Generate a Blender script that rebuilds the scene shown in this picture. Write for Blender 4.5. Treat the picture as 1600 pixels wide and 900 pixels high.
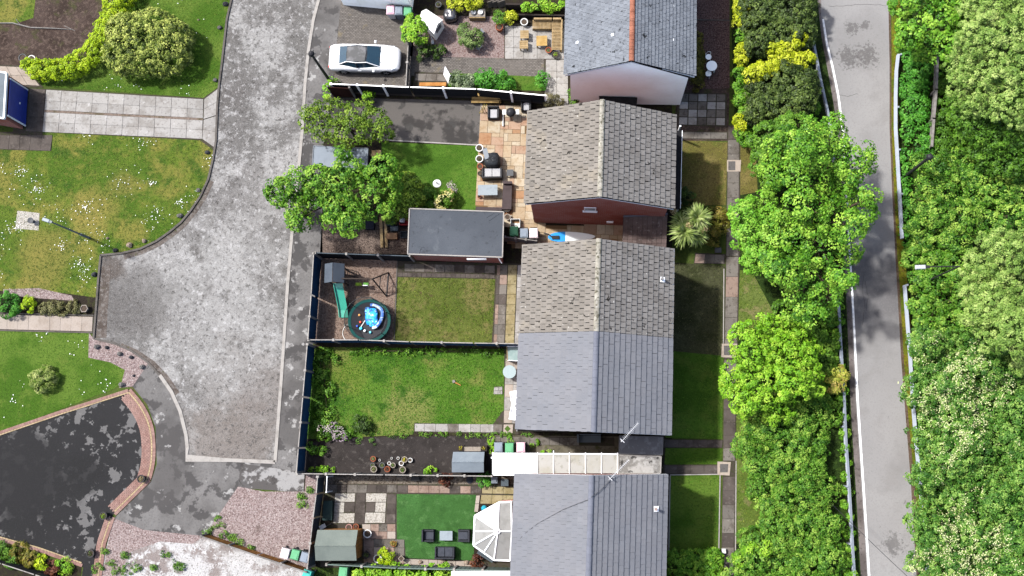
import bpy, bmesh, math, random
import numpy as np
from mathutils import Vector, Matrix
random.seed(7); RNG = np.random.default_rng(7)
for o in list(bpy.data.objects): bpy.data.objects.remove(o)
SC = bpy.context.scene; COL = SC.collection
R = math.radians

# ------------------------------------------------------------ camera (drone at 63 m, tilted a little off straight down)
H = 63.0; F = 1575.0; NAD = (900.0, 690.0)          # focal length and nadir in pixels of the 1600x900 photograph
dn = Vector((NAD[0]-800, -(NAD[1]-450), -F)).normalized()
zc = -dn; xc = (Vector((1, 0, 0)) - zc*zc.x).normalized(); yc = zc.cross(xc)
MW = Matrix((xc, yc, zc))                            # camera space -> world
camd = bpy.data.cameras.new('camera'); cam = bpy.data.objects.new('camera', camd); COL.objects.link(cam)
camd.sensor_width = 36; camd.lens = 36*F/1600; camd.clip_end = 2000; camd.clip_start = 0.5
cam.matrix_world = Matrix.Translation((0, 0, H)) @ MW.to_4x4()
SC.camera = cam
SC.render.resolution_x = 1024; SC.render.resolution_y = 576
# ------------------------------------------------------------ sky, sun, exposure
SUN_EL = 56.0; TRAVEL = Vector((0.91, -0.41))        # the way shadows fall on the ground
W = bpy.data.worlds.new('World'); SC.world = W; W.use_nodes = True
nt = W.node_tree; nt.nodes.clear()
sky = nt.nodes.new('ShaderNodeTexSky'); sky.sky_type = 'NISHITA'; sky.sun_disc = False
az = math.atan2(-TRAVEL.x, -TRAVEL.y)                # compass bearing of the sun (from +Y, clockwise)
sky.sun_elevation = R(SUN_EL); sky.sun_rotation = az; sky.dust_density = 3.0; sky.air_density = 0.8; sky.ozone_density = 0.4
bg = nt.nodes.new('ShaderNodeBackground'); bg.inputs[1].default_value = 0.15
wo = nt.nodes.new('ShaderNodeOutputWorld'); nt.links.new(sky.outputs[0], bg.inputs[0]); nt.links.new(bg.outputs[0], wo.inputs[0])
sl = bpy.data.lights.new('sun', 'SUN'); sl.energy = 3.6; sl.angle = R(3.0); sl.color = (1, 0.985, 0.965)
sun = bpy.data.objects.new('sun', sl); COL.objects.link(sun)
t = TRAVEL.normalized()*math.cos(R(SUN_EL)); sd = Vector((t.x, t.y, -math.sin(R(SUN_EL))))
sun.rotation_euler = sd.to_track_quat('-Z', 'Y').to_euler(); sun.location = (-20, 10, 60)
SC.view_settings.view_transform = 'Standard'; SC.view_settings.look = 'None'
SC.view_settings.exposure = 1.92; SC.view_settings.gamma = 1.0; SC.view_settings.use_curve_mapping = False

# ------------------------------------------------------------ helpers
def P(u, v, z=0.0):
    """world point at height z seen at photograph pixel (u, v)"""
    d = MW @ Vector((u-800, -(v-450), -F)); k = (z-H)/d.z
    return Vector((d.x*k, d.y*k, z))
def PP(pts, z=0.0): return [P(u, v, z) for u, v in pts]
def lin(c): c /= 255.0; return c/12.92 if c <= .04045 else ((c+.055)/1.055)**2.4
GAIN = 5.0
def C(r, g, b, k=1.0): return tuple(min(.82, lin(x)/GAIN*k) for x in (r, g, b)) + (1,)
def A(r, g, b): return (r, g, b, 1)

MATS = {}
def mk(name, base, layers=(), rough=.85, bump=None, island=0, objr=0, spec=.06, metal=0, coat=0, sheen=None, brick=None, wave=None, alpha=None, trans=0):
    """procedural material: a base colour, noise-masked colour layers (scale, detail, lo, hi, colour[, amount]), bump (scale, distance)"""
    if name in MATS: return MATS[name]
    m = bpy.data.materials.new(name); m.use_nodes = True; MATS[name] = m
    T = m.node_tree; N = T.nodes; L = T.links; N.clear()
    out = N.new('ShaderNodeOutputMaterial'); b = N.new('ShaderNodeBsdfPrincipled'); L.new(b.outputs[0], out.inputs[0])
    b.inputs['Roughness'].default_value = rough; b.inputs['Specular IOR Level'].default_value = spec
    b.inputs['Metallic'].default_value = metal; b.inputs['Coat Weight'].default_value = coat
    if trans: b.inputs['Transmission Weight'].default_value = trans
    geo = N.new('ShaderNodeNewGeometry'); pos = geo.outputs['Position']
    def noise(scale, det, rgh=.6, off=0.0):
        n = N.new('ShaderNodeTexNoise'); n.inputs['Scale'].default_value = scale; n.inputs['Detail'].default_value = det
        n.inputs['Roughness'].default_value = rgh
        mp = N.new('ShaderNodeVectorMath'); mp.operation = 'ADD'; mp.inputs[1].default_value = (off, off*1.7, off*.3)
        L.new(pos, mp.inputs[0]); L.new(mp.outputs[0], n.inputs['Vector']); return n.outputs['Fac']
    def mix(fac, a, c, mode='MIX'):
        x = N.new('ShaderNodeMix'); x.data_type = 'RGBA'; x.blend_type = mode
        for s, val in ((x.inputs[0], fac), (x.inputs[6], a), (x.inputs[7], c)):
            if hasattr(val, 'is_linked'): L.new(val, s)
            else: s.default_value = val
        return x.outputs[2]
    col = base
    if brick:     # (scale_vec, colour2, mortar, width, height)
        bt = N.new('ShaderNodeTexBrick'); sep = N.new('ShaderNodeSeparateXYZ'); L.new(pos, sep.inputs[0])
        ax = brick.get('axes', 'xy'); cmb = N.new('ShaderNodeCombineXYZ')
        if ax == 'wall':
            ad = N.new('ShaderNodeMath'); ad.operation = 'ADD'; L.new(sep.outputs[0], ad.inputs[0]); L.new(sep.outputs[1], ad.inputs[1])
            L.new(ad.outputs[0], cmb.inputs[0]); L.new(sep.outputs[2], cmb.inputs[1])
        else:
            L.new(sep.outputs[0], cmb.inputs[0]); L.new(sep.outputs[1], cmb.inputs[1])
        L.new(cmb.outputs[0], bt.inputs['Vector'])
        bt.inputs['Color1'].default_value = base; bt.inputs['Color2'].default_value = brick['c2']; bt.inputs['Mortar'].default_value = brick['m']
        bt.inputs['Scale'].default_value = 1; bt.inputs['Brick Width'].default_value = brick['w']; bt.inputs['Row Height'].default_value = brick['h']
        bt.inputs['Mortar Size'].default_value = brick.get('ms', .012); bt.inputs['Bias'].default_value = 0
        col = bt.outputs['Color']
    for i, ly in enumerate(layers):
        if ly[0] == 'spot':      # a stain or painted shade with its own place: ('spot', u, v, radius, colour, amount, raggedness)
            q = P(ly[1], ly[2]); dv = N.new('ShaderNodeVectorMath'); dv.operation = 'DISTANCE'; dv.inputs[1].default_value = (q.x, q.y, .01); L.new(pos, dv.inputs[0])
            nz = noise(ly[7] if len(ly) > 7 else .55, 10, .7, i*5.3); ma = N.new('ShaderNodeMath'); ma.operation = 'MULTIPLY_ADD'; ma.inputs[1].default_value = -ly[6]*ly[3]*2; L.new(nz, ma.inputs[0])
            ad = N.new('ShaderNodeMath'); ad.operation = 'ADD'; ad.inputs[1].default_value = ly[6]*ly[3]; L.new(ma.outputs[0], ad.inputs[0]); L.new(dv.outputs['Value'], ma.inputs[2])
            mr = N.new('ShaderNodeMapRange'); mr.interpolation_type = 'SMOOTHSTEP'; mr.inputs[1].default_value = ly[3]; mr.inputs[2].default_value = ly[3]*.45; mr.inputs[3].default_value = 0; mr.inputs[4].default_value = ly[5]; L.new(ad.outputs[0], mr.inputs[0])
            col = mix(mr.outputs[0], col, ly[4]); continue
        sc_, det, lo, hi, c = ly[:5]; amt = ly[5] if len(ly) > 5 else 1.0
        f = noise(sc_, det, ly[6] if len(ly) > 6 else .62, 3.1*i+len(name))
        mr = N.new('ShaderNodeMapRange'); mr.inputs[1].default_value = lo; mr.inputs[2].default_value = hi
        mr.inputs[3].default_value = 0; mr.inputs[4].default_value = amt; L.new(f, mr.inputs[0])
        col = mix(mr.outputs[0], col, c)
    for amt, src in ((island, geo.outputs['Random Per Island']), (objr, None)):
        if amt:
            if src is None:
                oi = N.new('ShaderNodeObjectInfo'); src = oi.outputs['Random']
            mr = N.new('ShaderNodeMapRange'); mr.inputs[3].default_value = 1-amt; mr.inputs[4].default_value = 1+amt; L.new(src, mr.inputs[0])
            hs = N.new('ShaderNodeHueSaturation'); L.new(mr.outputs[0], hs.inputs['Value'])
            if hasattr(col, 'is_linked'): L.new(col, hs.inputs['Color'])
            else: hs.inputs['Color'].default_value = col
            col = hs.outputs['Color']
    if hasattr(col, 'is_linked'): L.new(col, b.inputs['Base Color'])
    else: b.inputs['Base Color'].default_value = col
    if bump:
        f = noise(bump[0], 5); bp = N.new('ShaderNodeBump'); bp.inputs['Strength'].default_value = 1; bp.inputs['Distance'].default_value = bump[1]
        L.new(f, bp.inputs['Height']); L.new(bp.outputs[0], b.inputs['Normal'])
    if alpha is not None: b.inputs['Alpha'].default_value = alpha
    return m

def leafmat(name, dark, mid, light, trans=.3):
    if name in MATS: return MATS[name]
    m = bpy.data.materials.new(name); m.use_nodes = True; MATS[name] = m
    T = m.node_tree; N = T.nodes; L = T.links; N.clear()
    out = N.new('ShaderNodeOutputMaterial'); b = N.new('ShaderNodeBsdfPrincipled'); tr = N.new('ShaderNodeBsdfTranslucent'); mx = N.new('ShaderNodeMixShader')
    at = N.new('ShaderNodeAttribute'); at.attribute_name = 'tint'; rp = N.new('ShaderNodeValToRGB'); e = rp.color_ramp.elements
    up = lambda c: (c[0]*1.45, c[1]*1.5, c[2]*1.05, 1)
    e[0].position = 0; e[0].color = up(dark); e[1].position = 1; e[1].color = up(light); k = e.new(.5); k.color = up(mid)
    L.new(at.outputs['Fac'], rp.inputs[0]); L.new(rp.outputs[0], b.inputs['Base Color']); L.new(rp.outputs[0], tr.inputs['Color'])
    b.inputs['Roughness'].default_value = .55; b.inputs['Specular IOR Level'].default_value = .12
    mx.inputs[0].default_value = trans*.6; L.new(b.outputs[0], mx.inputs[1]); L.new(tr.outputs[0], mx.inputs[2]); L.new(mx.outputs[0], out.inputs[0])
    return m

def tag(o, label=None, cat=None, group=None, kind=None):
    if label: o['label'] = label
    if cat: o['category'] = cat
    if group: o['group'] = group
    if kind: o['kind'] = kind
    return o
def thing(name, label, cat, loc, rz=0.0, group=None):
    o = bpy.data.objects.new(name, None); COL.objects.link(o); o.location = loc; o.rotation_euler = (0, 0, rz)
    o.empty_display_size = .2
    return tag(o, label, cat, group)
def origin(o):
    v = Vector((0, 0, 0))
    while o: v += o.location; o = o.parent
    return v
def copytree(o, parent=None):
    c = o.copy(); COL.objects.link(c); c.parent = parent
    for ch in list(o.children): copytree(ch, c)
    return c

class MB:
    """collects shapes, then build() links them as ONE mesh object"""
    def __init__(s): s.v = []; s.f = []; s.mi = []; s.cur = 0
    def add(s, vs, fs):
        b = len(s.v); s.v += [tuple(x) for x in vs]
        for f in fs: s.f.append([i+b for i in f]); s.mi.append(s.cur)
    def hexa(s, p):   # 4 bottom, 4 top, both counter-clockwise from above
        s.add(p, [(3, 2, 1, 0), (4, 5, 6, 7), (0, 1, 5, 4), (1, 2, 6, 5), (2, 3, 7, 6), (3, 0, 4, 7)]); return s
    def box(s, c, d, rz=0.0, rx=0.0, ry=0.0, taper=1.0):
        M = Matrix.Rotation(rz, 3, 'Z') @ Matrix.Rotation(ry, 3, 'Y') @ Matrix.Rotation(rx, 3, 'X'); c = Vector(c); p = []
        for z, k in ((-.5, 1.0), (.5, taper)):
            for x, y in ((-.5, -.5), (.5, -.5), (.5, .5), (-.5, .5)): p.append(c + M @ Vector((x*d[0]*k, y*d[1]*k, z*d[2])))
        return s.hexa(p)
    def prism(s, top, z0):
        """polygon (any winding, world points) pulled down to height z0"""
        n = len(top); ar = sum(top[i].x*top[(i+1) % n].y-top[(i+1) % n].x*top[i].y for i in range(n))
        if ar < 0: top = top[::-1]
        vs = list(top)+[Vector((q.x, q.y, z0)) for q in top]
        s.add(vs, [list(range(n)), list(range(2*n-1, n-1, -1))]+[(i, i+n, (i+1) % n+n, (i+1) % n) for i in range(n)]); return s
    def sheet(s, pts):
        n = len(pts); ar = sum(pts[i].x*pts[(i+1) % n].y-pts[(i+1) % n].x*pts[i].y for i in range(n))
        s.add(pts if ar > 0 else pts[::-1], [list(range(n))]); return s
    def tube(s, pts, r, n=8, cap=True):
        pts = [Vector(q) for q in pts]; rr = r if isinstance(r, (list, tuple)) else [r]*len(pts); vs = []; fs = []
        for i, q in enumerate(pts):
            a = pts[max(i-1, 0)]; b = pts[min(i+1, len(pts)-1)]; d = (b-a).normalized()
            up = Vector((0, 0, 1)) if abs(d.z) < .9 else Vector((1, 0, 0)); x = d.cross(up).normalized(); y = d.cross(x)
            for k in range(n):
                an = 2*math.pi*k/n; vs.append(q+(x*math.cos(an)+y*math.sin(an))*rr[i])
        for i in range(len(pts)-1):
            for k in range(n): fs.append((i*n+k, i*n+(k+1) % n, (i+1)*n+(k+1) % n, (i+1)*n+k))
        if cap: fs += [list(range(n))[::-1], [(len(pts)-1)*n+k for k in range(n)]]
        s.add(vs, fs); return s
    def lathe(s, c, prof, n=16, sx=1.0, sy=1.0):
        c = Vector(c); vs = []; fs = []
        for r, z in prof:
            for k in range(n):
                an = 2*math.pi*k/n; vs.append(c+Vector((r*sx*math.cos(an), r*sy*math.sin(an), z)))
        for i in range(len(prof)-1):
            for k in range(n): fs.append((i*n+k, i*n+(k+1) % n, (i+1)*n+(k+1) % n, (i+1)*n+k))
        fs += [[k for k in range(n)][::-1], [(len(prof)-1)*n+k for k in range(n)]]
        s.add(vs, fs); return s
    def strip(s, pts, wid, z0, z1):
        """a bar of width wid along a polyline, from z0 to z1"""
        pts = [Vector((q[0], q[1], 0)) for q in pts]; Ls = []; Rs = []
        for i, q in enumerate(pts):
            a = pts[max(i-1, 0)]; b = pts[min(i+1, len(pts)-1)]; d = (b-a).normalized(); nn = Vector((-d.y, d.x, 0))
            if 0 < i < len(pts)-1:
                d1 = (q-a).normalized(); cs = max(.5, Vector((-d1.y, d1.x, 0)).dot(nn))
            else: cs = 1
            Ls.append(q+nn*wid/2/cs); Rs.append(q-nn*wid/2/cs)
        vs = []; fs = []
        for l, r_ in zip(Ls, Rs): vs += [(r_.x, r_.y, z0), (l.x, l.y, z0), (l.x, l.y, z1), (r_.x, r_.y, z1)]
        for i in range(len(pts)-1):
            a = 4*i; b = a+4
            fs += [(a+3, b+3, b+2, a+2), (a, b, b+3, a+3), (a+2, b+2, b+1, a+1), (a+1, b+1, b, a)]
        e = 4*(len(pts)-1); fs += [(0, 3, 2, 1), (e, e+1, e+2, e+3)]
        s.add(vs, fs); return s
    def build(s, name, mats, parent=None, world=True, smooth=False, bevel=0):
        me = bpy.data.meshes.new(name); off = origin(parent) if (parent and world) else Vector((0, 0, 0))
        me.from_pydata([(q[0]-off.x, q[1]-off.y, q[2]-off.z) for q in s.v], [], s.f)
        for m in (mats if isinstance(mats, (list, tuple)) else [mats]): me.materials.append(m)
        if max(s.mi, default=0): me.polygons.foreach_set('material_index', s.mi)
        if smooth: me.polygons.foreach_set('use_smooth', [True]*len(me.polygons))
        me.update(); o = bpy.data.objects.new(name, me); COL.objects.link(o)
        if parent: o.parent = parent
        if bevel:
            bv = o.modifiers.new('b', 'BEVEL'); bv.width = bevel; bv.segments = 2; bv.limit_method = 'ANGLE'
        return o
def solo(o, base=None):
    """move a mesh built in world space so that its origin sits at its base"""
    n = len(o.data.vertices); a = np.empty(n*3); o.data.vertices.foreach_get('co', a); a = a.reshape(-1, 3)
    c = Vector(((a[:, 0].min()+a[:, 0].max())/2, (a[:, 1].min()+a[:, 1].max())/2, a[:, 2].min()))
    a -= np.array(c); o.data.vertices.foreach_set('co', a.ravel()); o.data.update(); o.location = c; return o

def inpoly(x, y, poly):
    ins = np.zeros(len(x), bool); n = len(poly)
    for i in range(n):
        x1, y1 = poly[i][0], poly[i][1]; x2, y2 = poly[(i+1) % n][0], poly[(i+1) % n][1]
        c = ((y1 > y) != (y2 > y)); ins ^= c & (x < (x2-x1)*(y-y1)/((y2-y1) if y2 != y1 else 1e-9)+x1)
    return ins
def npmesh(name, verts, k, mats, parent=None, tint=None, off=None):
    """mesh of n separate k-gons from an (n*k, 3) array"""
    n = len(verts)//k; me = bpy.data.meshes.new(name)
    if off is not None: verts = verts-np.array(off)
    me.vertices.add(n*k); me.vertices.foreach_set('co', verts.astype(np.float32).ravel())
    me.loops.add(n*k); me.loops.foreach_set('vertex_index', np.arange(n*k, dtype=np.int32))
    me.polygons.add(n); me.polygons.foreach_set('loop_start', np.arange(0, n*k, k, dtype=np.int32))
    if tint is not None:
        at = me.attributes.new('tint', 'FLOAT', 'POINT'); at.data.foreach_set('value', np.repeat(tint, k).astype(np.float32))
    for m in (mats if isinstance(mats, (list, tuple)) else [mats]): me.materials.append(m)
    me.update(calc_edges=True); me.validate()
    o = bpy.data.objects.new(name, me); COL.objects.link(o)
    if parent: o.parent = parent
    return o
# ============================================================ THE SETTING: ground, road, lane, drives, lawns, paths
def ground(name, px, z, mat, label=None):
    o = MB().sheet([P(u, v, z) for u, v in px]).build(name, mat)
    return tag(o, kind='structure', label=label)
m_earth = mk('earth', C(96, 116, 48), [(0.5, 6, .45, .6, C(84, 104, 40)), (1.2, 6, .55, .66, C(112, 104, 62), .7), (6, 4, .5, .7, C(60, 76, 30), .7)], bump=(8, .04))
m_soil = mk('soil', C(98, 82, 74), [(.7, 6, .42, .62, C(72, 58, 50)), (5, 5, .5, .62, C(130, 112, 100), .7), (1.1, 4, .55, .65, C(88, 92, 50), .7), (16, 3, .55, .7, C(50, 40, 36), .8)], bump=(9, .04))
m_darksoil = mk('dark_soil', C(62, 54, 44), [(3, 5, .5, .6, C(80, 84, 44), .6), (14, 3, .5, .7, C(38, 32, 26), .8)], bump=(9, .04))
m_road = mk('worn_concrete', C(136, 133, 129), [(.11, 3, .46, .58, C(150, 147, 143)), ('spot', 345, 455, 6.2, C(184, 182, 178), .85, .9), ('spot', 385, 585, 4.0, C(182, 178, 173), .7, .9), ('spot', 420, 300, 3.4, C(174, 171, 167), .6, .9), ('spot', 215, 425, 2.6, C(206, 204, 200), .6, 1.0),
    (.26, 13, .50, .57, C(200, 198, 194), .8, .74), (.2, 8, .56, .64, C(120, 116, 112), .7, .7), (.9, 12, .54, .62, C(216, 214, 211), .7, .78), (.7, 10, .55, .65, C(108, 104, 100), .75, .74), (2.6, 10, .54, .61, C(232, 230, 227), .75, .78),
    ('spot', 205, 480, 3.6, C(128, 125, 121), .8, .8), ('spot', 360, 690, 3.8, C(150, 140, 132), .8, .8), ('spot', 440, 620, 3.0, C(150, 141, 134), .6, .8), ('spot', 175, 415, 1.2, C(96, 84, 74), .8, .8), (4.0, 8, .54, .61, C(92, 89, 85), .8, .76), (9, 6, .52, .62, C(100, 97, 94), .4), (14, 4, .55, .7, C(240, 238, 235), .35)], bump=(16, .02))
m_path_tar = mk('footway_tarmac', C(140, 137, 134), [(.35, 5, .42, .6, C(158, 155, 152), .9), (.9, 8, .52, .555, C(84, 82, 81), .8), (.25, 3, .5, .62, C(104, 101, 99), .7), (1.2, 8, .60, .64, C(214, 212, 208), .85), (9, 5, .5, .68, C(104, 101, 98), .5)], bump=(25, .01))
m_black_tar = mk('sealed_black_tarmac', C(36, 36, 38), [(.2, 3, .42, .58, C(44, 44, 46)), (.75, 7, .562, .57, C(138, 136, 134), .85), (2.2, 6, .635, .645, C(150, 148, 146), .85), ('spot', 40, 750, 4.4, C(32, 32, 34), .95, .55), ('spot', 130, 740, 1.6, C(30, 30, 32), .9, .6), (14, 4, .5, .75, C(78, 78, 82), .4)], bump=(30, .006), rough=.65)
m_grey_tar = mk('wet_grey_tarmac', C(128, 123, 118), [(.45, 5, .50, .56, C(82, 79, 76)), (1.5, 6, .56, .6, C(92, 90, 87), .8), (26, 3, .55, .75, C(88, 86, 84), .5)], bump=(26, .008))
m_dark_tar = mk('old_dark_tarmac', C(74, 68, 65), [(.7, 5, .45, .6, C(60, 55, 52)), (4, 5, .58, .64, C(112, 106, 100), .6), (25, 3, .6, .75, C(120, 115, 110), .5)], bump=(24, .012))
m_lane = mk('lane_tarmac', C(184, 182, 180), [(.12, 3, .4, .6, C(196, 194, 191)), (.22, 5, .54, .66, C(164, 161, 158), .75), (.7, 6, .55, .66, C(178, 175, 172), .7), (1.6, 12, .62, .66, C(96, 92, 90), .7, .8), ('spot', 1362, 452, 3.4, C(118, 115, 116), .75, .5), ('spot', 1358, 60, 2.6, C(172, 170, 168), .6, .6), ('spot', 1326, 90, .8, C(112, 109, 107), .75, 2.2, 5), ('spot', 1354, 86, .8, C(112, 109, 107), .75, 2.2, 5), ('spot', 1330, 45, .5, C(112, 109, 107), .7, 2.2, 5), ('spot', 1352, 40, .4, C(112, 109, 107), .7, 2.2, 5), ('spot', 1395, 850, .7, C(120, 117, 115), .7, 2.2, 5), (9, 5, .5, .7, C(168, 165, 162), .6), (30, 3, .5, .8, C(158, 155, 152), .6)], bump=(28, .008))  # large dark spot beside the maple: damp, with the tree's shade painted in
m_margin = mk('lane_margin', C(158, 148, 143), [(.5, 5, .45, .6, C(122, 113, 108)), (4, 5, .55, .62, C(92, 84, 80), .7), (24, 3, .5, .75, C(108, 101, 96), .5)], bump=(22, .015))
m_dirt_edge = mk('road_edge_dirt', C(120, 98, 82), [(2, 6, .45, .6, C(96, 84, 58)), (10, 4, .5, .65, C(150, 132, 118), .6)], bump=(14, .02))
m_white = mk('white_paint', A(.42, .42, .41), [(5, 8, .5, .66, A(.2, .195, .19), .8)], rough=.7)
m_kerb = mk('kerb_concrete', C(214, 208, 200), [(2, 6, .5, .65, C(180, 174, 166), .7), (18, 3, .5, .75, C(170, 165, 158), .4)], bump=(20, .008))
m_kerbdark = mk('kerb_dark', C(126, 120, 114), [(2, 6, .5, .65, C(96, 92, 86), .8), (18, 3, .5, .75, C(150, 146, 140), .4)], bump=(20, .008))
m_pinkgravel = mk('pink_gravel', C(190, 170, 166), [(.5, 4, .45, .6, C(176, 152, 148), .7), (9, 4, .48, .56, C(140, 118, 114), .9), (13, 3, .52, .62, C(226, 212, 206), .85), (.8, 5, .62, .7, C(120, 104, 96), .6)], bump=(11, .05))
m_playgravel = mk('tan_gravel', C(172, 148, 132), [(.5, 4, .5, .6, C(150, 126, 112), .7), (9, 4, .48, .56, C(118, 96, 84), .8), (13, 3, .55, .65, C(204, 184, 170), .8)], bump=(11, .05))
m_browngravel = mk('brown_gravel', C(132, 104, 98), [(.6, 4, .45, .6, C(112, 86, 80), .8), (9, 4, .48, .56, C(84, 64, 60), .9), (13, 3, .54, .65, C(176, 150, 142), .8)], bump=(11, .05))
m_drivegravel = mk('drive_gravel', C(150, 132, 120), [(.6, 4, .45, .6, C(120, 104, 94), .8), (9, 4, .48, .56, C(92, 78, 70), .9), (13, 3, .54, .65, C(182, 164, 150), .7)], bump=(11, .05))
m_whitegravel = mk('white_pebbles', C(238, 236, 233), [(.5, 8, .48, .56, C(168, 154, 148), .9), (3, 6, .52, .6, C(252, 250, 248)), (9, 5, .55, .62, C(150, 140, 134), .8)], bump=(10, .06))
m_creamgravel = mk('cream_chippings', C(232, 226, 214), [(8, 4, .5, .58, C(196, 188, 174), .9), (15, 3, .57, .64, C(120, 112, 102), .8)], bump=(11, .04))
m_lawn = mk('lawn_turf', C(116, 140, 46), [(.28, 4, .42, .56, C(88, 124, 32)), (.4, 6, .48, .6, C(164, 156, 76), .85), (.9, 6, .54, .64, C(64, 106, 26), .85), ('spot', 145, 330, 2.0, C(176, 160, 84), .7, .7), ('spot', 70, 405, 2.6, C(166, 154, 80), .7, .7), ('spot', 190, 290, 1.2, C(160, 150, 78), .6, .7), (2.4, 6, .56, .68, C(150, 150, 72), .6), (7, 5, .5, .65, C(62, 84, 24), .8), (11, 3, .55, .7, C(160, 170, 84), .5)], bump=(12, .05))
m_lawn_tired = mk('tired_turf', C(122, 134, 62), [(.5, 5, .45, .6, C(98, 116, 44)), (.9, 5, .5, .6, C(146, 138, 84), .85), (5, 5, .5, .62, C(80, 88, 36), .85), (1.1, 3, .66, .72, C(110, 92, 66), .9), (12, 3, .55, .7, C(160, 164, 92), .5)], bump=(12, .05))
m_lawn_green = mk('fine_green_turf', C(104, 148, 48), [(.4, 4, .42, .58, C(84, 126, 34)), (.7, 5, .5, .64, C(122, 146, 60), .7), (.9, 5, .55, .65, C(112, 156, 52), .8), (9, 4, .5, .65, C(58, 100, 18), .7)], bump=(13, .04))
m_lawn_front = mk('front_turf', C(116, 148, 54), [(.4, 4, .42, .58, C(84, 124, 30)), (.9, 5, .55, .65, C(126, 150, 60), .7), (8, 4, .5, .65, C(66, 98, 22), .8)], bump=(12, .05))
m_lawn_dry = mk('dry_turf', C(158, 144, 84), [(.6, 4, .42, .58, C(132, 126, 62)), (1.2, 5, .55, .65, C(120, 130, 56), .8), (8, 4, .5, .65, C(108, 96, 56), .8)], bump=(12, .05))
m_lawn_mossy = mk('mossy_turf', C(96, 98, 68), [(.6, 4, .45, .6, C(74, 80, 46)), (2, 5, .55, .65, C(120, 124, 88), .6), (8, 4, .5, .65, C(56, 58, 34), .8)], bump=(12, .05))
m_lawn_long = mk('fresh_turf', C(104, 148, 48), [(.28, 4, .42, .56, C(84, 132, 34)), (.4, 6, .52, .64, C(156, 158, 84), .8), ('spot', 640, 645, 2.0, C(160, 160, 92), .7, .7), ('spot', 545, 590, 1.8, C(134, 150, 60), .6, .7), (.8, 6, .56, .64, C(58, 108, 26), .9), (2.2, 6, .56, .68, C(70, 116, 30), .7), (7, 5, .5, .65, C(60, 90, 24), .8), (11, 3, .55, .7, C(150, 172, 84), .5)], bump=(12, .05))
m_verge = mk('mossy_verge', C(150, 146, 40), [(.6, 5, .45, .6, C(110, 130, 32)), (4, 5, .55, .62, C(130, 100, 50), .8), (10, 4, .5, .65, C(84, 92, 26), .7)], bump=(12, .05))
m_turf = mk('artificial_turf', C(88, 142, 72), [(.5, 4, .42, .58, C(74, 124, 58)), (1.3, 7, .5, .62, C(64, 110, 50), .8), (2.4, 6, .55, .66, C(112, 160, 92), .6), (12, 4, .5, .66, C(62, 104, 48), .7)], bump=(20, .02))
m_wood_floor = mk('woodland_floor', C(52, 76, 26), [(.7, 6, .45, .6, C(38, 52, 20)), (6, 5, .5, .65, C(84, 112, 40), .7)], bump=(9, .08))

g = MB().sheet([Vector((x, y, 0)) for x, y in ((-400, -400), (400, -400), (400, 400), (-400, 400))]).build('ground', m_earth); tag(g, kind='structure')

# --- the concrete turning head with its edging
ROAD_L = [(366, -40), (362, 0), (355, 30), (347, 100), (343, 130), (340, 165), (338, 220), (333, 250), (326, 280), (313, 308), (298, 330), (283, 348), (265, 363), (245, 377), (220, 389), (190, 396), (158, 399)]
ROAD_L2 = [(158, 399), (154, 440), (151, 480), (147, 529)]
ROAD_L3 = [(147, 529), (180, 537), (205, 548), (230, 565), (250, 586), (268, 612), (282, 643), (291, 680), (293, 700), (292, 716)]
ROAD_B = [(292, 716), (360, 719), (430, 722)]
ROAD_R = [(430, 722), (440, 590), (450, 440), (456, 370), (464, 290), (472, 210), (477, 130), (482, 80), (490, 30), (498, 0), (508, -40)]
ground('road', ROAD_L+ROAD_L2[1:]+ROAD_L3[1:]+ROAD_B[1:]+ROAD_R[1:], .008, m_road)
m_roaddirt = mk('gutter_dirt', C(128, 118, 110), [(1.2, 8, .45, .6, C(98, 88, 80), .9), (5, 6, .5, .62, C(160, 154, 148), .7), (2, 6, .62, .68, C(92, 100, 52), .8)], bump=(14, .02))
for px_, w_ in ((ROAD_L[8:-1], .5), ([(156, 412)]+ROAD_L2[1:-1]+[(149, 524)], .8), (ROAD_L3[1:6], .45)):
    tag(MB().strip([P(u+(8 if v > 396 else 3), v+(2 if v < 395 else 4)) for u, v in px_], w_, .005, .012).build('gutter', m_roaddirt), kind='structure')
def kerb(px, w, h, mat, z0=-.05): return tag(MB().strip(PP(px), w, z0, h).build('kerb', mat), kind='structure')
kerb(ROAD_L, .13, .10, m_kerbdark); kerb(ROAD_L2, .13, .10, m_kerbdark); kerb(ROAD_L3[:5], .13, .06, m_kerbdark)
kerb(ROAD_L3[4:]+ROAD_B[1:], .22, .05, m_kerb); kerb(ROAD_R, .2, .05, m_kerb)
# --- footway round the turning head
ground('pavement', [(498, 0), (508, -40), (545, -40), (533, 0), (527, 60), (520, 130), (516, 160), (503, 240), (504, 395), (497, 460), (489, 540), (478, 700), (474, 742), (375, 724), (292, 716), (430, 722), (440, 590), (450, 440), (456, 370), (464, 290), (472, 210), (477, 130), (482, 80), (490, 30)], .012, m_path_tar)
ground('pavement', [(292, 716), (293, 700), (291, 680), (282, 643), (268, 612), (250, 586), (232, 567), (207, 604), (230, 632), (243, 668), (245, 725), (236, 753), (178, 810), (225, 828), (322, 838), (372, 768), (376, 724)], .016, m_path_tar)
ground('pavement', [(376, 724), (476, 738), (474, 770), (372, 762)], .018, mk('patched_tarmac', C(112, 108, 105), [(.8, 6, .5, .54, C(210, 208, 205), .8), (.9, 5, .56, .62, C(84, 80, 78), .8), (25, 3, .55, .75, C(90, 88, 86), .5)], bump=(22, .012)))
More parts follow.
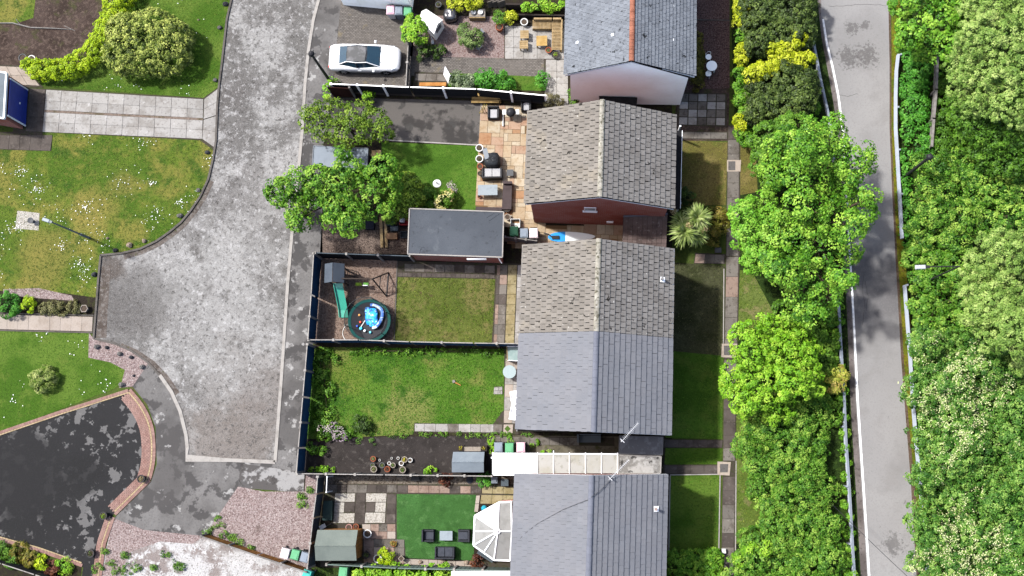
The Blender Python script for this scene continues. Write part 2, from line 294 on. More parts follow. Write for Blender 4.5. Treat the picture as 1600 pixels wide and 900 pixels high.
# --- the country lane on the right
LANE_L = [(1270, -40), (1277, 0), (1284, 60), (1297, 130), (1307, 190), (1315, 300), (1318, 400), (1322, 460), (1326, 550), (1330, 650), (1337, 760), (1345, 900), (1350, 960)]
LANE_R = [(1387, -40), (1388, 0), (1390, 100), (1390, 200), (1394, 300), (1399, 400), (1402, 450), (1408, 560), (1415, 650), (1423, 750), (1432, 900), (1436, 960)]
LINE = [(1286, 30), (1292, 68), (1301, 105), (1310, 150), (1317, 205), (1323, 300), (1327, 380), (1330, 430), (1335, 520), (1340, 625), (1345, 700), (1351, 790), (1358, 900), (1362, 960)]
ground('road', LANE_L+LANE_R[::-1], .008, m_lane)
ground('road_margin', LANE_L+[(u-3, v) for u, v in LINE[::-1]]+[(1283, 0), (1277, -40)], .012, m_margin)
ml = MB().strip(PP(LINE), .115, .010, .017).build('road_marking', m_white); tag(ml, kind='structure')
ground('road_edge', LANE_R+[(1447, 960), (1444, 900), (1436, 820), (1428, 745), (1419, 650), (1412, 560), (1406, 450), (1402, 400), (1397, 300), (1393, 200), (1393, 100), (1391, -40)], .014, m_dirt_edge)
ground('verge', [(1393, -40), (1393, 100), (1393, 200), (1397, 300), (1402, 400), (1406, 450), (1412, 560), (1419, 650), (1430, 760), (1443, 900), (1462, 900), (1440, 700), (1425, 520), (1412, 380), (1404, 200), (1404, 100), (1408, -40)], .010, m_verge)
ground('woodland_floor', [(1404, -40), (1404, 200), (1412, 380), (1425, 520), (1440, 700), (1470, 960), (1900, 960), (1900, -200)], .006, m_wood_floor)
ground('verge', [(1140, -40), (1270, -40), (1277, 0), (1297, 130), (1307, 190), (1318, 400), (1326, 550), (1337, 760), (1350, 960), (1120, 960), (1150, 700), (1155, 400)], .004, m_wood_floor)

crk = MB(); m_crack = mk('crack_filler', C(104, 102, 100))
for pl in ([(1350, 425), (1348, 455), (1351, 480), (1347, 515)], [(1352, 440), (1356, 462), (1353, 490)], [(1310, 148), (1325, 150), (1345, 146)], [(1296, 10), (1330, 8), (1360, 7), (1388, 9)]):
    w_ = []
    for a, b in zip(pl, pl[1:]):
        for k in range(6): w_.append((a[0]+(b[0]-a[0])*k/6+random.uniform(-1, 1), a[1]+(b[1]-a[1])*k/6+random.uniform(-1, 1)))
    crk.strip(PP(w_), .02, .006, .0125)
tag(crk.build('road_crack', m_crack), kind='structure')
# --- left side: gardens opposite
ground('garden_bed', [(-60, -40), (190, -40), (170, 30), (150, 75), (120, 100), (60, 105), (36, 102), (-60, 100)], .008, m_soil)
ground('lawn', [(-60, -40), (60, -40), (52, 28), (20, 38), (-60, 36)], .012, m_lawn)
L_TOP = [(150, 100), (190, -40), (364, -40), (360, 0), (354, 30), (346, 100), (341, 136), (318, 153), (82, 136), (40, 128), (30, 108)]
ground('lawn', L_TOP, .014, m_lawn_front)
L_MAIN = [(82, 208), (312, 218), (334, 236), (332, 250), (325, 280), (312, 307), (297, 329), (282, 347), (264, 362), (244, 376), (219, 388), (190, 394), (157, 397), (150, 465), (100, 458), (-60, 452), (-60, 232), (81, 236)]
ground('lawn', L_MAIN, .014, m_lawn)
ground('garden_bed', [(-60, 452), (100, 458), (150, 465), (147, 493), (-60, 488)], .012, m_darksoil)
ground('gravel', [(5, 452), (60, 450), (112, 462), (116, 470), (60, 466), (5, 460)], .016, m_pinkgravel)
L_TWO = [(-60, 514), (139, 520), (138, 559), (172, 566), (195, 578), (190, 598), (178, 608), (90, 641), (-60, 700)]
ground('lawn', L_TWO, .014, m_lawn_front)
ground('gravel', [(139, 520), (147, 530), (180, 538), (205, 549), (232, 567), (207, 604), (186, 606), (190, 598), (195, 578), (172, 566), (138, 559)], .016, m_pinkgravel)
ground('gravel', [(27, 329), (62, 333), (60, 360), (24, 357)], .018, m_creamgravel)
ground('driveway', [(-60, 698), (95, 644), (203, 609), (222, 634), (236, 664), (240, 692), (239, 725), (231, 751), (176, 805), (162, 850), (150, 960), (118, 960), (130, 886), (60, 862), (-60, 829)], .012, m_black_tar)
ground('gravel', [(178, 808), (225, 826), (322, 836), (480, 892), (480, 960), (150, 960), (165, 860)], .010, m_whitegravel)
ground('gravel', [(178, 808), (225, 826), (322, 836), (300, 850), (250, 846), (205, 862), (185, 900), (160, 900), (168, 850)], .014, m_pinkgravel)
ground('garden_bed', [(-60, 845), (128, 884), (120, 960), (-60, 960)], .010, m_darksoil)
G_PINK = [(372, 760), (412, 768), (476, 768), (478, 742), (500, 740), (492, 800), (482, 890), (400, 866), (318, 838), (345, 800)]
ground('gravel', G_PINK, .022, m_pinkgravel)

# --- back gardens of the houses
ground('garden_floor', [(500, -40), (1050, -40), (1050, 900), (1045, 960), (470, 960), (470, 740), (490, 540), (500, 395), (505, 160), (516, 140), (530, 60)], .004, m_darksoil)
m_blockdrive = mk('block_paved_drive', C(160, 153, 146), [(.4, 4, .45, .6, C(142, 135, 128), .7), (3, 5, .55, .65, C(116, 110, 104), .7), (.9, 4, .6, .7, C(166, 152, 118), .6)],
                  bump=(16, .02), brick=dict(c2=C(132, 126, 120), m=C(70, 66, 58), w=.2, h=.1, ms=.01))
ground('driveway', [(533, -5), (530, 20), (527, 60), (521, 132), (641, 138), (648, 40), (646, 15)], .010, m_blockdrive)
ground('path', [(641, 88), (850, 92), (850, 122), (640, 118)], .012, m_blockdrive)
ground('gravel', [(640, 20), (665, 24), (790, 26), (788, 93), (641, 90)], .010, mk('rose_gravel', C(178, 158, 152), [(9, 4, .48, .56, C(140, 112, 106), .9), (13, 3, .54, .65, C(210, 190, 184), .8)], bump=(11, .05)))
ground('lawn', [(700, 114), (852, 120), (850, 142), (700, 138)], .014, m_lawn_green)
ground('driveway', [(516, 152), (760, 158), (749, 226), (600, 219), (508, 214)], .010, m_grey_tar)
L_P2 = [(596, 222), (748, 228), (745, 330), (600, 325)]
ground('lawn', L_P2, .014, m_lawn_green)
kerb([(600, 219), (749, 227), (752, 160)], .08, .05, m_kerb)
ground('gravel', [(503, 345), (642, 348), (640, 397), (500, 395)], .012, m_drivegravel)
ground('gravel', [(498, 402), (621, 406), (617, 534), (486, 530)], .012, m_playgravel)
kerb([(621, 406), (616, 534)], .07, .06, m_kerbdark)
L_3A = [(619, 433), (774, 436), (770, 538), (614, 534)]
ground('lawn', L_3A, .014, m_lawn_tired)
L_3B = [(488, 542), (792, 546), (788, 640), (770, 664), (652, 662), (645, 679), (480, 686)]
ground('lawn', L_3B, .014, m_lawn_long)
ground('driveway', [(480, 692), (540, 684), (765, 680), (800, 680), (800, 742), (474, 742)], .012, m_dark_tar)
ground('path', [(765, 680), (970, 682), (970, 712), (765, 712)], .014, mk('mossy_concrete', C(150, 142, 124), [(.6, 5, .45, .6, C(118, 112, 92), .8), (2, 5, .55, .65, C(96, 106, 50), .7), (5, 5, .55, .65, C(90, 82, 70), .6)], bump=(12, .02)))
ground('garden_bed', [(500, 744), (805, 744), (805, 757), (498, 757)], .010, mk('chippings_soil', C(150, 138, 122), [(7, 5, .48, .58, C(96, 84, 70), .9), (13, 3, .55, .65, C(190, 180, 166), .7)], bump=(10, .04)))
T4 = [(620, 772), (744, 773), (740, 876), (634, 872), (633, 856), (620, 842)]
ground('artificial_lawn', T4, .020, m_turf)
ground('garden_bed', [(475, 886), (800, 893), (798, 960), (470, 960)], .008, mk('leafy_bed', C(60, 78, 30), [(3, 5, .5, .6, C(46, 44, 30), .8), (9, 4, .5, .6, C(96, 128, 40), .7)], bump=(8, .08)))

# --- front gardens
ground('gravel', [(1080, -40), (1140, -40), (1140, 138), (1072, 140)], .012, m_browngravel)
kerb([(1083, 31), (1140, 32)], .06, .05, m_kerbdark)
ground('garden_bed', [(1060, 138), (1140, 138), (1138, 220), (1050, 220)], .008, m_soil)
L_F2 = [(1060, 219), (1137, 222), (1134, 320), (1056, 322)]
ground('lawn', L_F2, .014, m_lawn_dry)
ground('lawn', [(1156, 224), (1180, 226), (1184, 300), (1155, 305)], .014, m_lawn_dry)
L_F3 = [(1048, 410), (1133, 415), (1130, 556), (1044, 548)]
ground('lawn', L_F3, .014, m_lawn_mossy)
L_F3b = [(1044, 548), (1130, 556), (1128, 686), (1040, 684)]
ground('lawn', L_F3b, .016, m_lawn_green)
ground('lawn', [(1040, 700), (1128, 701), (1127, 725), (1038, 726)], .014, m_lawn_front)
L_F4 = [(1046, 743), (1124, 742), (1122, 862), (1044, 862)]
ground('lawn', L_F4, .014, m_lawn_front)
L_S1 = [(1156, 422), (1175, 424), (1215, 500), (1200, 530), (1153, 524)]
ground('lawn', L_S1, .014, mk('pale_turf', C(132, 150, 74), [(.6, 4, .42, .58, C(110, 134, 52)), (1.2, 5, .55, .65, C(168, 156, 110), .8), (8, 4, .5, .65, C(84, 104, 40), .8)], bump=(12, .05)))
L_S2 = [(1150, 640), (1170, 650), (1176, 720), (1196, 800), (1198, 840), (1150, 850), (1149, 720)]
ground('lawn', L_S2, .014, MATS['pale_turf'])
for pts in ([(1047, 742), (1124, 741)], [(1125, 742), (1123, 862)], [(1150, 720), (1149, 860)], [(1131, 420), (1130, 555)]):
    kerb(pts, .06, .05, m_kerb)
kerb([(1047, 743), (1045, 860)], .06, .05, m_kerb)

# --- grass blades standing in the lawns (one mass per lawn)
def grass(px, dens, size, mat, label, z=.012):
    w = PP(px); xs = [q.x for q in w]; ys = [q.y for q in w]
    n = int((max(xs)-min(xs))*(max(ys)-min(ys))*dens); x = RNG.uniform(min(xs), max(xs), n); y = RNG.uniform(min(ys), max(ys), n)
    k = inpoly(x, y, w); x = x[k]; y = y[k]; n = len(x); an = RNG.uniform(0, 6.283, n); s = size*RNG.uniform(.5, 1.3, n)
    base = np.stack([x, y, np.full(n, z)], 1); d = np.stack([np.cos(an), np.sin(an), np.zeros(n)], 1); e = np.stack([-np.sin(an), np.cos(an), np.zeros(n)], 1)
    lean = RNG.uniform(.2, 1.1, n)[:, None]; up = np.array([0, 0, 1.0]); S = s[:, None]
    v = np.stack([base-e*S*.28, base+e*S*.28, base+d*S*lean+up*S*.75], 1).reshape(-1, 3)
    low = np.sin(x*.9+y*.4)+np.sin(y*1.3-x*.6+2)
    o = npmesh('grass', v, 3, mat, tint=np.clip(RNG.normal(.5, .22, n)+.08*low, 0, 1)); return tag(o, label, 'grass', kind='stuff')
gm1 = leafmat('grass_blade', C(66, 92, 26), C(108, 138, 44), C(168, 168, 90), .2)
gm2 = leafmat('grass_blade_green', C(56, 104, 18), C(84, 142, 30), C(124, 168, 60), .2)
gm3 = leafmat('grass_blade_dry', C(110, 104, 54), C(146, 138, 76), C(190, 172, 112), .2)
gm4 = leafmat('grass_blade_turf', C(70, 128, 58), C(96, 160, 82), C(126, 182, 108), .1)
gm5 = leafmat('grass_blade_mossy', C(58, 66, 36), C(84, 92, 54), C(150, 150, 110), .2)
for px, dn_, s_, mt, lb in ((L_TOP, 90, .07, gm1, 'mown grass round the big clipped shrub'), (L_MAIN, 90, .07, gm1, 'daisy-strewn patchy grass of the kerbed corner lawn'),
        (L_TWO, 90, .06, gm2, 'short green grass beside the black driveway'), (L_P2, 100, .05, gm2, 'neat green grass beside the sandstone patio'),
        (L_3A, 110, .08, gm1, 'rough yellowing grass beside the trampoline'), (L_3B, 100, .09, gm2, 'uneven grass of the long back lawn with weeds along the fence'),
        (T4, 120, .03, gm4, 'short artificial grass pile under the rattan furniture'), (L_F2, 100, .06, gm3, 'dry brown grass in front of the brick gabled house'),
        (L_F3, 90, .06, gm5, 'mossy shaded grass in front of the old tiled half of the pair'), (L_F3b, 110, .06, gm2, 'dense shaded grass in front of the slate-grey half of the pair'),
        (L_F4, 110, .06, gm2, 'edged front grass beside the clipped box hedge'), (L_S1, 90, .08, gm1, 'pale grass strip between path and big maple'), (L_S2, 90, .08, gm1, 'grass strip between slab path and tall hedge')):
    grass(px, dn_, s_, mt, lb)
def specks(px, n, size, mat, label, cat, clusters=0):
    w = PP(px); xs = [q.x for q in w]; ys = [q.y for q in w]
    if clusters:
        cx = RNG.uniform(min(xs), max(xs), clusters); cy = RNG.uniform(min(ys), max(ys), clusters); i = RNG.integers(0, clusters, n)
        sp = RNG.uniform(.15, .75, clusters)[i]; x = cx[i]+RNG.normal(0, 1, n)*sp; y = cy[i]+RNG.normal(0, 1, n)*sp
    else: x = RNG.uniform(min(xs), max(xs), n); y = RNG.uniform(min(ys), max(ys), n)
    k = inpoly(x, y, w); x = x[k]; y = y[k]; n = len(x); s = size*RNG.uniform(.5, 1.4, n); vs = []
    for j in range(6):
        a = j*math.pi/3; vs.append(np.stack([x+s*math.cos(a), y+s*math.sin(a), np.full(n, .075)+RNG.uniform(-.01, .02, n)], 1))
    v = np.stack(vs, 1).reshape(-1, 3); return tag(npmesh('flowers', v, 6, mat), label, cat, kind='stuff')
m_daisy = mk('daisy_petals', A(.36, .37, .37), rough=.8)
specks(L_MAIN, 900, .024, m_daisy, 'white daisies scattered in clusters over the corner lawn', 'flowers', 34)
specks(L_TWO, 130, .03, m_daisy, 'white petals sprinkled on the lawn round the small shrub', 'flowers', 14)
specks(L_TOP, 120, .025, m_daisy, 'small daisies on the lawn by the big clipped shrub', 'flowers', 14)
# ============================================================ PAVING: every slab its own piece
m_joint = mk('paving_joint', C(92, 84, 74), [(6, 5, .5, .6, C(72, 84, 40), .6)])
m_slab_pale = mk('pale_slab', C(206, 202, 196), [(1.2, 6, .48, .62, C(176, 170, 162), .8), (6, 6, .55, .65, C(140, 132, 124), .6), (3, 5, .62, .68, C(236, 234, 230), .7)], objr=.10, bump=(14, .01))
m_slab_cream = mk('cream_slab', C(214, 200, 186), [(1.2, 6, .5, .65, C(196, 180, 164), .8), (9, 4, .55, .7, C(170, 156, 142), .5)], objr=.07, bump=(14, .008))
m_slab_grey = mk('grey_slab', C(150, 143, 134), [(1.2, 6, .48, .6, C(120, 112, 102), .8), (5, 6, .55, .65, C(96, 90, 80), .7), (2.5, 5, .62, .68, C(186, 180, 170), .6)], objr=.14, bump=(12, .012))
m_slab_dark = mk('dark_slab', C(112, 103, 96), [(1.2, 6, .48, .6, C(88, 80, 74), .8), (5, 6, .58, .65, C(140, 132, 124), .6)], objr=.16, bump=(12, .012))
m_sand = [mk('sandstone_'+n, c, [(1.6, 6, .5, .62, c2, .7), (7, 5, .55, .68, C(176, 140, 104), .5)], objr=.09, bump=(10, .01)) for n, c, c2 in
          (('buff', C(226, 202, 168), C(206, 174, 134)), ('pink', C(218, 184, 156), C(196, 150, 118)), ('cream', C(236, 220, 192), C(214, 188, 150)), ('rust', C(204, 160, 122), C(176, 122, 84)))]
m_slab_yellow = mk('yellow_slab', C(200, 186, 144), [(1.5, 6, .45, .6, C(172, 156, 110), .8), (5, 5, .55, .65, C(120, 110, 70), .7)], objr=.08, bump=(12, .012))
m_slab_pinkish = mk('pinkish_slab', C(196, 170, 154), [(1.5, 6, .45, .6, C(170, 142, 126), .8), (5, 5, .55, .65, C(120, 100, 88), .6)], objr=.1, bump=(12, .012))

def lerp2(q, s, t): return (q[0]*(1-s)+q[1]*s)*(1-t)+(q[3]*(1-s)+q[2]*s)*t
def bed(name, px, label, z=.022, mat=None):
    return ground(name, px, z, mat or m_joint, label)
def slab_at(par, pts, mat, z=.045, th=.04, jit=.006):
    dz = random.uniform(-jit, jit); c = sum(pts, Vector())/4
    top = [Vector((q.x, q.y, z+dz+random.uniform(-.002, .002))) for q in pts]
    inn = [c.lerp(q, 1-.012/max(.1, (q-c).length)) for q in top]      # arrised edge
    for a in inn: a.z = z+dz+.003
    b = MB(); base = [Vector((q.x, q.y, z-th)) for q in pts]
    n = 4; ar = sum(pts[i].x*pts[(i+1) % 4].y-pts[(i+1) % 4].x*pts[i].y for i in range(4))
    if ar < 0: base, top, inn = base[::-1], top[::-1], inn[::-1]
    b.add(base+top+inn, [(8, 9, 10, 11)]+[(4+i, 4+(i+1) % 4, 8+(i+1) % 4, 8+i) for i in range(4)]+[(i, (i+1) % 4, 4+(i+1) % 4, 4+i) for i in range(4)])
    return b.build('slab', mat, par)
def slabs(par, quad, nu, nv, mats, gap=.018, z=.045, skip=(), us=None, vs=None, jit=.006):
    q = PP(quad, z); us = us or [i/nu for i in range(nu+1)]; vs = vs or [i/nv for i in range(nv+1)]
    for i in range(len(us)-1):
        for j in range(len(vs)-1):
            if (i, j) in skip: continue
            p = [lerp2(q, us[i], vs[j]), lerp2(q, us[i+1], vs[j]), lerp2(q, us[i+1], vs[j+1]), lerp2(q, us[i], vs[j+1])]
            c = sum(p, Vector())/4; p = [x.lerp(c, gap/2/max(.12, (x-c).length)*1.4) for x in p]
            m = mats if not isinstance(mats, list) else random.choice(mats)
            slab_at(par, p, m, z, jit=jit)

# slab drive to the garage with the blue door
b_ = bed('driveway', [(72, 139), (318, 153), (341, 137), (338, 232), (333, 234), (312, 219), (66, 206)], 'pale concrete slab driveway with a brick centre strip')
q = [(72, 140), (318, 155), (316, 217), (66, 206)]
tw = [.0, .26, .48]; bw = [.535, .77, 1.0]
slabs(b_, q, 10, 0, m_slab_pale, vs=tw); slabs(b_, q, 10, 0, m_slab_pale, vs=bw)
slabs(b_, [(319, 155), (340, 139), (338, 180), (318, 186)], 1, 2, m_slab_pale); slabs(b_, [(318, 187), (338, 181), (336, 231), (316, 217)], 1, 2, m_slab_pale)
sb = MB(); qq = PP(q, .045); n = 130
for i in range(n):
    a, c = i/n, (i+.85)/n
    for (v0, v1) in ((.484, .506), (.509, .531)):
        p = [lerp2(qq, a, v0), lerp2(qq, c, v0), lerp2(qq, c, v1), lerp2(qq, a, v1)]; h = .04+random.uniform(-.008, .006)
        sb.prism([Vector((x.x, x.y, h)) for x in p], .01)
tag(sb.build('brick_strip', mk('strip_brick', C(176, 156, 142), [(1, 5, .5, .6, C(120, 110, 78), .7)], island=.18), b_), kind='stuff')
b_ = bed('path', [(30, 137), (73, 139), (66, 212), (80, 236), (-60, 232), (-60, 206), (20, 206)], 'dark slabs in front of the garage')
slabs(b_, [(46, 138), (71, 140), (66, 206), (40, 205)], 1, 3, m_slab_dark); slabs(b_, [(-52, 211), (82, 211), (79, 236), (-52, 231)], 8, 1, m_slab_dark)
b_ = bed('path', [(-60, 100), (36, 102), (68, 137), (30, 137), (-60, 112)], 'sandy slabs beside the garage')
slabs(b_, [(-50, 101), (40, 105), (62, 134), (-50, 128)], 6, 2, m_slab_cream)
# cream path between the two left lawns
b_ = bed('path', [(-60, 488), (147, 493), (145, 520), (-60, 514)], 'cream slab path between the two left lawns')
slabs(b_, [(-55, 490), (145, 495), (144, 518), (-55, 513)], 12, 1, m_slab_cream, gap=.012)
kerb([(-60, 488), (147, 493)], .07, .09, m_kerbdark); kerb([(-60, 515), (145, 520)], .06, .06, m_kerbdark)

# red block border of the black driveway: fine blocks, one mass per band
m_block = mk('red_block', C(196, 160, 148), [(.8, 5, .45, .62, C(178, 136, 124), .8), (6, 4, .55, .7, C(150, 112, 102), .6)], island=.14, bump=(20, .006))
m_blocky = mk('yellow_block', C(228, 204, 160), [(2, 5, .5, .65, C(206, 180, 140), .8)], island=.06)
def resample(px, step):
    pts = PP(px); out = [pts[0]]; acc = 0
    for a, b in zip(pts, pts[1:]):
        d = (b-a).length; k = step-acc
        while k <= d: out.append(a.lerp(b, k/d)); k += step
        acc = d-(k-step)
    return out
def smooth(px, it=2):
    for _ in range(it):
        o = [px[0]]
        for a, b in zip(px, px[1:]): o += [(a[0]*.75+b[0]*.25, a[1]*.75+b[1]*.25), (a[0]*.25+b[0]*.75, a[1]*.25+b[1]*.75)]
        px = o+[px[-1]]
    return px
def blocks(mb, px, off0, off1, step, z=.05, sh=0):
    pts = resample(px, step/2)[sh::2]; side = []
    for i in range(len(pts)):
        d = (pts[min(i+1, len(pts)-1)]-pts[max(i-1, 0)]).normalized(); side.append(Vector((-d.y, d.x, 0)))
    for i in range(len(pts)-1):
        p0, p1 = pts[i].lerp(pts[i+1], .04), pts[i].lerp(pts[i+1], .96); h = z+random.uniform(-.003, .003)
        q4 = [p0+side[i]*off0, p1+side[i+1]*off0, p1+side[i+1]*off1, p0+side[i]*off1]
        mb.prism([Vector((x.x, x.y, h)) for x in q4], .005)
def band(outer, rows, label):
    """rows: list of (inner offset, outer offset, block length, yellow?) measured left of the line"""
    par = None
    mbs = [MB(), MB()]
    for ri, (o0, o1, st, yl) in enumerate(rows): blocks(mbs[1 if yl else 0], outer, o0, o1, st, sh=ri % 2)
    par = mbs[0].build('block_border', m_block); tag(par, label, kind='structure')
    if mbs[1].v: tag(mbs[1].build('yellow_blocks', m_blocky, par), kind='stuff')
OUT_R = smooth([(205, 607), (226, 632), (240, 662), (244, 692), (243, 725), (236, 751)])
rows_r = [(-.004, -.20, .1, 0), (-.21, -.30, .2, 1)]+[(-.31-.1*k, -.405-.1*k, .2, 0) for k in range(6)]
band(OUT_R, rows_r, 'curved red block border with a yellow line')
rows_d = [(-.004, -.20, .1, 0), (-.21, -.29, .2, 1)]+[(-.30-.1*k, -.395-.1*k, .2, 0) for k in range(5)]
band([(236, 752), (180, 807)], rows_d, 'straight red block border between two planters')
band([(180, 809), (166, 850), (152, 960)], rows_d[:5], 'red block border running along the pink gravel')
band([(-60, 694), (95, 641), (202, 607)], [(-.004, -.2, .1, 0), (-.21, -.28, .2, 1)], 'narrow red block edging along the lawn')
band([(128, 886), (60, 862), (-60, 829)], [(-.004, -.2, .1, 0), (-.21, -.28, .2, 1)], 'red block edging above the planted bed')

# grey mix paving by the patio of the first garden
b_ = bed('patio', [(788, 36), (886, 40), (888, 170), (850, 168), (850, 92), (788, 93)], 'pale slab patio with wooden lounge furniture')
slabs(b_, [(789, 40), (886, 42), (886, 92), (789, 92)], 5, 3, m_slab_pale, us=[0, .14, .3, .52, .76, 1]); slabs(b_, [(853, 93), (887, 93), (888, 168), (851, 166)], 2, 4, m_slab_pale)
b_ = bed('path', [(648, 112), (700, 114), (698, 138), (645, 137)], 'grey slabs below the white panel')
slabs(b_, [(650, 115), (699, 116), (698, 127), (648, 126)], 3, 1, m_slab_grey)

# sandstone patio of the brick house: random flags
def flags(par, px, ax0, ax1, unit, mats, z=.045):
    """random-layout flags inside a pixel polygon; ax0/ax1: corner pixel and direction pixel of the layout"""
    w = PP(px); o = P(*ax0); d = (P(*ax1)-o).normalized(); e = Vector((-d.y, d.x, 0)); loc = [((q-o).dot(d), (q-o).dot(e)) for q in w]
    a0 = min(x for x, y in loc); a1 = max(x for x, y in loc); b0 = min(y for x, y in loc); b1 = max(y for x, y in loc)
    na = int((a1-a0)/unit)+1; nb = int((b1-b0)/unit)+1; used = np.zeros((na+3, nb+3), bool)
    for i in range(na):
        for j in range(nb):
            if used[i, j]: continue
            for (w_, h_) in random.sample([(2, 2), (2, 3), (3, 2), (2, 1), (1, 2), (3, 3)], 6)+[(1, 1)]:
                if i+w_ <= na and j+h_ <= nb and not used[i:i+w_, j:j+h_].any(): break
            used[i:i+w_, j:j+h_] = True; g_ = .01
            x0, x1, y0, y1 = a0+i*unit+g_, a0+(i+w_)*unit-g_, b0+j*unit+g_, b0+(j+h_)*unit-g_
            cx, cy = (x0+x1)/2, (y0+y1)/2
            if not inpoly(np.array([cx]), np.array([cy]), loc)[0]: continue
            slab_at(par, [o+d*x+e*y for x, y in ((x0, y0), (x1, y0), (x1, y1), (x0, y1))], random.choice(mats), z)
sand_px = [(751, 166), (830, 166), (828, 330), (848, 352), (975, 354), (975, 388), (800, 388), (790, 330), (744, 328)]
b_ = bed('patio', sand_px, 'sandstone flag patio wrapping the brick house', mat=mk('sand_joint', C(150, 120, 84)))
flags(b_, sand_px, (751, 166), (829, 168), .27, [m_sand[0], m_sand[0], m_sand[1], m_sand[2], m_sand[2], m_sand[2], m_sand[0], m_sand[3]])
# slabs in the trampoline garden
b_ = bed('patio', [(620, 408), (820, 412), (815, 540), (768, 540), (774, 436), (620, 433)], 'mixed slab paving round the rough lawn')
slabs(b_, [(632, 412), (773, 415), (773, 427), (632, 424)], 9, 1, [m_slab_yellow, m_slab_grey, m_slab_dark])
slabs(b_, [(621, 426), (773, 429), (773, 435), (621, 432)], 20, 1, m_slab_dark, gap=.012)
slabs(b_, [(777, 414), (793, 414), (788, 538), (771, 538)], 1, 8, [m_slab_grey, m_slab_dark, m_slab_pinkish], us=[0, .3, 1])
slabs(b_, [(794, 414), (808, 414), (803, 538), (789, 538)], 1, 8, m_slab_yellow); slabs(b_, [(809, 414), (816, 414), (812, 538), (804, 538)], 1, 7, m_slab_pale)
# slabs in the long lawn garden
b_ = bed('path', [(647, 661), (770, 663), (787, 640), (788, 545), (813, 546), (810, 679), (647, 675)], 'weathered slab path along the long lawn')
slabs(b_, [(648, 662), (785, 663), (785, 676), (648, 674)], 0, 1, [m_slab_pale, m_slab_grey, m_slab_pale], us=[0, .11, .24, .38, .5, .64, .75, .9, 1], jit=.012)
slabs(b_, [(787, 663), (802, 663), (801, 677), (786, 677)], 1, 1, m_slab_cream)
slabs(b_, [(790, 560), (811, 561), (808, 662), (787, 661)], 2, 5, [m_slab_pale, m_slab_cream], us=[0, .62, 1], jit=.012)
tag(MB().box(P(793, 670, .053)-Vector((0, 0, 0)), (.28, .28, .006), rz=.785).build('green_inset', mk('inset_green', C(96, 128, 52)), b_))
b_ = bed('path', [(772, 604), (786, 604), (786, 616), (771, 616)], 'broken stepping slabs at the lawn edge')
slabs(b_, [(772, 605), (785, 604), (785, 616), (771, 616)], 2, 2, m_slab_pale)
b_ = bed('path', [(765, 681), (960, 684), (960, 697), (765, 694)], 'mossy grey slabs beside the gable')
slabs(b_, [(767, 682), (905, 684), (905, 696), (766, 694)], 9, 1, m_slab_grey, jit=.01)
# paving in the artificial-lawn garden
b_ = bed('patio', [(508, 756), (805, 757), (803, 786), (744, 773), (620, 772), (620, 842), (633, 856), (634, 874), (800, 880), (798, 892), (500, 886)], 'slab terrace round the artificial lawn', z=.018)
slabs(b_, [(512, 757), (620, 758), (620, 770), (511, 770)], 7, 1, [m_slab_dark, m_slab_grey]); slabs(b_, [(621, 758), (752, 760), (752, 771), (621, 770)], 8, 1, [m_slab_pinkish, m_slab_dark, m_slab_pinkish])
slabs(b_, [(753, 760), (803, 761), (803, 772), (753, 771)], 3, 1, m_slab_yellow); slabs(b_, [(752, 773), (803, 774), (803, 788), (750, 787)], 3, 1, m_slab_yellow)
slabs(b_, [(605, 772), (619, 772), (618, 818), (603, 818)], 1, 3, m_slab_dark)
slabs(b_, [(556, 770), (571, 770), (570, 818), (554, 818)], 1, 3, m_slab_dark); slabs(b_, [(539, 785), (555, 785), (554, 800), (538, 800)], 1, 1, m_slab_dark); slabs(b_, [(572, 785), (586, 785), (586, 800), (571, 800)], 1, 1, m_slab_dark)
slabs(b_, [(566, 819), (618, 819), (618, 842), (566, 842)], 4, 2, [m_slab_pinkish, m_slab_cream, m_slab_grey]); slabs(b_, [(568, 842), (632, 843), (632, 882), (568, 880)], 4, 3, [m_slab_pinkish, m_slab_grey, m_slab_cream])
slabs(b_, [(744, 774), (750, 774), (747, 800), (741, 800)], 1, 2, m_slab_cream); slabs(b_, [(628, 873), (740, 877), (740, 885), (628, 882)], 8, 1, m_slab_cream)
for qd in ([(524, 771), (555, 771), (554, 784), (523, 784)], [(523, 785), (538, 785), (537, 801), (522, 801)], [(522, 802), (554, 802), (553, 817), (521, 817)], [(572, 771), (604, 771), (603, 784), (572, 784)], [(587, 785), (603, 785), (602, 800), (586, 800)], [(571, 801), (602, 801), (601, 817), (570, 817)]):
    c_ = MB().prism(PP(qd, .038), .01).build('chippings', m_creamgravel, b_); tag(c_, kind='stuff')
# front paving
b_ = bed('patio', [(1060, 144), (1136, 146), (1136, 198), (1056, 196)], 'small square slabs beside the white gable')
slabs(b_, [(1062, 146), (1134, 147), (1133, 196), (1060, 195)], 5, 4, [m_slab_grey, m_slab_pale, m_slab_grey], gap=.06)
b_ = bed('path', [(1137, 200), (1157, 200), (1156, 400), (1152, 560), (1150, 700), (1147, 960), (1126, 960), (1130, 700), (1131, 560), (1134, 400)], 'long slab path along the house fronts')
slabs(b_, [(1138, 196), (1155, 196), (1154, 400), (1135, 400)], 1, 9, [m_slab_grey, m_slab_grey, m_slab_dark]); slabs(b_, [(1135, 401), (1154, 401), (1151, 560), (1132, 560)], 1, 5, [m_slab_pinkish, m_slab_grey])
slabs(b_, [(1132, 562), (1151, 562), (1148, 720), (1130, 720)], 1, 8, [m_slab_dark, m_slab_grey]); slabs(b_, [(1130, 745), (1149, 745), (1146, 900), (1127, 900)], 1, 7, [m_slab_dark, m_slab_grey])
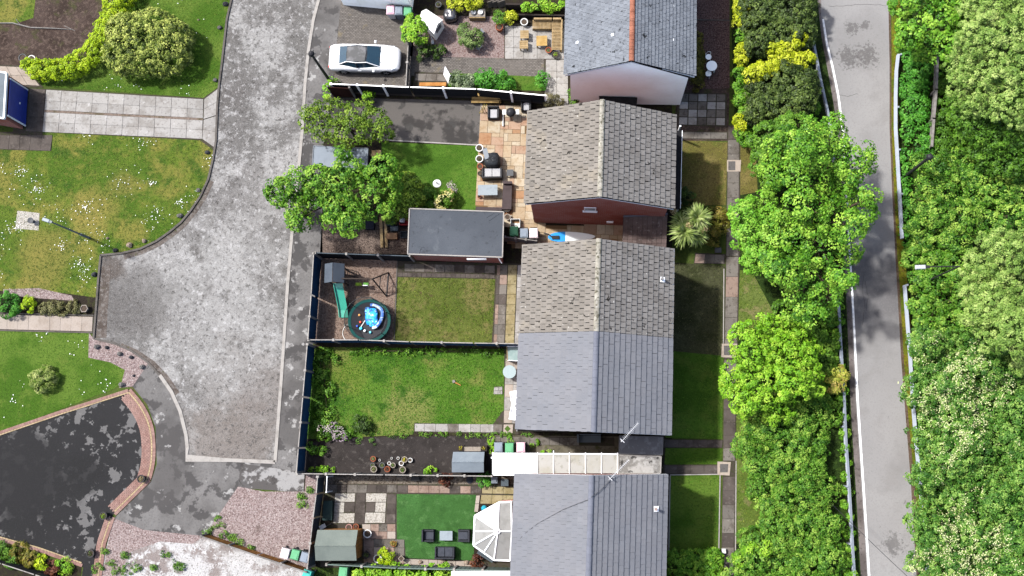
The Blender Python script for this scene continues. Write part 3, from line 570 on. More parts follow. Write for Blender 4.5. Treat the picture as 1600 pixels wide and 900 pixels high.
b_ = bed('path', [(1036, 686), (1130, 687), (1129, 700), (1036, 700)], 'dark slab branch path beside the slate-grey gable'); slabs(b_, [(1038, 687), (1129, 688), (1128, 699), (1038, 699)], 4, 1, m_slab_dark)
b_ = bed('path', [(1036, 726), (1128, 726), (1128, 741), (1036, 741)], 'dark slab branch path leading to the framed cover'); slabs(b_, [(1038, 727), (1121, 727), (1121, 740), (1038, 740)], 4, 1, m_slab_dark)
b_ = bed('path', [(1086, 395), (1134, 397), (1133, 413), (1084, 412)], 'mossy step slabs beside the palm'); slabs(b_, [(1087, 397), (1132, 398), (1131, 412), (1085, 411)], 3, 1, [m_slab_pinkish, m_slab_grey])
b_ = bed('path', [(1058, 205), (1137, 206), (1137, 218), (1056, 217)], 'dirty concrete strip above the dry lawn'); slabs(b_, [(1060, 206), (1136, 207), (1136, 217), (1058, 216)], 3, 1, m_slab_grey)
# inspection covers
m_cover = mk('cover_steel', C(128, 124, 120), [(8, 5, .5, .65, C(96, 92, 88), .7)], rough=.6)
def cover(px, inner, label):
    o = thing('inspection_cover', label, 'cover', P(sum(x for x, y in px)/4, sum(y for x, y in px)/4))
    MB().prism(PP(px, .062), .02).build('frame', mk('cover_frame', C(222, 206, 188), [(5, 5, .5, .65, C(190, 174, 156), .7)]), o); MB().prism(PP(inner, .066), .03).build('lid', m_cover, o)
cover([(1121, 721), (1142, 722), (1140, 743), (1121, 742)], [(1125, 725), (1138, 725), (1137, 738), (1125, 738)], 'steel lid in a pale square frame at the path junction')
cover([(1136, 250), (1158, 250), (1157, 268), (1136, 268)], [(1138, 252), (1149, 252), (1149, 266), (1138, 266)], 'grey lid in a white frame beside the dry lawn')
cover([(1128, 537), (1152, 537), (1150, 559), (1127, 558)], [(1131, 540), (1143, 540), (1142, 555), (1131, 555)], 'paver-filled lid in a thin pale frame between the shaded lawns')
# ============================================================ HOUSES, GARAGES, SHEDS
ZE, ZR = 5.4, 7.7
m_brick = mk('red_brick', A(.185, .058, .040), [(.8, 5, .45, .62, A(.155, .046, .032), .8), (5, 4, .55, .7, A(.12, .04, .03), .6)], brick=dict(c2=A(.155, .046, .034), m=A(.18, .125, .105), w=.225, h=.075, ms=.010, axes='wall'), bump=(20, .006))
m_render = mk('white_render', A(.82, .80, .75), [(.5, 5, .45, .65, A(.74, .70, .64), .8), (4, 5, .55, .7, A(.7, .65, .58), .4)], bump=(24, .004))
m_upvc = mk('white_upvc', A(.40, .405, .41), rough=.5, spec=.15)
m_glass = mk('window_glass', A(.02, .025, .03), rough=.06, spec=.9)
m_gutter = mk('black_gutter', A(.015, .015, .016), rough=.45, spec=.5)
m_felt = mk('roof_felt', C(30, 29, 28))
lich = [(1.0, 6, .47, .6, C(120, 114, 106), .8), (5, 6, .54, .62, C(86, 82, 78), .7), (9, 5, .61, .66, C(206, 202, 192), .75)]
m_tile_old = mk('weathered_tile', C(164, 160, 155), [(.8, 4, .47, .62, C(152, 147, 141), .8), (7, 4, .56, .66, C(128, 124, 118), .5), (2.2, 6, .65, .67, C(44, 42, 38), .9), (4.5, 4, .68, .70, C(240, 238, 232), .95)], island=.12, objr=.12, bump=(16, .01))
m_tile_pale = mk('lichened_tile', C(168, 161, 151), [(.8, 4, .45, .62, C(156, 149, 139), .8), (7, 4, .56, .66, C(134, 128, 119), .5), (.5, 5, .56, .66, C(186, 174, 152), .4), (2.2, 6, .645, .665, C(44, 41, 37), .9), (5, 4, .66, .69, C(222, 219, 210), .8)], island=.12, objr=.12, bump=(16, .01))
m_tile_new = mk('slate_grey_tile', C(159, 160, 165), [(.35, 4, .42, .6, C(150, 153, 160), .7), (.5, 4, .55, .66, C(168, 170, 175), .5), (.8, 7, .62, .72, C(134, 136, 140), .5), (5, 5, .55, .7, C(144, 148, 158), .4)], island=.035, objr=.035, bump=(22, .003), rough=.7)
m_tile_h1 = mk('blotched_slate', C(162, 168, 176), [(.6, 5, .45, .6, C(150, 156, 164), .8), (4, 6, .55, .62, C(128, 133, 140), .8), (2.6, 5, .64, .66, C(44, 46, 48), .9), (5, 4, .70, .72, C(236, 236, 234), .9)], island=.10, objr=.1, bump=(16, .01))
m_ridge_or = mk('orange_ridge_tile', C(206, 138, 112), [(3, 5, .45, .62, C(166, 104, 82), .8), (5, 5, .58, .66, C(120, 90, 76), .7)], objr=.12, bump=(14, .01))
m_ridge_old = mk('mossy_ridge_tile', C(196, 190, 174), [(3, 6, .45, .58, C(220, 215, 200), .8), (4, 5, .52, .6, C(92, 90, 64), .8), (8, 5, .6, .66, C(226, 222, 212), .8)], objr=.12, bump=(12, .02))
m_ridge_new = mk('grey_ridge_tile', C(146, 150, 163), [(3, 5, .5, .65, C(136, 140, 152), .7)], objr=.05)

def tile_mesh(mat, L, w, th=.026, lift=.055):
    me = bpy.data.meshes.new('roof_tile'); vs = []
    for x, z in ((0, 0), (L+.05, lift)):
        for y, zz in ((-w/2, z), (w/2, z), (w/2, z+th), (-w/2, z+th)): vs.append((x, y, zz))
    me.from_pydata(vs, [], [(0, 1, 2, 3), (4, 7, 6, 5), (3, 2, 6, 7), (0, 3, 7, 4), (1, 5, 6, 2), (0, 4, 5, 1)])
    me.materials.append(mat); return me
def house(name, label, eav, walls, zones, ridge, nparts, gauge=.345, tw=.33, ze=ZE, zr=ZR, verge=.08, eave=.32, ridge_mat=None, halfbond=True, jit=.006):
    """eav: the roof's four corner pixels TL TR BR BL at the eaves; zones: [(t0, t1, tile name, left mat, right mat, parts left)] along the ridge"""
    TL, TR, BR, BL = [P(u, v, ze) for u, v in eav]
    RT, RB = (TL+TR)/2, (BL+BR)/2; RT.z = RB.z = zr
    base = (TL+TR+BR+BL)/4; base.z = 0
    H_ = thing(name, label, 'house', base)
    # walls: one gabled shell, set in under the eaves and verges
    al = (RB-RT); al.z = 0; al.normalize(); ac = (TR-TL); ac.z = 0; wid = ac.length; ac.normalize(); ln = (RB-RT).length
    def pt(x, y, z): return Vector((RT.x, RT.y, 0))+ac*x+al*y+Vector((0, 0, z))
    hw = wid/2; sl = (zr-ze)/hw; zi = zr-(hw-eave)*sl-.10; w = MB(); xs = hw-eave
    prof = [(-xs, 0), (xs, 0), (xs, zi), (0, zr-.10), (-xs, zi)]
    for y0, y1 in ((verge, ln-verge),):
        vs = [pt(x, y0, z) for x, z in prof]+[pt(x, y1, z) for x, z in prof]
        w.add(vs, [(4, 3, 2, 1, 0), (5, 6, 7, 8, 9), (0, 1, 6, 5), (1, 2, 7, 6), (4, 0, 5, 9), (2, 3, 8, 7), (3, 4, 9, 8)])
    W_ = w.build('wall', walls, H_)
    # roof deck, gutters, bargeboards
    d = MB()
    for sgn, e0, e1 in ((-1, TL, BL), (1, TR, BR)):
        nrm = Vector((ac.x*sgn*sl, ac.y*sgn*sl, 1)).normalized(); dn2 = -nrm*.02; dn3 = -nrm*.10
        d.hexa([RT+dn3, RB+dn3, e1+dn3, e0+dn3, RT+dn2, RB+dn2, e1+dn2, e0+dn2] if sgn < 0 else [RB+dn3, RT+dn3, e0+dn3, e1+dn3, RB+dn2, RT+dn2, e0+dn2, e1+dn2])
    roof = d.build('roof', m_felt, H_)
    for sgn, e0, e1, gm in ((-1, TL, BL, m_gutter), (1, TR, BR, m_gutter if name != 'semi_detached_house' else m_upvc)):
        MB().tube([e0+ac*sgn*.04-Vector((0, 0, .12)), e1+ac*sgn*.04-Vector((0, 0, .12))], .055, 8).build('gutter', gm, H_)
    for yy in (0.01, ln-.01):
        b = MB()
        for sgn in (-1, 1):
            p0, p1 = pt(0, yy, zr-.11), pt(sgn*hw, yy, ze-.11); t2 = al*.02
            b.hexa([p0-t2-Vector((0, 0, .12)), p0+t2-Vector((0, 0, .12)), p1+t2-Vector((0, 0, .12)), p1-t2-Vector((0, 0, .12)), p0-t2, p0+t2, p1+t2, p1-t2])
        b.build('bargeboard', m_upvc, H_)
    # tiles
    slen = math.hypot(hw, zr-ze); nc = round(slen/gauge); gg = slen/nc; count = {}
    for (t0, t1, tn, ml, mr, cap, jag) in zones:
        nt_ = max(1, round(ln*(t1-t0)/tw)); ww = ln*(t1-t0)/nt_; rest = {}
        for sgn in (1, -1):
            mat = mr if sgn > 0 else ml; gp = .007 if tn == 'slate_tile' else (.038 if jit > .01 else .012); me = tile_mesh(mat, gg, ww-gp)
            dwn = (ac*sgn*hw+Vector((0, 0, ze-zr))).normalized(); nrm = Vector((-dwn.z*ac.x*sgn, -dwn.z*ac.y*sgn, ac.dot(dwn)*sgn)).normalized()
            yx = nrm.cross(dwn)
            for c in range(nc):
                o_ = .5 if (c % 2 and halfbond) else 0
                for k in range(nt_+(1 if o_ else 0)):
                    y0 = max(0, k-o_)*ww; y1 = min(nt_, k+1-o_)*ww
                    if jag and c % 2 and k == (nt_ if o_ else nt_-1): pass
                    yc_ = ln*t0+(y0+y1)/2; full = (y1-y0) > ww*.9
                    q0 = Vector((RT.x, RT.y, zr))+al*(yc_+random.uniform(-jit, jit)*.8)+dwn*(c*gg+random.uniform(-jit, jit)*.6)+nrm*(random.uniform(0, jit))
                    lf = .055+random.uniform(-jit, jit)
                    if full and count.get(tn, 0) < cap:
                        o = bpy.data.objects.new(tn, me); COL.objects.link(o); o.parent = H_; count[tn] = count.get(tn, 0)+1
                        yaw = Matrix.Rotation(random.uniform(-.015, .015), 4, 'Z') if jit > .004 else Matrix()
                        o.matrix_local = Matrix.Translation(-H_.location) @ Matrix.Translation(q0) @ Matrix((dwn, yx, nrm)).transposed().to_4x4() @ yaw
                    else:
                        mb = rest.setdefault(mat.name, (MB(), mat))[0]; hwid = (y1-y0)/2-gp/2; L = gg+.05
                        f = lambda x, y, z: q0+dwn*x+yx*y+nrm*z
                        mb.hexa([f(0, -hwid, 0), f(L, -hwid, lf), f(L, hwid, lf), f(0, hwid, 0), f(0, -hwid, .026), f(L, -hwid, lf+.026), f(L, hwid, lf+.026), f(0, hwid, .026)])
        for mb, mat in rest.values(): tag(mb.build('roof_tiles', mat, H_), kind='stuff')
    # ridge tiles
    for (t0, t1, mat) in ridge:
        n = max(1, round(ln*(t1-t0)/.42)); L = ln*(t1-t0)/n; b = MB(); vs = []; fs = []
        for e_ in (0, 1):
            for k in range(7):
                a = math.pi*(k/6)*.9+.157; vs.append((math.cos(a)*.16, -L/2*.97+e_*L*.985, math.sin(a)*.12-.05+.012*e_))
        for k in range(6): fs.append((k, k+1, k+8, k+7))
        fs += [tuple(range(7))[::-1], tuple(range(7, 14))]
        me = bpy.data.meshes.new('ridge_tile'); me.from_pydata(vs, [], fs); me.materials.append(mat)
        for k in range(n):
            o = bpy.data.objects.new('ridge_tile', me); COL.objects.link(o); o.parent = H_
            pos = Vector((RT.x, RT.y, zr+.03))+al*(ln*t0+(k+.5)*L)-H_.location
            o.matrix_local = Matrix.Translation(pos) @ Matrix((-ac, al, Vector((0, 0, 1)))).transposed().to_4x4() @ Matrix.Rotation(random.uniform(-.02, .02), 4, 'Z')
    return H_, dict(ac=ac, al=al, ln=ln, hw=hw, xs=xs, pt=pt, wall=W_, sl=sl, verge=verge)
def window(H_, c, along, out, w, h, nm='window'):
    """framed window on a wall: c centre, along the wall, out of the wall"""
    fr = MB(); f = lambda a, z, o: c+along*a+Vector((0, 0, z))+out*o
    def bar(a0, a1, z0, z1, o0, o1): fr.hexa([f(a0, z0, o0), f(a1, z0, o0), f(a1, z0, o1), f(a0, z0, o1), f(a0, z1, o0), f(a1, z1, o0), f(a1, z1, o1), f(a0, z1, o1)])
    t = .06
    bar(-w/2, w/2, -h/2, -h/2+t, -.02, .05); bar(-w/2, w/2, h/2-t, h/2, -.02, .05)
    bar(-w/2, -w/2+t, -h/2+t, h/2-t, -.02, .05); bar(w/2-t, w/2, -h/2+t, h/2-t, -.02, .05)
    if w > 1.0: bar(-t/2, t/2, -h/2+t, h/2-t, -.02, .045)
    bar(-w/2-.08, w/2+.08, -h/2-.05, -h/2-.001, -.02, .12)
    wo_ = fr.build(nm, m_upvc, H_)
    MB().hexa([f(-w/2+t, -h/2+t, .005), f(w/2-t, -h/2+t, .005), f(w/2-t, -h/2+t, .02), f(-w/2+t, -h/2+t, .02), f(-w/2+t, h/2-t, .005), f(w/2-t, h/2-t, .005), f(w/2-t, h/2-t, .02), f(-w/2+t, h/2-t, .02)]).build('pane', m_glass, wo_)
    return wo_
def door(H_, c, along, out, mat):
    f = lambda a, z, o: c+along*a+Vector((0, 0, z))+out*o
    d = MB().hexa([f(-.45, 0, -.02), f(.45, 0, -.02), f(.45, 0, .05), f(-.45, 0, .05), f(-.45, 2.05, -.02), f(.45, 2.05, -.02), f(.45, 2.05, .05), f(-.45, 2.05, .05)]).build('door', mat, H_)
    MB().box(f(.36, 1.0, .08), (.05, .05, .14)).build('handle', m_cover, d)
def dress(H_, g, units):
    """windows and doors of the two long fronts (seen from the side only)"""
    for a0, a1 in units:
        for sgn in (-1, 1):
            out = g['ac']*sgn
            for f_, w_, z in ((.28, 1.5, 1.4), (.28, 1.5, 4.1), (.75, 1.1, 4.1)):
                window(H_, g['pt'](sgn*g['xs'], a0+(a1-a0)*f_, z), g['al'], out, w_, 1.1)
            door(H_, g['pt'](sgn*g['xs'], a0+(a1-a0)*.75, 0.02), g['al'], out, m_upvc)

# white rendered house with the orange ridge
h1, g1 = house('rendered_house', 'white rendered house with blotched slate roof and orange ridge tiles', [(889, -130), (1087, -130), (1078, 121), (890, 115)], m_render,
      [(0, 1, 'roof_tile', m_tile_h1, m_tile_h1, 0, False)], [(0, 1, m_ridge_or)], 0, gauge=.25, tw=.24)
dress(h1, g1, [(.2, 6.2)])
for u, v in ((902, 67), (957, 55), (1054, 10), (1053, 63)):       # small white roof vents
    sgn = -1 if u < 980 else 1; q = P(u, v, 6.4 if u in (957,) else 5.9)
    x = (q-g1['pt'](0, 0, 0)).dot(g1['ac']); z = ZR-abs(x)*g1['sl']; q = P(u, v, z)
    MB().box(Vector((q.x, q.y, z+.06)), (.16, .16, .05), ry=math.atan(g1['sl'])*sgn).build('roof_vent', m_upvc, h1)
# brick house with the old tiled roof
h2, g2 = house('brick_house', 'red brick house with mossy old tiles and a small landing window', [(826, 173), (1055, 179), (1050, 326), (823, 319)], m_brick,
      [(0, 1, 'roof_tile', m_tile_pale, m_tile_old, 300, False)], [(0, 1, m_ridge_old)], 300, jit=.014)
dress(h2, g2, [(.2, 5.2)])
al = g2['al']; yv = g2['pt'](0, g2['ln']-g2['verge'], 0)
def on_gable(g, u, v, end=1):
    """point of the lower gable wall seen at a pixel"""
    o = Vector((0, 0, H)); d = P(u, v, 0)-o; q = g['pt'](0, g['ln']-g['verge'], 0); k = (q-o).dot(g['al'])/d.dot(g['al']); return o+d*k
window(h2, on_gable(g2, 922, 326.5), g2['ac'], g2['al'], .72, .85)
c = on_gable(g2, 953, 346); MB().box(c+g2['al']*.05, (.42, .10, .28)).build('vent', m_upvc, h2)
# flat black canopy over the front
mt_ = mk('black_felt', C(44, 44, 47), [(2, 5, .5, .65, C(58, 58, 60), .6)], rough=.6)
MB().prism(PP([(1040, 204), (1066, 204), (1063, 326), (1036, 326)], 2.6), 2.45).build('canopy', mt_, h2)
MB().strip([P(1066, 204, 2.6), P(1063, 326, 2.6)], .035, 2.40, 2.64).build('fascia', m_upvc, h2)
for v in (206, 324): MB().box(P(1060, v, 1.2), (.1, .1, 2.4)).build('canopy_post', m_upvc, h2)
# the pair: old tiles on the upper half, new slate-grey tiles on the lower half
h3, g3 = house('semi_detached_house', 'semi-detached pair, half old lichened tiles, half new slate-grey tiles', [(818, 382), (1052, 388), (1045, 677), (809, 674)], m_brick,
      [(0, .487, 'roof_tile', m_tile_pale, m_tile_old, 300, True), (.487, 1, 'slate_tile', m_tile_new, m_tile_new, 300, False)], [(0, .487, m_ridge_old), (.487, 1, m_ridge_new)], 300, jit=.012)
dress(h3, g3, [(.2, 5.4), (5.7, 11)])
# the house at the bottom with the all-grey roof
h4, g4 = house('grey_roofed_house', 'house with a complete slate-grey tiled roof beside the conservatory', [(806, 740), (1042, 741), (1036, 1040), (793, 1040)], m_brick,
      [(0, 1, 'slate_tile', m_tile_new, m_tile_new, 300, False)], [(0, 1, m_ridge_new)], 300, jit=.004)
dress(h4, g4, [(.2, 5.6)])
# soil pipes / flues standing out of the right-hand slopes
def flue(par, g, u, v, mat, plate):
    q = P(u, v, 6.1); x = (q-g['pt'](0, 0, 0)).dot(g['ac']); z = ZR-abs(x)*g['sl']; q = P(u, v, z)
    f = MB().tube([q-Vector((0, 0, .1)), q+Vector((0, 0, .38))], .065, 10).tube([q+Vector((0, 0, .38)), q+Vector((0, 0, .46))], .085, 10).build('flue_pipe', mat, par)
    MB().box(q+Vector((.05, 0, .045)), (.30, .30, .02), ry=math.atan(g['sl'])).build('flashing', plate, f)
flue(h3, g3, 1034, 437, mk('flue_grey', C(170, 168, 166)), m_upvc); flue(h4, g4, 1024, 795, mk('flue_buff', C(196, 172, 160)), m_upvc)
# aerials clamped to the gables, with a cable wandering over the grey roof
m_alu = mk('aerial_alloy', A(.34, .34, .34), [(9, 4, .5, .7, A(.2, .2, .2), .6)], rough=.4, metal=.6)
def aerial(p0, p1, z, label, cable=None):
    a, b = P(*p0, z), P(*p1, z); o = thing('tv_aerial', label, 'aerial', Vector((a.x, a.y, z-1.6)))
    MB().tube([a-Vector((0, 0, 1.6)), a+Vector((0, 0, .1))], .022, 8).build('mast', m_alu, o)
    MB().tube([a-(b-a)*.06, b], .014, 6).build('boom', m_alu, o)
    d = (b-a).normalized(); n = Vector((-d.y, d.x, 0)); L = (b-a).length
    for k in range(13):
        c = a+d*(L*(.14+.86*k/12)); w = .13-.004*k
        MB().tube([c-n*w, c+n*w], .006, 5).build('element', m_alu, o)
    MB().box(a+d*.02+Vector((0, 0, .0)), (.03, .3, .16), rz=math.atan2(d.y, d.x)).build('reflector', m_alu, o)
    if cable: MB().tube(cable, .016, 5).build('cable', m_gutter, o)
def roofpt(g, u, v, up=.05):
    z = 6.5
    for _ in range(6): q = P(u, v, z); x = (q-g['pt'](0, 0, 0)).dot(g['ac']); z = ZR-abs(x)*g['sl']
    return Vector((q.x, q.y, z+up))
aerial((972, 689), (997, 661), 7.6, 'rake-shaped television aerial over the gable of the tiled pair')
cab = [roofpt(g4, u, v, .13) for u, v in ((952, 752), (938, 766), (925, 776), (919, 781), (905, 786), (880, 796), (858, 808), (840, 818), (822, 832), (808, 846))]
aerial((953, 748), (982, 719), 7.4, 'rake-shaped television aerial above the grey roof, trailing a black cable', cab)

# --- side additions between the houses
def flat_roof(name, label, px, z, roofmat, wallmat, cat, fascia=None, over=.12, ft=.10, kids=None):
    top = PP(px, z); c = sum(top, Vector())/len(top); c.z = 0; o = thing(name, label, cat, c)
    cc = sum(top, Vector())/len(top)
    wl = [Vector((q.x, q.y, z-.13)).lerp(Vector((cc.x, cc.y, z-.13)), over/(q-cc).length*1.3) for q in top]
    MB().prism(wl, 0).build('wall', wallmat, o)
    MB().prism([Vector((q.x, q.y, z)) for q in top], z-.125).build('roof', roofmat, o)
    if fascia:
        for a, b in zip(top, top[1:]+top[:1]): MB().strip([a, b], ft, z-.15, z+.04).build('fascia', fascia, o)
    return o
GD = flat_roof('brick_garage', 'flat felt-roofed brick garage with white fascia beside the green lawn', [(640, 326), (787, 331), (785, 402), (637, 397)], 2.5,
     mk('grey_felt', C(112, 118, 126), [(.3, 4, .42, .6, C(100, 106, 114), .9), ('spot', 655, 335, 1.0, C(74, 78, 82), .8, .8), ('spot', 645, 390, .9, C(84, 88, 92), .7, .8), (.9, 5, .58, .66, C(130, 136, 142), .6), (4, 5, .6, .68, C(70, 72, 76), .5), (20, 3, .5, .8, C(90, 94, 100), .4)], bump=(10, .01)), m_brick, 'garage', m_kerb, ft=.07)
MB().tube([P(779, 403, 2.4), P(784, 411, 1.9), P(784, 411, .05)], .035, 8).build('downpipe', m_upvc, GD)
MB().box(P(745, 404.5, 2.1)+Vector((0, -.02, 0)), (1.2, .08, .35)).build('window', m_upvc, GD)
for k, pts in enumerate(([(655, 396), (658, 387), (662, 386), (666, 391), (672, 392)], [(760, 340), (772, 333)], [(764, 345), (780, 334)])):   # ridges in the felt
    MB().tube([P(u, v, 2.505) for u, v in pts], .02, 6).build('felt_crease', MATS['grey_felt'], GD)
GE = flat_roof('brick_garage', 'flat-roofed brick garage with a blue up-and-over door', [(-110, 96), (10, 114), (6, 185), (-115, 165)], 2.4, mk('pale_felt', C(150, 160, 166), [(1, 5, .45, .6, C(130, 140, 146), .7)]), m_brick, 'garage', m_upvc, over=.06)
m_blue = mk('blue_door', A(.006, .016, .12), [(2, 4, .45, .65, A(.008, .02, .14), .8)], rough=.45, spec=.5)
dl = [P(12, 116, 2.4), P(7.5, 184, 2.4)]; dd = (dl[1]-dl[0]).normalized(); nn = Vector((-dd.y, dd.x, 0)); nn = nn if nn.x > 0 else -nn
for k in range(6):
    z0, z1 = .05+k*.35, .05+(k+1)*.35-.012; a, b = dl[0]+dd*.28+nn*.02, dl[1]-dd*.28+nn*.02
    dpan = MB().hexa([Vector((a.x, a.y, z0)), Vector((b.x, b.y, z0)), Vector((b.x, b.y, z0))+nn*.06, Vector((a.x, a.y, z0))+nn*.06, Vector((a.x, a.y, z1)), Vector((b.x, b.y, z1)), Vector((b.x, b.y, z1))+nn*.06, Vector((a.x, a.y, z1))+nn*.06]).build('door_panel', m_blue, GE)
MB().box((dl[0]+dl[1])/2+nn*.10-Vector((0, 0, 1.45)), (.05, .12, .07)).build('door_handle', m_upvc, GE)
for e in (0, 1):
    q = dl[e]+dd*(.22 if e == 0 else -.22)+nn*.05; MB().box(Vector((q.x, q.y, 1.1)), (.07, .09, 2.2)).build('door_frame', m_upvc, GE)
# cream sectional garage at the top
cg = thing('sectional_garage', 'cream concrete panel garage at the head of the car drive', 'garage', P(592, 0))
m_cream = mk('cream_panel', A(.8, .78, .72), [(.8, 5, .45, .62, A(.7, .68, .6), .8)], objr=.03)
a, b = P(537, 8), P(644, 18); n = 4; dv = (b-a)/n; up = Vector((-dv.y, dv.x, 0)).normalized()
for k in range(n):
    p0, p1 = a+dv*k+dv*.006, a+dv*(k+1)-dv*.006
    MB().hexa([p0, p1, p1+up*.08, p0+up*.08]+[q+Vector((0, 0, 2.2)) for q in (p0, p1, p1+up*.08, p0+up*.08)]).build('wall_panel', m_cream, cg)
q4 = [a, b, b+up*5, a+up*5]; MB().prism([Vector((q.x, q.y, 2.32)) for q in q4], 2.2).build('roof', m_felt, cg)
MB().prism([Vector((q.x, q.y, 2.2)) for q in (a+up*.1, b+up*.1, b+up*4.9, a+up*4.9)], 0).build('back_wall', m_cream, cg)

# polycarbonate lean-to between the pair and the grey-roofed house
lt = thing('lean_to', 'white lean-to with stained clear roof panels between two houses', 'lean-to', P(880, 726))
m_poly = mk('polycarbonate_sheet', C(248, 247, 240), [(.7, 6, .45, .62, C(234, 230, 212), .9), (3, 6, .56, .66, C(200, 198, 184), .6)], rough=.35, alpha=.92)
m_polyw = mk('opal_sheet', A(.36, .37, .37), [(1.0, 6, .46, .62, A(.25, .26, .25), .8)], rough=.4)
xs_ = [770, 816, 840, 865, 890, 915, 940, 965]
for k in range(7):
    u0, u1 = xs_[k]+.6, xs_[k+1]-.6; vb = 743 if u0 < 806 else 739.5
    q = [P(u0, 709, 2.55), P(u1, 709.5, 2.55), P(u1, vb, 2.35), P(u0, vb, 2.35)]
    MB().hexa([Vector((x.x, x.y, x.z-.03)) for x in (q[3], q[2], q[1], q[0])]+[q[3], q[2], q[1], q[0]]).build('roof_panel', m_polyw if k < 2 else m_poly, lt)
for u in xs_:
    MB().tube([P(u, 707 if u != 865 else 704, 2.57), P(u, 741, 2.38)], .035, 6).build('glazing_bar', m_upvc, lt)
MB().strip([P(769, 708.5, 2.5), P(966, 709.5, 2.5)], .08, 2.42, 2.60).build('top_rail', m_upvc, lt)
for u in (771, 815, 890, 964): MB().box(P(u, 712, 1.25)-Vector((0, .1, 0)), (.09, .09, 2.5)).build('post', m_upvc, lt)
MB().strip([P(772, 742, 2.2), P(803, 742.5, 2.2)], .06, 0.0, 2.3).build('end_wall', m_upvc, lt)
m_dirtyfelt = mk('dirty_mineral_felt', C(226, 223, 217), [(.9, 6, .48, .56, C(150, 146, 140), .8), (2.2, 6, .56, .6, C(62, 60, 58), .85), (6, 5, .55, .65, C(236, 234, 230), .6)], bump=(14, .008))
flat_roof('side_extension', 'side extension with pale stained felt roof at the lean-to end', [(967, 711), (1033, 713), (1032, 739.5), (966, 739.5)], 2.62, m_dirtyfelt, m_brick, 'extension', m_kerb, ft=.06)
m_wetfelt = mk('wet_black_felt', C(92, 94, 98), [(.9, 5, .46, .50, C(30, 30, 31)), (2.2, 6, .58, .60, C(24, 24, 25)), (4, 4, .62, .66, C(150, 152, 156), .6)], rough=.3, spec=.5)
flat_roof('side_extension', 'side extension with wet black felt roof under the gable', [(968, 681), (1036, 683), (1035, 710.5), (967, 709)], 2.56, m_wetfelt, m_brick, 'extension', m_gutter, ft=.05)
flat_roof('flat_roof_extension', 'white flat-roofed extension beyond the pale green fence', [(706, 893), (798, 893), (797, 990), (704, 990)], 2.5, mk('white_grp', A(.5, .51, .5), [(2, 5, .5, .7, A(.4, .4, .39), .6)], rough=.5), m_render, 'extension', m_upvc, ft=.05)
# tiled side porch between the brick house and the pair
pr = thing('tiled_side_porch', 'tiled lean-to porch roof between the brick gable and the pair', 'porch', P(1005, 365))
q = [P(974, 338, 3.0), P(1043, 334, 3.0), P(1041, 386, 2.35), P(972, 386, 2.35)]
wl = [Vector((x.x, x.y, 2.2)).lerp(Vector((q[0].x+1.2, q[0].y-.8, 2.2)), .12) for x in q]; MB().prism(wl, 0).build('wall', m_brick, pr)
MB().hexa([x-Vector((0, 0, .12)) for x in (q[3], q[2], q[1], q[0])]+[x-Vector((0, 0, .03)) for x in (q[3], q[2], q[1], q[0])]).build('roof', m_felt, pr)
m_ptile = mk('brown_tile', C(136, 118, 112), [(1, 5, .45, .6, C(112, 96, 92), .8), (6, 5, .58, .66, C(180, 170, 162), .6)], objr=.14, bump=(14, .01))
dn_ = (q[3]-q[0]); L = dn_.length; nr = 7; ncol = 9; dwn = dn_.normalized(); acx = (q[1]-q[0]).normalized(); nrm = acx.cross(-dwn).normalized(); nrm = nrm if nrm.z > 0 else -nrm
yx = nrm.cross(dwn); me = tile_mesh(m_ptile, L/nr, (q[1]-q[0]).length/ncol-.012)
for r_ in range(nr):
    for c_ in range(ncol):
        p = lerp2(q, (c_+.5)/ncol, r_/nr); o = bpy.data.objects.new('roof_tile', me); COL.objects.link(o); o.parent = pr
        o.matrix_local = Matrix.Translation(p-pr.location-nrm*.02) @ Matrix((dwn, yx, nrm)).transposed().to_4x4()
MB().tube([q[0]+nrm*.04, q[1]+nrm*.04], .06, 8).build('ridge_capping', m_ridge_new, pr)

# conservatory with the white fan roof
cv = thing('conservatory', 'white conservatory with a fanned polycarbonate roof and centre boss', 'conservatory', P(775, 830))
rim = [(799, 784), (780, 785), (742, 806), (740, 852), (772, 875), (797, 876)]; RM = [P(u, v, 2.3) for u, v in rim]; APX = P(778, 830, 3.1); APH = P(800, 830, 3.1)
m_cp = [mk('conservatory_pane', A(.36, .37, .37), rough=.3, spec=.3), mk('conservatory_pane_grey', C(186, 185, 180), [(2, 5, .5, .65, C(160, 159, 153), .6)], rough=.4, spec=.15)]  # brighter copy for the sunward pane puts the sunlight into its colour
def tri(pts, mat, par, nm='roof_pane'):
    c = sum(pts, Vector())/len(pts); p = [x.lerp(c, .02) for x in pts]; n = len(p); b = MB()
    b.add(p+[x-Vector((0, 0, .03)) for x in p], [list(range(n)), list(range(2*n-1, n-1, -1))]+[(i, (i+1) % n, (i+1) % n+n, i+n) for i in range(n)]); return b.build(nm, mat, par)
mid = RM[3].lerp(RM[4], .5)
for pts, mi in (((RM[0], RM[1], APX, APH), 1), ((RM[1], RM[2], APX), 0), ((RM[2], RM[2].lerp(RM[3], .52), APX), 1), ((RM[2].lerp(RM[3], .52), RM[3], APX), 1), ((RM[3], mid, APX), 1), ((mid, RM[4], APX), 1), ((RM[4], RM[5], APH, APX), 1)):
    tri(list(pts), m_cp[mi], cv)
for e in (RM[1], RM[2], RM[2].lerp(RM[3], .52), RM[3], mid, RM[4], APH): MB().tube([APX+Vector((0, 0, .03)), e+Vector((0, 0, .03))], .045, 6).build('roof_bar', m_upvc, cv)
for a, b in zip(RM, RM[1:]): MB().tube([a, b], .06, 8).build('gutter', m_upvc, cv)
MB().tube([RM[0], APH], .05, 6).tube([APH, RM[5]], .05, 6).build('wall_plate', m_upvc, cv)
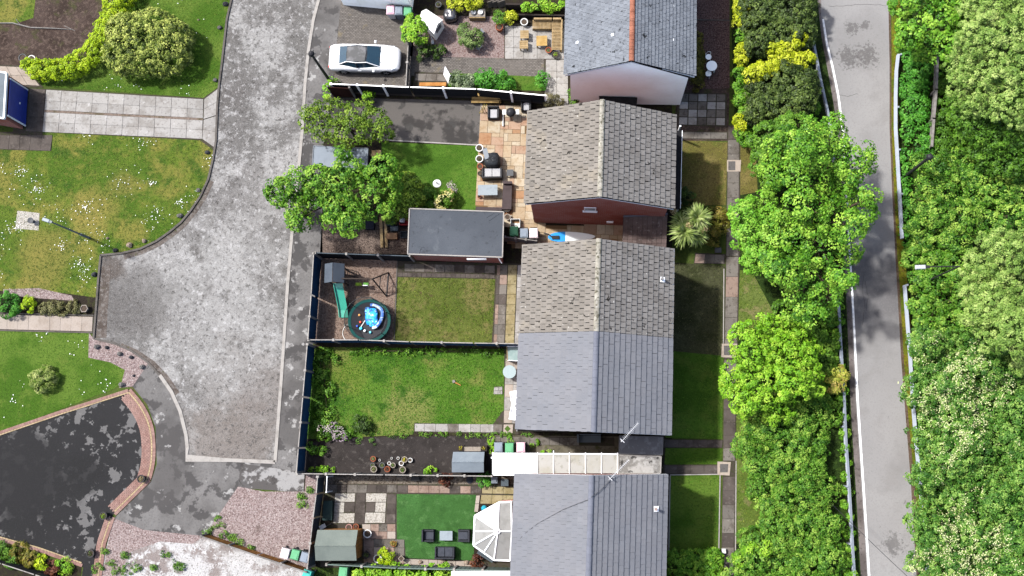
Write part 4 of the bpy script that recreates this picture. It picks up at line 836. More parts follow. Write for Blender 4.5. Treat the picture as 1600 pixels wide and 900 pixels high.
MB().lathe(APX, [(.16, 0), (.16, .06), (.09, .09), (.05, .16), (.01, .2)], 14).build('roof_boss', m_upvc, cv)
for a, b in zip(RM, RM[1:]):
    a2, b2 = Vector((a.x, a.y, 0)), Vector((b.x, b.y, 0)); cc = Vector((APX.x+.3, APX.y, 0)); a2 = a2.lerp(cc, .03); b2 = b2.lerp(cc, .03)
    MB().strip([a2, b2], .12, 0, .6).build('dwarf_wall', m_brick, cv)
    n = max(1, round((b2-a2).length/.8))
    for k in range(n):
        p0, p1 = a2.lerp(b2, k/n), a2.lerp(b2, (k+1)/n); wd = MB().strip([p0.lerp(p1, .06), p1.lerp(p0, .06)], .02, .66, 2.2).build('window', m_glass, cv)
        MB().box((p0.x, p0.y, 1.43), (.07, .07, 1.62)).build('mullion', m_upvc, cv)

# --- sheds
def shed(label, px, ze, zr, roofmat, wallmat, gable_mat=None, board=None):
    TL, TR, BR, BL = [P(u, v, ze) for u, v in px]; Lr, Rr = (TL+BL)/2, (TR+BR)/2; Lr.z = Rr.z = zr
    c = (TL+TR+BR+BL)/4; c.z = 0; o = thing('garden_shed', label, 'shed', c); t = Vector((0, 0, .04))
    for nm, a, b, d, e in (('roof_slope', TL, Lr, Rr, TR), ('roof_slope', Lr, BL, BR, Rr)):
        MB().hexa([a-t, b-t, d-t, e-t, a, b, d, e]).build(nm, roofmat, o)
    MB().tube([Lr, Rr], .035, 6).build('ridge', roofmat, o)
    ins = lambda q, k: Vector((q.x, q.y, 0)).lerp(Vector((c.x, c.y, 0)), k)
    w = [ins(q, .07) for q in (BL, BR, TR, TL)]; zt = ze-.03
    l, r_ = ins(Lr, .07), ins(Rr, .07); lz, rz_ = Vector((l.x, l.y, zr-.07)), Vector((r_.x, r_.y, zr-.07))
    u_ = [Vector((q.x, q.y, zt)) for q in w]; b = MB()
    b.add(w+u_+[lz, rz_], [(0, 1, 5, 4), (2, 3, 7, 6), (3, 0, 4, 8, 7), (1, 2, 6, 9, 5), (4, 5, 9, 8), (6, 7, 8, 9), (3, 2, 1, 0)]); b.build('wall', wallmat, o)
    if gable_mat:     # boarded gable end with a door, on the right
        a, b2 = w[1], w[2]; n = 9; ot = Vector((.03, 0, 0))
        for k in range(n):
            p0, p1 = a.lerp(b2, k/n+.006), a.lerp(b2, (k+1)/n-.006); m_ = abs((k+.5)/n-.5)*2; z1 = zt+(zr-.09-zt)*(1-m_)
            MB().hexa([p0, p0+ot, p1+ot, p1]+[Vector((x.x, x.y, z1)) for x in (p0, p0+ot, p1+ot, p1)]).build('board', gable_mat, o)
    return o
m_gfelt = mk('green_grey_felt', C(158, 168, 158), [(.8, 5, .45, .62, C(142, 152, 144), .8), (18, 3, .5, .75, C(124, 132, 126), .5)], bump=(24, .004))
m_bluefelt = mk('blue_grey_felt', C(172, 184, 192), [(.8, 5, .45, .62, C(156, 168, 178), .8), (18, 3, .5, .75, C(140, 150, 158), .4)], bump=(24, .004))
m_orwood = mk('orange_timber', C(236, 168, 96), [(3, 6, .45, .6, C(206, 138, 72), .8)], objr=.15); m_dkwood = mk('dark_timber', C(72, 64, 60), [(3, 5, .5, .65, C(54, 48, 46), .7)], objr=.12)
shed('shed with green-grey felt roof and orange boarded end', [(496, 828), (559, 828), (557, 876), (493, 876)], 1.85, 2.3, m_gfelt, m_orwood, m_orwood)
shed('small shed with pale blue-grey roof on the dark tarmac', [(708, 706), (757, 706), (756, 738), (706, 738)], 1.5, 1.85, m_bluefelt, m_dkwood, m_dkwood)
sh = flat_roof('metal_shed', 'low metal shed with pale blue roof under the leafy tree', [(490, 228), (575, 232), (573, 264), (488, 259)], 1.9, mk('pale_blue_metal', C(166, 178, 190), [(1, 5, .5, .65, C(148, 160, 172), .7), (.7, 4, .56, .64, C(112, 120, 112), .6)], rough=.6, spec=.1), m_dkwood, 'shed', mk('shed_trim', C(176, 184, 192)), ft=.04)
MB().strip([P(546, 231, 1.91), P(545, 262, 1.91)], .03, 1.88, 1.93).build('roof_seam', MATS['shed_trim'], sh)
# white play shed with a little window, top garden
ps = thing('play_shed', 'white plastic play shed with a small grey window', 'shed', P(676, 36))
q = [P(657, 25, 1.3), P(667, 14, 1.3), P(691, 30, 1.3), P(682, 46, 1.3)]; rid = [P(668, 12, 1.65), P(688, 39, 1.65)]
m_pl = mk('white_plastic', A(.48, .47, .44), [(2, 5, .55, .7, A(.62, .6, .56), .6)], rough=.5)
q = [P(655, 30, 1.25), P(666, 14, 1.25), P(692, 31, 1.25), P(678, 53, 1.25)]
l, r_ = (q[0]+q[1])/2, (q[2]+q[3])/2; l.z = r_.z = 1.7
for a, b, d, e in ((q[0], q[3], r_, l), (l, r_, q[2], q[1])): MB().hexa([a-Vector((0, 0, .04)), b-Vector((0, 0, .04)), d-Vector((0, 0, .04)), e-Vector((0, 0, .04)), a, b, d, e]).build('roof_slope', m_pl, ps)
c = sum(q, Vector())/4; wl = [Vector((x.x, x.y, 1.2)).lerp(Vector((c.x, c.y, 1.2)), .07) for x in q]; MB().prism(wl, 0).build('wall', m_pl, ps)
b = MB(); e0, e1 = Vector((wl[2].x, wl[2].y, 1.2)), Vector((wl[3].x, wl[3].y, 1.2)); b.add([e0, e1, (e0+e1)/2+Vector((0, 0, .42))], [(0, 1, 2), (2, 1, 0)]); b.build('gable', m_pl, ps)
dr = (e1-e0).normalized(); ou = Vector((dr.y, -dr.x, 0)); ou = ou if ou.y < 0 else -ou
cc = (e0+e1)/2; MB().box(Vector((cc.x, cc.y, .95))+ou*.02, (.55, .05, .42), rz=math.atan2(dr.y, dr.x)).build('window', mk('grey_window', C(150, 150, 150), rough=.3), ps)
# ============================================================ FENCES, RAILS, LAMPS
m_panel_blue = mk('navy_fence_panel', C(62, 112, 158), [(1, 5, .45, .6, C(48, 90, 130), .7), (8, 4, .5, .7, C(40, 72, 104), .5)], objr=.08)
m_panel_dark = mk('charcoal_fence_panel', C(60, 62, 66), [(1, 5, .45, .6, C(46, 48, 52), .7)], objr=.1)
m_panel_slate = mk('slate_fence_panel', C(110, 122, 130), [(1, 5, .45, .6, C(92, 104, 112), .7)], objr=.1)
m_panel_green = mk('pale_green_fence_panel', C(150, 170, 160), [(1, 5, .45, .6, C(132, 152, 142), .7)], objr=.05)
m_post = mk('concrete_post', C(212, 206, 198), [(4, 5, .5, .65, C(150, 144, 136), .7)], objr=.06)
m_greywood = mk('grey_timber', C(176, 171, 165), [(4, 6, .45, .62, C(142, 136, 130), .8)], objr=.12)
def fence(label, px, h, pm, qm, panel=1.83, style='board', name='fence', group=None, capm=None, cat='fence'):
    pts = [P(u, v, h) for u, v in px]; pts = [Vector((q.x, q.y, 0)) for q in pts]; o = thing(name, label, cat, pts[0], group=group)
    for si, (a, b) in enumerate(zip(pts, pts[1:])):
        n = max(1, round((b-a).length/panel)); d = (b-a)/n; dr = d.normalized(); s = Vector((-dr.y, dr.x, 0)); ang = math.atan2(dr.y, dr.x)
        for k in range(n):
            p0, p1 = a+d*k, a+d*(k+1)
            if k or si == 0: MB().box((p0.x, p0.y, (h+.04)/2), (.13, .16, h+.04), rz=ang).build('post', qm, o)
            L = (p1-p0).length-.11; c = (p0+p1)/2; b_ = MB()
            if style == 'board':
                nb = 12
                for j in range(nb):
                    x = -L/2+(j+.5)*L/nb; q = c+dr*x+s*(.006 if j % 2 else -.006); b_.box((q.x, q.y, (h-.02)/2+.03), (L/nb+.012, .022, h-.1), rz=ang)
                b_.build('panel', pm, o)
                MB().box((c.x, c.y, h-.02), (L, .055, .04), rz=ang).build('cap_rail', capm or qm, o)
            elif style == 'rails':
                for z0, z1 in ((.02, .3), (.34, .66), (.70, 1.02), (1.06, 1.38), (1.42, h-.03)):
                    q = c+s*random.uniform(-.008, .008); MB().box((q.x, q.y, (z0+z1)/2), (L, .035, z1-z0), rz=ang).build('board', pm if z0 > .1 else m_slab_dark, o)
                MB().box((c.x, c.y, h-.015), (L, .07, .03), rz=ang).build('cap_rail', capm or qm, o)
            elif style == 'pickets':
                nb = 9
                for j in range(nb):
                    x = -L/2+(j+.5)*L/nb; q = c+dr*x; MB().box((q.x, q.y, h/2+.02), (L/nb*.86, .03, h-.04), rz=ang).build('board', pm, o)
                MB().box((c.x, c.y, h), (L+.1, .09, .05), rz=ang).build('cap_rail', capm or qm, o)
        if si == len(pts)-2: MB().box((b.x, b.y, (h+.04)/2), (.10, .10, h+.04), rz=ang).build('post', qm, o)
    return o
fence('charcoal boarded fence with pale concrete posts beside the white car', [(517, 131), (640, 136), (745, 139), (852, 149)], 1.75, m_panel_dark, mk('pale_post', A(.62, .61, .58), [(4, 5, .5, .65, A(.5, .48, .45), .7)]), style='rails')
fence('low grey fence at the nose of the white car', [(638, 62), (634, 133)], 1.0, m_greywood, m_post, panel=1.4)
fence('navy fence between the footway and the play area', [(490, 396), (486, 460), (481, 529)], 1.9, m_panel_blue, m_post, capm=m_post)
fence('charcoal fence between the play area and the garage', [(492, 395), (640, 400)], 1.9, m_panel_dark, m_post, capm=m_panel_slate)
fence('navy fence between the trampoline garden and the long lawn', [(482, 531), (560, 531), (640, 534), (740, 536), (812, 537)], 1.8, m_panel_blue, m_post, capm=m_post)
fence('navy fence between the footway and the long lawn', [(480, 538), (473, 620), (466, 700), (463, 738)], 1.9, m_panel_blue, m_post, capm=m_post)
fence('pale-capped fence between dark tarmac and the slab terrace', [(464, 740), (600, 742), (768, 744)], 1.6, m_panel_slate, m_post, capm=m_post)
fence('slate-grey fence beside the pink gravel plot', [(496, 745), (494, 772), (489, 810), (480, 888)], 1.8, m_panel_slate, m_post, capm=m_post)
fence('pale green fence below the artificial lawn', [(510, 882), (620, 888), (799, 892)], 1.6, m_panel_green, m_post, capm=m_panel_green)
fence('orange timber fence between the pink and white gravel', [(314, 838), (400, 868), (478, 894)], 1.3, m_orwood, m_greywood, style='pickets', panel=1.5)
fence('white-railed black fence below the planted bed', [(-50, 868), (2, 881), (54, 898), (120, 920)], 1.2, mk('black_fence_panel', A(.012, .012, .012)), m_upvc, capm=m_post, panel=2.0)
fence('short grey panel screen across the side alley', [(789, 370), (838, 376)], 1.2, m_greywood, m_greywood, panel=.6)
# brown gate at the end of the charcoal fence
gt = thing('timber_gate', 'dark brown timber gate at the end of the charcoal fence', 'gate', P(530, 150)); m_gate = mk('brown_gate', C(92, 56, 48), [(4, 5, .45, .62, C(70, 42, 36), .8)], objr=.12)
a, b = P(512, 136, 1.7), P(546, 138, 1.7)
for k in range(8):
    q = a.lerp(b, (k+.5)/8); MB().box((q.x, q.y, .87), ((b-a).length/8-.01, .03, 1.66)).build('board', m_gate, gt)
for z in (.3, 1.4): MB().box(((a.x+b.x)/2, a.y-.03, z), ((b-a).length, .03, .1)).build('rail', m_gate, gt)
for q in (a, b): MB().box((q.x, q.y+.04, .9), (.12, .12, 1.8)).build('post', m_greywood, gt)
# trellis gate by the slab terrace
tg = thing('trellis_gate', 'diamond trellis gate at the corner of the slab terrace', 'gate', P(512, 757)); a, b = P(511, 745, 1.5), P(510, 769, 1.5)
for q in (a, b): MB().box((q.x, q.y, .78), (.07, .07, 1.55)).build('post', m_upvc, tg)
for k in range(6):
    s, e = k/6, min(1, (k+2)/6); MB().tube([Vector((a.x, a.lerp(b, s).y, .2)), Vector((a.x, a.lerp(b, e).y, 1.45))], .012, 4).build('lath', m_greywood, tg)
    MB().tube([Vector((a.x+.015, a.lerp(b, e).y, .2)), Vector((a.x+.015, a.lerp(b, s).y, 1.45))], .012, 4).build('lath', m_greywood, tg)
MB().tube([a, b], .03, 6).build('top_rail', m_upvc, tg)
# steel guard rails along the lane
m_galv = mk('galvanised_steel', C(204, 214, 226), [(1.2, 5, .5, .65, C(184, 194, 206), .7), (7, 5, .62, .7, C(160, 160, 156), .5)], rough=.55)
def guard(label, px, side, h=.72):
    pts = resample2(px, h); o = thing('guard_rail', label, 'guard rail', Vector((pts[0].x, pts[0].y, 0)), group=None)
    prof = [(x*1.35, z) for x, z in [(0, -.155), (.04, -.12), (.08, -.09), (.04, -.04), (.0, 0), (.04, .04), (.08, .09), (.04, .12), (0, .155)]]
    prof = prof+[(x-.012, z) for x, z in prof[::-1]]; k = len(prof); ring = []
    for i, q in enumerate(pts):
        d = (pts[min(i+1, len(pts)-1)]-pts[max(i-1, 0)]); d.z = 0; d.normalize(); n = Vector((-d.y, d.x, 0))*side
        ring.append([Vector((q.x, q.y, h-.16+z))+n*x*1.3 for x, z in prof])
    step = 4
    for s in range(0, len(pts)-1, step):
        b = MB(); seg = ring[s:s+step+1]
        b.add([v for r_ in seg for v in r_], [(i*k+j, i*k+(j+1) % k, (i+1)*k+(j+1) % k, (i+1)*k+j) for i in range(len(seg)-1) for j in range(k)]); b.build('beam', m_galv, o)
        q = pts[s]; d = (pts[min(s+1, len(pts)-1)]-q).normalized(); n = Vector((-d.y, d.x, 0))*side
        MB().box(Vector((q.x, q.y, .35))-n*.08, (.11, .11, .7)).build('post', m_galv, o)
    return o
def resample2(px, h):
    pts = [P(u, v, h) for u, v in px]; out = [pts[0]]
    for a, b in zip(pts, pts[1:]):
        n = max(1, round((b-a).length/.8)); out += [a.lerp(b, (k+1)/n) for k in range(n)]
    return out
guard('galvanised guard rail beside the dark evergreen hedge', [(1269, 58), (1274, 85), (1281, 122), (1290, 162), (1297, 195), (1303, 260)], 1)
guard('long galvanised guard rail beside the ivy hedge', [(1306, 420), (1309, 465), (1313, 540), (1318, 620), (1321, 690), (1326, 760), (1331, 850), (1336, 930)], 1)
guard('galvanised guard rail beside the ferny bank', [(1406, 84), (1403, 110), (1402, 150), (1402, 200), (1405, 250), (1409, 320), (1412, 372)], -1)
guard('half-overgrown guard rail below the flowering elder', [(1416, 445), (1421, 510), (1425, 560), (1429, 625), (1434, 690), (1440, 748), (1448, 840), (1454, 930)], -1)
# weathered wooden post-and-rail at the wood's edge
rf = thing('rail_fence', 'weathered grey rail fence in the undergrowth', 'fence', P(1462, 150)); rp = [P(1465, 88, 1.1), P(1463, 140, 1.1), P(1459, 185, 1.1), P(1456, 228, 1.1)]
for a, b in zip(rp, rp[1:]): MB().box((a+b)/2, ((b-a).length+.1, .16, .06), rz=math.atan2((b-a).y, (b-a).x)).build('rail', m_greywood, rf); MB().box(((a+b)/2)-Vector((0, 0, .45)), ((b-a).length, .05, .12), rz=math.atan2((b-a).y, (b-a).x)).build('rail', m_greywood, rf)
for a in rp: MB().box((a.x, a.y, .55), (.12, .12, 1.1)).build('post', m_greywood, rf)
# --- lamps and poles
m_pole = mk('lamp_steel', C(168, 176, 178), [(3, 5, .5, .65, C(140, 148, 150), .7)], rough=.5); m_blk = mk('black_paint', A(.012, .012, .013), rough=.4)
m_lens = mk('lamp_lens', A(.72, .74, .76), rough=.3, spec=.5)
def lamp(label, base, top, h, head_dir, armlen, polemat, headmat, headlen=.6):
    b = P(*base); b.z = 0; o = thing('street_lamp', label, 'street lamp', b)
    MB().tube([b, b+Vector((0, 0, 1.2))], .085, 12).build('column_base', polemat, o); MB().tube([b+Vector((0, 0, 1.2)), b+Vector((0, 0, h))], [.06, .045], 10).build('column', polemat, o)
    d = Vector((head_dir[0], head_dir[1], 0)).normalized(); t = b+Vector((0, 0, h))
    if armlen: MB().tube([t-Vector((0, 0, .05)), t+d*armlen*.5+Vector((0, 0, .12)), t+d*armlen+Vector((0, 0, .15))], .035, 8).build('arm', polemat, o)
    hc = t+d*(armlen+headlen*.4)+Vector((0, 0, .15 if armlen else .03)); an = math.atan2(d.y, d.x)
    hd = MB().box(hc, (headlen, headlen*.42, .10), rz=an, taper=.8).build('lamp_head', headmat, o, bevel=.02)
    MB().box(hc-d*headlen*.62, (headlen*.3, headlen*.26, .09), rz=an).build('lamp_neck', polemat, hd); MB().box(hc-Vector((0, 0, .06)), (headlen*.8, headlen*.34, .03), rz=an).build('lens', m_lens, hd)
lamp('grey street lamp standing on the daisy lawn', (140, 372), None, 4.9, (-1, .35), .05, m_pole, mk('lamp_head_grey', C(186, 200, 208), rough=.4), .55)
lamp('street lamp with a long arm reaching out over the lane verge', (1440, 443), None, 6.2, (-1, -.02), 1.9, m_blk, mk('lamp_head_white', C(235, 238, 240), rough=.4), .62)
def pole(label, base, h):
    b = P(*base); o = thing('utility_pole', label, 'utility pole', b); MB().tube([b, b+Vector((0, 0, h))], [.11, .08], 10).build('pole', m_blk, o)
    for a in (0, 1.2, 2.2): MB().tube([b+Vector((-.3*math.cos(a), -.3*math.sin(a), h-.1-.1*a)), b+Vector((.3*math.cos(a), .3*math.sin(a), h-.1-.1*a))], .025, 6).build('crossarm', m_blk, o)
    MB().lathe(b+Vector((0, 0, h)), [(.16, -.25), (.2, -.1), (.14, .05), (.05, .1)], 12).build('junction_cap', m_blk, o)
pole('black utility pole beside the white car drive', (517, 129), 5.1); pole('black utility pole among the bushes across the lane', (1413, 277), 4.7)
cb = MB().tube([P(1300, 788, 4.6), P(1357, 843, 4.45), P(1385, 870, 4.4), P(1417, 900, 4.4), P(1500, 980, 4.6)], .014, 6).build('overhead_cable', m_blk); tag(solo(cb), 'thin black cable slung over the lane', 'cable')

# ============================================================ THE CAR
def car():
    base = P(571, 93, .4); base.z = .02; o = thing('parked_car', 'white coupe with black panoramic roof on the block-paved drive', 'car', base, rz=math.radians(-2.5))
    m_w = mk('white_car_paint', A(.40, .40, .395), rough=.3, spec=.4, coat=.5); m_g = mk('tinted_glass', A(.008, .02, .03), rough=.1, spec=.35)
    m_rf = mk('glossy_black_roof', A(.010, .011, .012), [(2.5, 5, .48, .6, A(.05, .05, .053), .7)], rough=.4, spec=.2); m_t = mk('tyre', A(.012, .012, .012), rough=.8); m_rim = mk('alloy_rim', A(.4, .4, .42), rough=.3, metal=.8)
    L = 4.70
    # body loft: x, half width, floor z, shoulder z, deck z
    st = [(-2.35, .62, .40, .62, .66), (-2.28, .78, .30, .74, .86), (-2.05, .86, .24, .82, .97), (-1.5, .90, .20, .86, 1.02), (-.8, .905, .18, .86, .98), (0, .905, .18, .85, .95), (.8, .90, .18, .84, .95), (1.3, .895, .20, .80, .93), (1.8, .87, .22, .72, .84), (2.15, .79, .26, .62, .73), (2.30, .66, .32, .54, .60), (2.37, .45, .38, .48, .50)]
    vs = []; fs = []
    for x, w, f, s, d in st:
        vs += [(x, -w*.86, f), (x, -w*.98, f+.12), (x, -w, (f+s)/2+.08), (x, -w*.965, s), (x, -w*.80, d), (x, -w*.4, d+.02), (x, 0, d+.03), (x, w*.4, d+.02), (x, w*.80, d), (x, w*.965, s), (x, w, (f+s)/2+.08), (x, w*.98, f+.12), (x, w*.86, f)]
    k = 13
    for i in range(len(st)-1):
        for j in range(k): fs.append((i*k+j, (i+1)*k+j, (i+1)*k+(j+1) % k, i*k+(j+1) % k))
    fs += [tuple(range(k)), tuple(((len(st)-1)*k+j) for j in range(k))[::-1]]
    b = MB(); b.add(vs, [f[::-1] for f in fs]); body = b.build('body', m_w, o, world=False, smooth=True)
    # glasshouse: rings from beltline to roof
    def ring(z, x0, x1, w0, w1, wm): return [(x0, -w0, z), ((x0+x1)/2-.1, -wm, z), (x1, -w1, z), (x1+.05, 0, z), (x1, w1, z), ((x0+x1)/2-.1, wm, z), (x0, w0, z), (x0-.05, 0, z)]
    lo = ring(.94, -1.72, 1.12, .66, .70, .80); hi = ring(1.36, -1.02, .28, .52, .55, .60); b = MB()
    b.add(lo+hi, [(i, (i+1) % 8, 8+(i+1) % 8, 8+i) for i in range(8)]); b.build('window', m_g, o, world=False)
    top = ring(1.40, -.95, .18, .46, .48, .53); b = MB(); b.add(hi+top, [(i, (i+1) % 8, 8+(i+1) % 8, 8+i) for i in range(8)]+[(8, 9, 10, 11, 12, 13, 14, 15)]); b.build('roof', m_rf, o, world=False, smooth=False)
    for s in (-1, 1):   # white pillars and roof rails
        MB().tube([(1.14, s*.71, .95), (.30, s*.575, 1.37), (-.38, s*.615, 1.38), (-1.02, s*.54, 1.37), (-1.75, s*.66, .97)], .028, 8).build('pillar', m_w, o, world=False)
        MB().tube([(-.35, s*.80, .95), (-.42, s*.625, 1.37)], .035, 6).build('pillar', m_blk, o, world=False)
        mr = MB().box((.72, s*1.0, .98), (.16, .2, .12), rz=s*-.2, taper=.8).build('mirror', m_w, o, world=False, bevel=.02)
        MB().box((1.98, s*.66, .70), (.36, .20, .10), rz=-s*.55, ry=.35).build('headlight', mk('headlight_glass', A(.35, .38, .4), rough=.1, spec=.8), o, world=False, bevel=.02)
        MB().box((-2.27, s*.60, .70), (.10, .24, .09), rz=s*.35).build('tail_light', mk('tail_red', A(.35, .02, .02), rough=.2), o, world=False)
        MB().strip([(-.95, s*.907, 0), (.95, s*.905, 0)], .012, .46, .475).build('door_crease', m_cover, o, world=False)
        MB().box((-.25, s*.905, .72), (.22, .03, .03)).build('door_handle', m_upvc, o, world=False)
        for x in (-1.38, 1.42):
            w = MB(); c = Vector((x, s*.80, .315)); n = 20; vs = []
            prof = [(.20, -.09), (.30, -.105), (.325, -.06), (.325, .06), (.30, .105), (.20, .09)]
            for r_, y in prof:
                for q in range(n): a = 2*math.pi*q/n; vs.append(c+Vector((r_*math.cos(a), y, r_*math.sin(a))))
            w.add(vs, [(i*n+q, i*n+(q+1) % n, (i+1)*n+(q+1) % n, (i+1)*n+q) for i in range(5) for q in range(n)]+[tuple(5*n+q for q in range(n)), tuple(q for q in range(n))[::-1]]); wh = w.build('wheel', m_t, o, world=False)
            r2 = MB()
            for q in range(5): a = 2*math.pi*q/5; r2.box(c+Vector((.1*math.cos(a), s*.098, .1*math.sin(a))), (.2, .02, .05), ry=-a)
            r2.build('rim', m_rim, wh, world=False)
            # dark wheel arch
            MB().tube([Vector((x+.36*math.cos(a), s*.885, .30+.36*math.sin(a))) for a in [math.pi*t/10 for t in range(11)]], .035, 6).build('wheel_arch', m_blk, o, world=False)
    MB().box((2.31, 0, .46), (.06, .7, .14)).build('grille', m_blk, o, world=False)
    for y in (-.35, .35): MB().tube([(1.2, y-.25, .985), (1.02, y+.3, 1.01)], .012, 5).build('wiper', m_blk, o, world=False)
car()

# ============================================================ SMALLER THINGS
def bin_(u, v, rz, label, body, lid, group=None):
    b = P(u, v, 1.06); b.z = .02; o = thing('wheelie_bin', label, 'wheelie bin', b, rz)
    bm = mk('bin_'+body[0], body[1], [(3, 4, .5, .65, tuple(x*.8 for x in body[1][:3])+(1,), .5)], rough=.5); lm = mk('bin_lid_'+lid[0], lid[1], [(3, 4, .5, .65, tuple(x*.85 for x in lid[1][:3])+(1,), .5)], rough=.45)
    t = MB(); t.hexa([Vector(p) for p in ((-.2, -.22, .06), (.2, -.22, .06), (.2, .22, .06), (-.2, .22, .06), (-.25, -.28, .96), (.25, -.28, .96), (.25, .28, .96), (-.25, .28, .96))]); t.box((0, 0, .95), (.55, .62, .05)); t.build('body', bm, o, world=False)
    l = MB().hexa([Vector(p) for p in ((-.27, -.31, .98), (.27, -.31, .98), (.27, .31, .98), (-.27, .31, .98), (-.23, -.26, 1.05), (.23, -.26, 1.05), (.23, .27, 1.08), (-.23, .27, 1.08))]).build('lid', lm, o, world=False, bevel=.015)
    MB().box((0, -.05, 1.075), (.3, .34, .02)).build('lid_rib', lm, l, world=False)
    MB().tube([(-.2, .36, .98), (.2, .36, .98)], .018, 6).tube([(-.2, .3, .98), (-.2, .36, .98)], .018, 6).tube([(.2, .3, .98), (.2, .36, .98)], .018, 6).build('handle', m_blk, o, world=False)
    for x in (-.24, .24): MB().tube([(x-.025, .24, .10), (x+.025, .24, .10)], .10, 12).build('wheel', m_blk, o, world=False)
BG = ('grey', A(.08, .09, .10)); BGR = ('green', A(.03, .09, .05)); BP = ('pale', A(.3, .28, .27)); LG = ('slate', A(.09, .105, .125)); LGR = ('green', A(.05, .15, .075)); LP = ('pink', A(.36, .2, .235)); LPP = ('palepink', A(.38, .32, .325))
for a in ((610, 15, 0, 'pink-lidded white wheelie bin against the cream garage', BP, LP), (623, 16, 0, 'grey wheelie bin against the cream garage', BG, LG), (637, 17, 0, 'green wheelie bin against the cream garage', BGR, LGR),
          (445, 865, -.25, 'pale pink-lidded wheelie bin behind the orange fence', BP, LPP), (461, 867, -.25, 'green wheelie bin behind the orange fence', BGR, LGR), (476, 871, -.25, 'grey wheelie bin behind the orange fence', BG, LG),
          (536, 894, -.1, 'green wheelie bin below the green-grey shed', BGR, LGR), (479, 899, -.3, 'teal wheelie bin at the foot of the orange fence', ('teal', A(.02, .1, .085)), ('teal', A(.03, .18, .15))),
          (803, 361, 0, 'green wheelie bin in the sandstone side alley', BGR, LGR), (819, 364, 0, 'grey wheelie bin in the sandstone side alley', BG, LG), (834, 364, 0, 'pale pink-lidded wheelie bin in the sandstone side alley', BP, LPP),
          (779, 699, 0, 'grey wheelie bin behind the white lean-to', BG, LG), (796, 700, 0, 'green wheelie bin behind the white lean-to', BGR, LGR), (814, 699, 0, 'pink-lidded wheelie bin behind the white lean-to', BP, LP)):
    bin_(*a)
m_stone = [mk('stone_grey', C(150, 146, 142), [(4, 5, .45, .6, C(112, 108, 104), .8)], bump=(8, .03)), mk('stone_dark', C(92, 92, 96), [(4, 5, .45, .6, C(66, 66, 70), .8)], bump=(8, .03)), mk('stone_buff', C(206, 186, 166), [(4, 5, .45, .6, C(170, 148, 128), .8)], bump=(8, .03))]
def stone(u, v, s, mi, label, group=None):
    b = P(u, v, s*.25); b.z = .01; rnd = random.Random(int(u*7+v)); n = 9; m = MB(); vs = []
    for r_, z in ((.75, 0), (1, .28), (.72, .6), (.3, .78)):
        for k in range(n): a = 2*math.pi*k/n; q = r_*s/2*rnd.uniform(.78, 1.15); vs.append((b.x+q*math.cos(a), b.y+q*math.sin(a)*.85, b.z+z*s*rnd.uniform(.85, 1.1)*.8))
    m.add(vs, [(i*n+k, i*n+(k+1) % n, (i+1)*n+(k+1) % n, (i+1)*n+k) for i in range(3) for k in range(n)]+[tuple(range(n))[::-1], tuple(3*n+k for k in range(n))])
    o = m.build('edging_stone', m_stone[mi]); solo(o); tag(o, label, 'stone', group)
for u, v, s, mi in ((343, 43, .34, 0), (336, 125, .34, 0), (352, 6, .4, 1)): stone(u, v, s, mi, ('dark stone at the kerb farthest from the slab drive' if mi == 1 else 'pale square stone at the kerb %s' % ('beside the clipped shrub' if v < 80 else 'where the slab drive begins')))
for u, v, s, mi, lb in ((310, 297, .32, 0, 'small grey stone on the curved kerb of the daisy lawn'), (281, 337, .42, 0, 'big square grey stone on the curved kerb of the daisy lawn'), (225, 376, .34, 2, 'smaller buff stone of the pair on the daisy lawn kerb'), (202, 383, .42, 2, 'larger buff stone of the pair on the daisy lawn kerb'), (180, 391, .36, 1, 'dark stone beside the two buff stones on the kerb'), (324, 238, .34, 1, 'dark stone at the daisy lawn corner by the slab drive'), (147, 429, .4, 1, 'dark stone on the straight kerb near the heather bed')): stone(u, v, s, mi, lb)
for u, v, s, mi in ((151, 542, .42, 0), (167, 543, .3, 1), (187, 553, .38, 0), (205, 558, .32, 1), (222, 573, .38, 0), (209, 587, .2, 1), (190, 601, .42, 0)): stone(u, v, s, mi, ('dark small boulder in the curved pink gravel bed' if mi else 'pale grey boulder in the curved pink gravel bed'), ('dark boulders in the pink gravel bed' if mi else 'pale boulders in the pink gravel bed'))
for u, v, s, mi in ((657, 878, .3, 2), (692, 877, .4, 2), (729, 879, .36, 2)): stone(u, v, s, mi, 'buff stone under the pale green fence', 'stones under the pale green fence')
for u, v, s in ((274, 113, .25), (310, 31, .16), (168, 372, .22)): stone(u, v, s, 2, 'small buff stone lying in the grass', 'small stones in the grass')
m_soilpot = mk('pot_compost', A(.03, .022, .016), bump=(12, .02))
def pot(u, v, r_, h, mat, label, plant=None, group=None, sides=18):
    b = P(u, v, h); b.z = .01; o = thing('plant_pot', label, 'plant pot', b, group=group); t = min(.04, r_*.2)
    MB().lathe((0, 0, 0), [(r_*.72, 0), (r_*.96, h*.86), (r_*1.04, h*.86), (r_*1.04, h), (r_-t, h), (r_-t*1.3, h-.05)], sides).build('pot', mat, o, world=False)
    MB().lathe((0, 0, 0), [(r_-t*1.6, h-.08), (r_-t*1.6, h-.04)], sides).build('compost', m_soilpot, o, world=False)
    if plant: tuft(o, (0, 0, h-.05), r_*plant[1], plant[0], plant[2] if len(plant) > 2 else 60)
    return o
def tuft(par, c, r_, mat, n=60, name='foliage', up=.9):
    u_ = RNG.normal(size=(n, 3)); u_ /= np.linalg.norm(u_, axis=1)[:, None]; u_[:, 2] = np.abs(u_[:, 2]); rad = r_*RNG.uniform(.45, 1.0, n)[:, None]
    cc = np.array(c)+u_*rad*np.array([1, 1, up]); leaf_quads(par, cc, u_, r_*.34, mat, name)
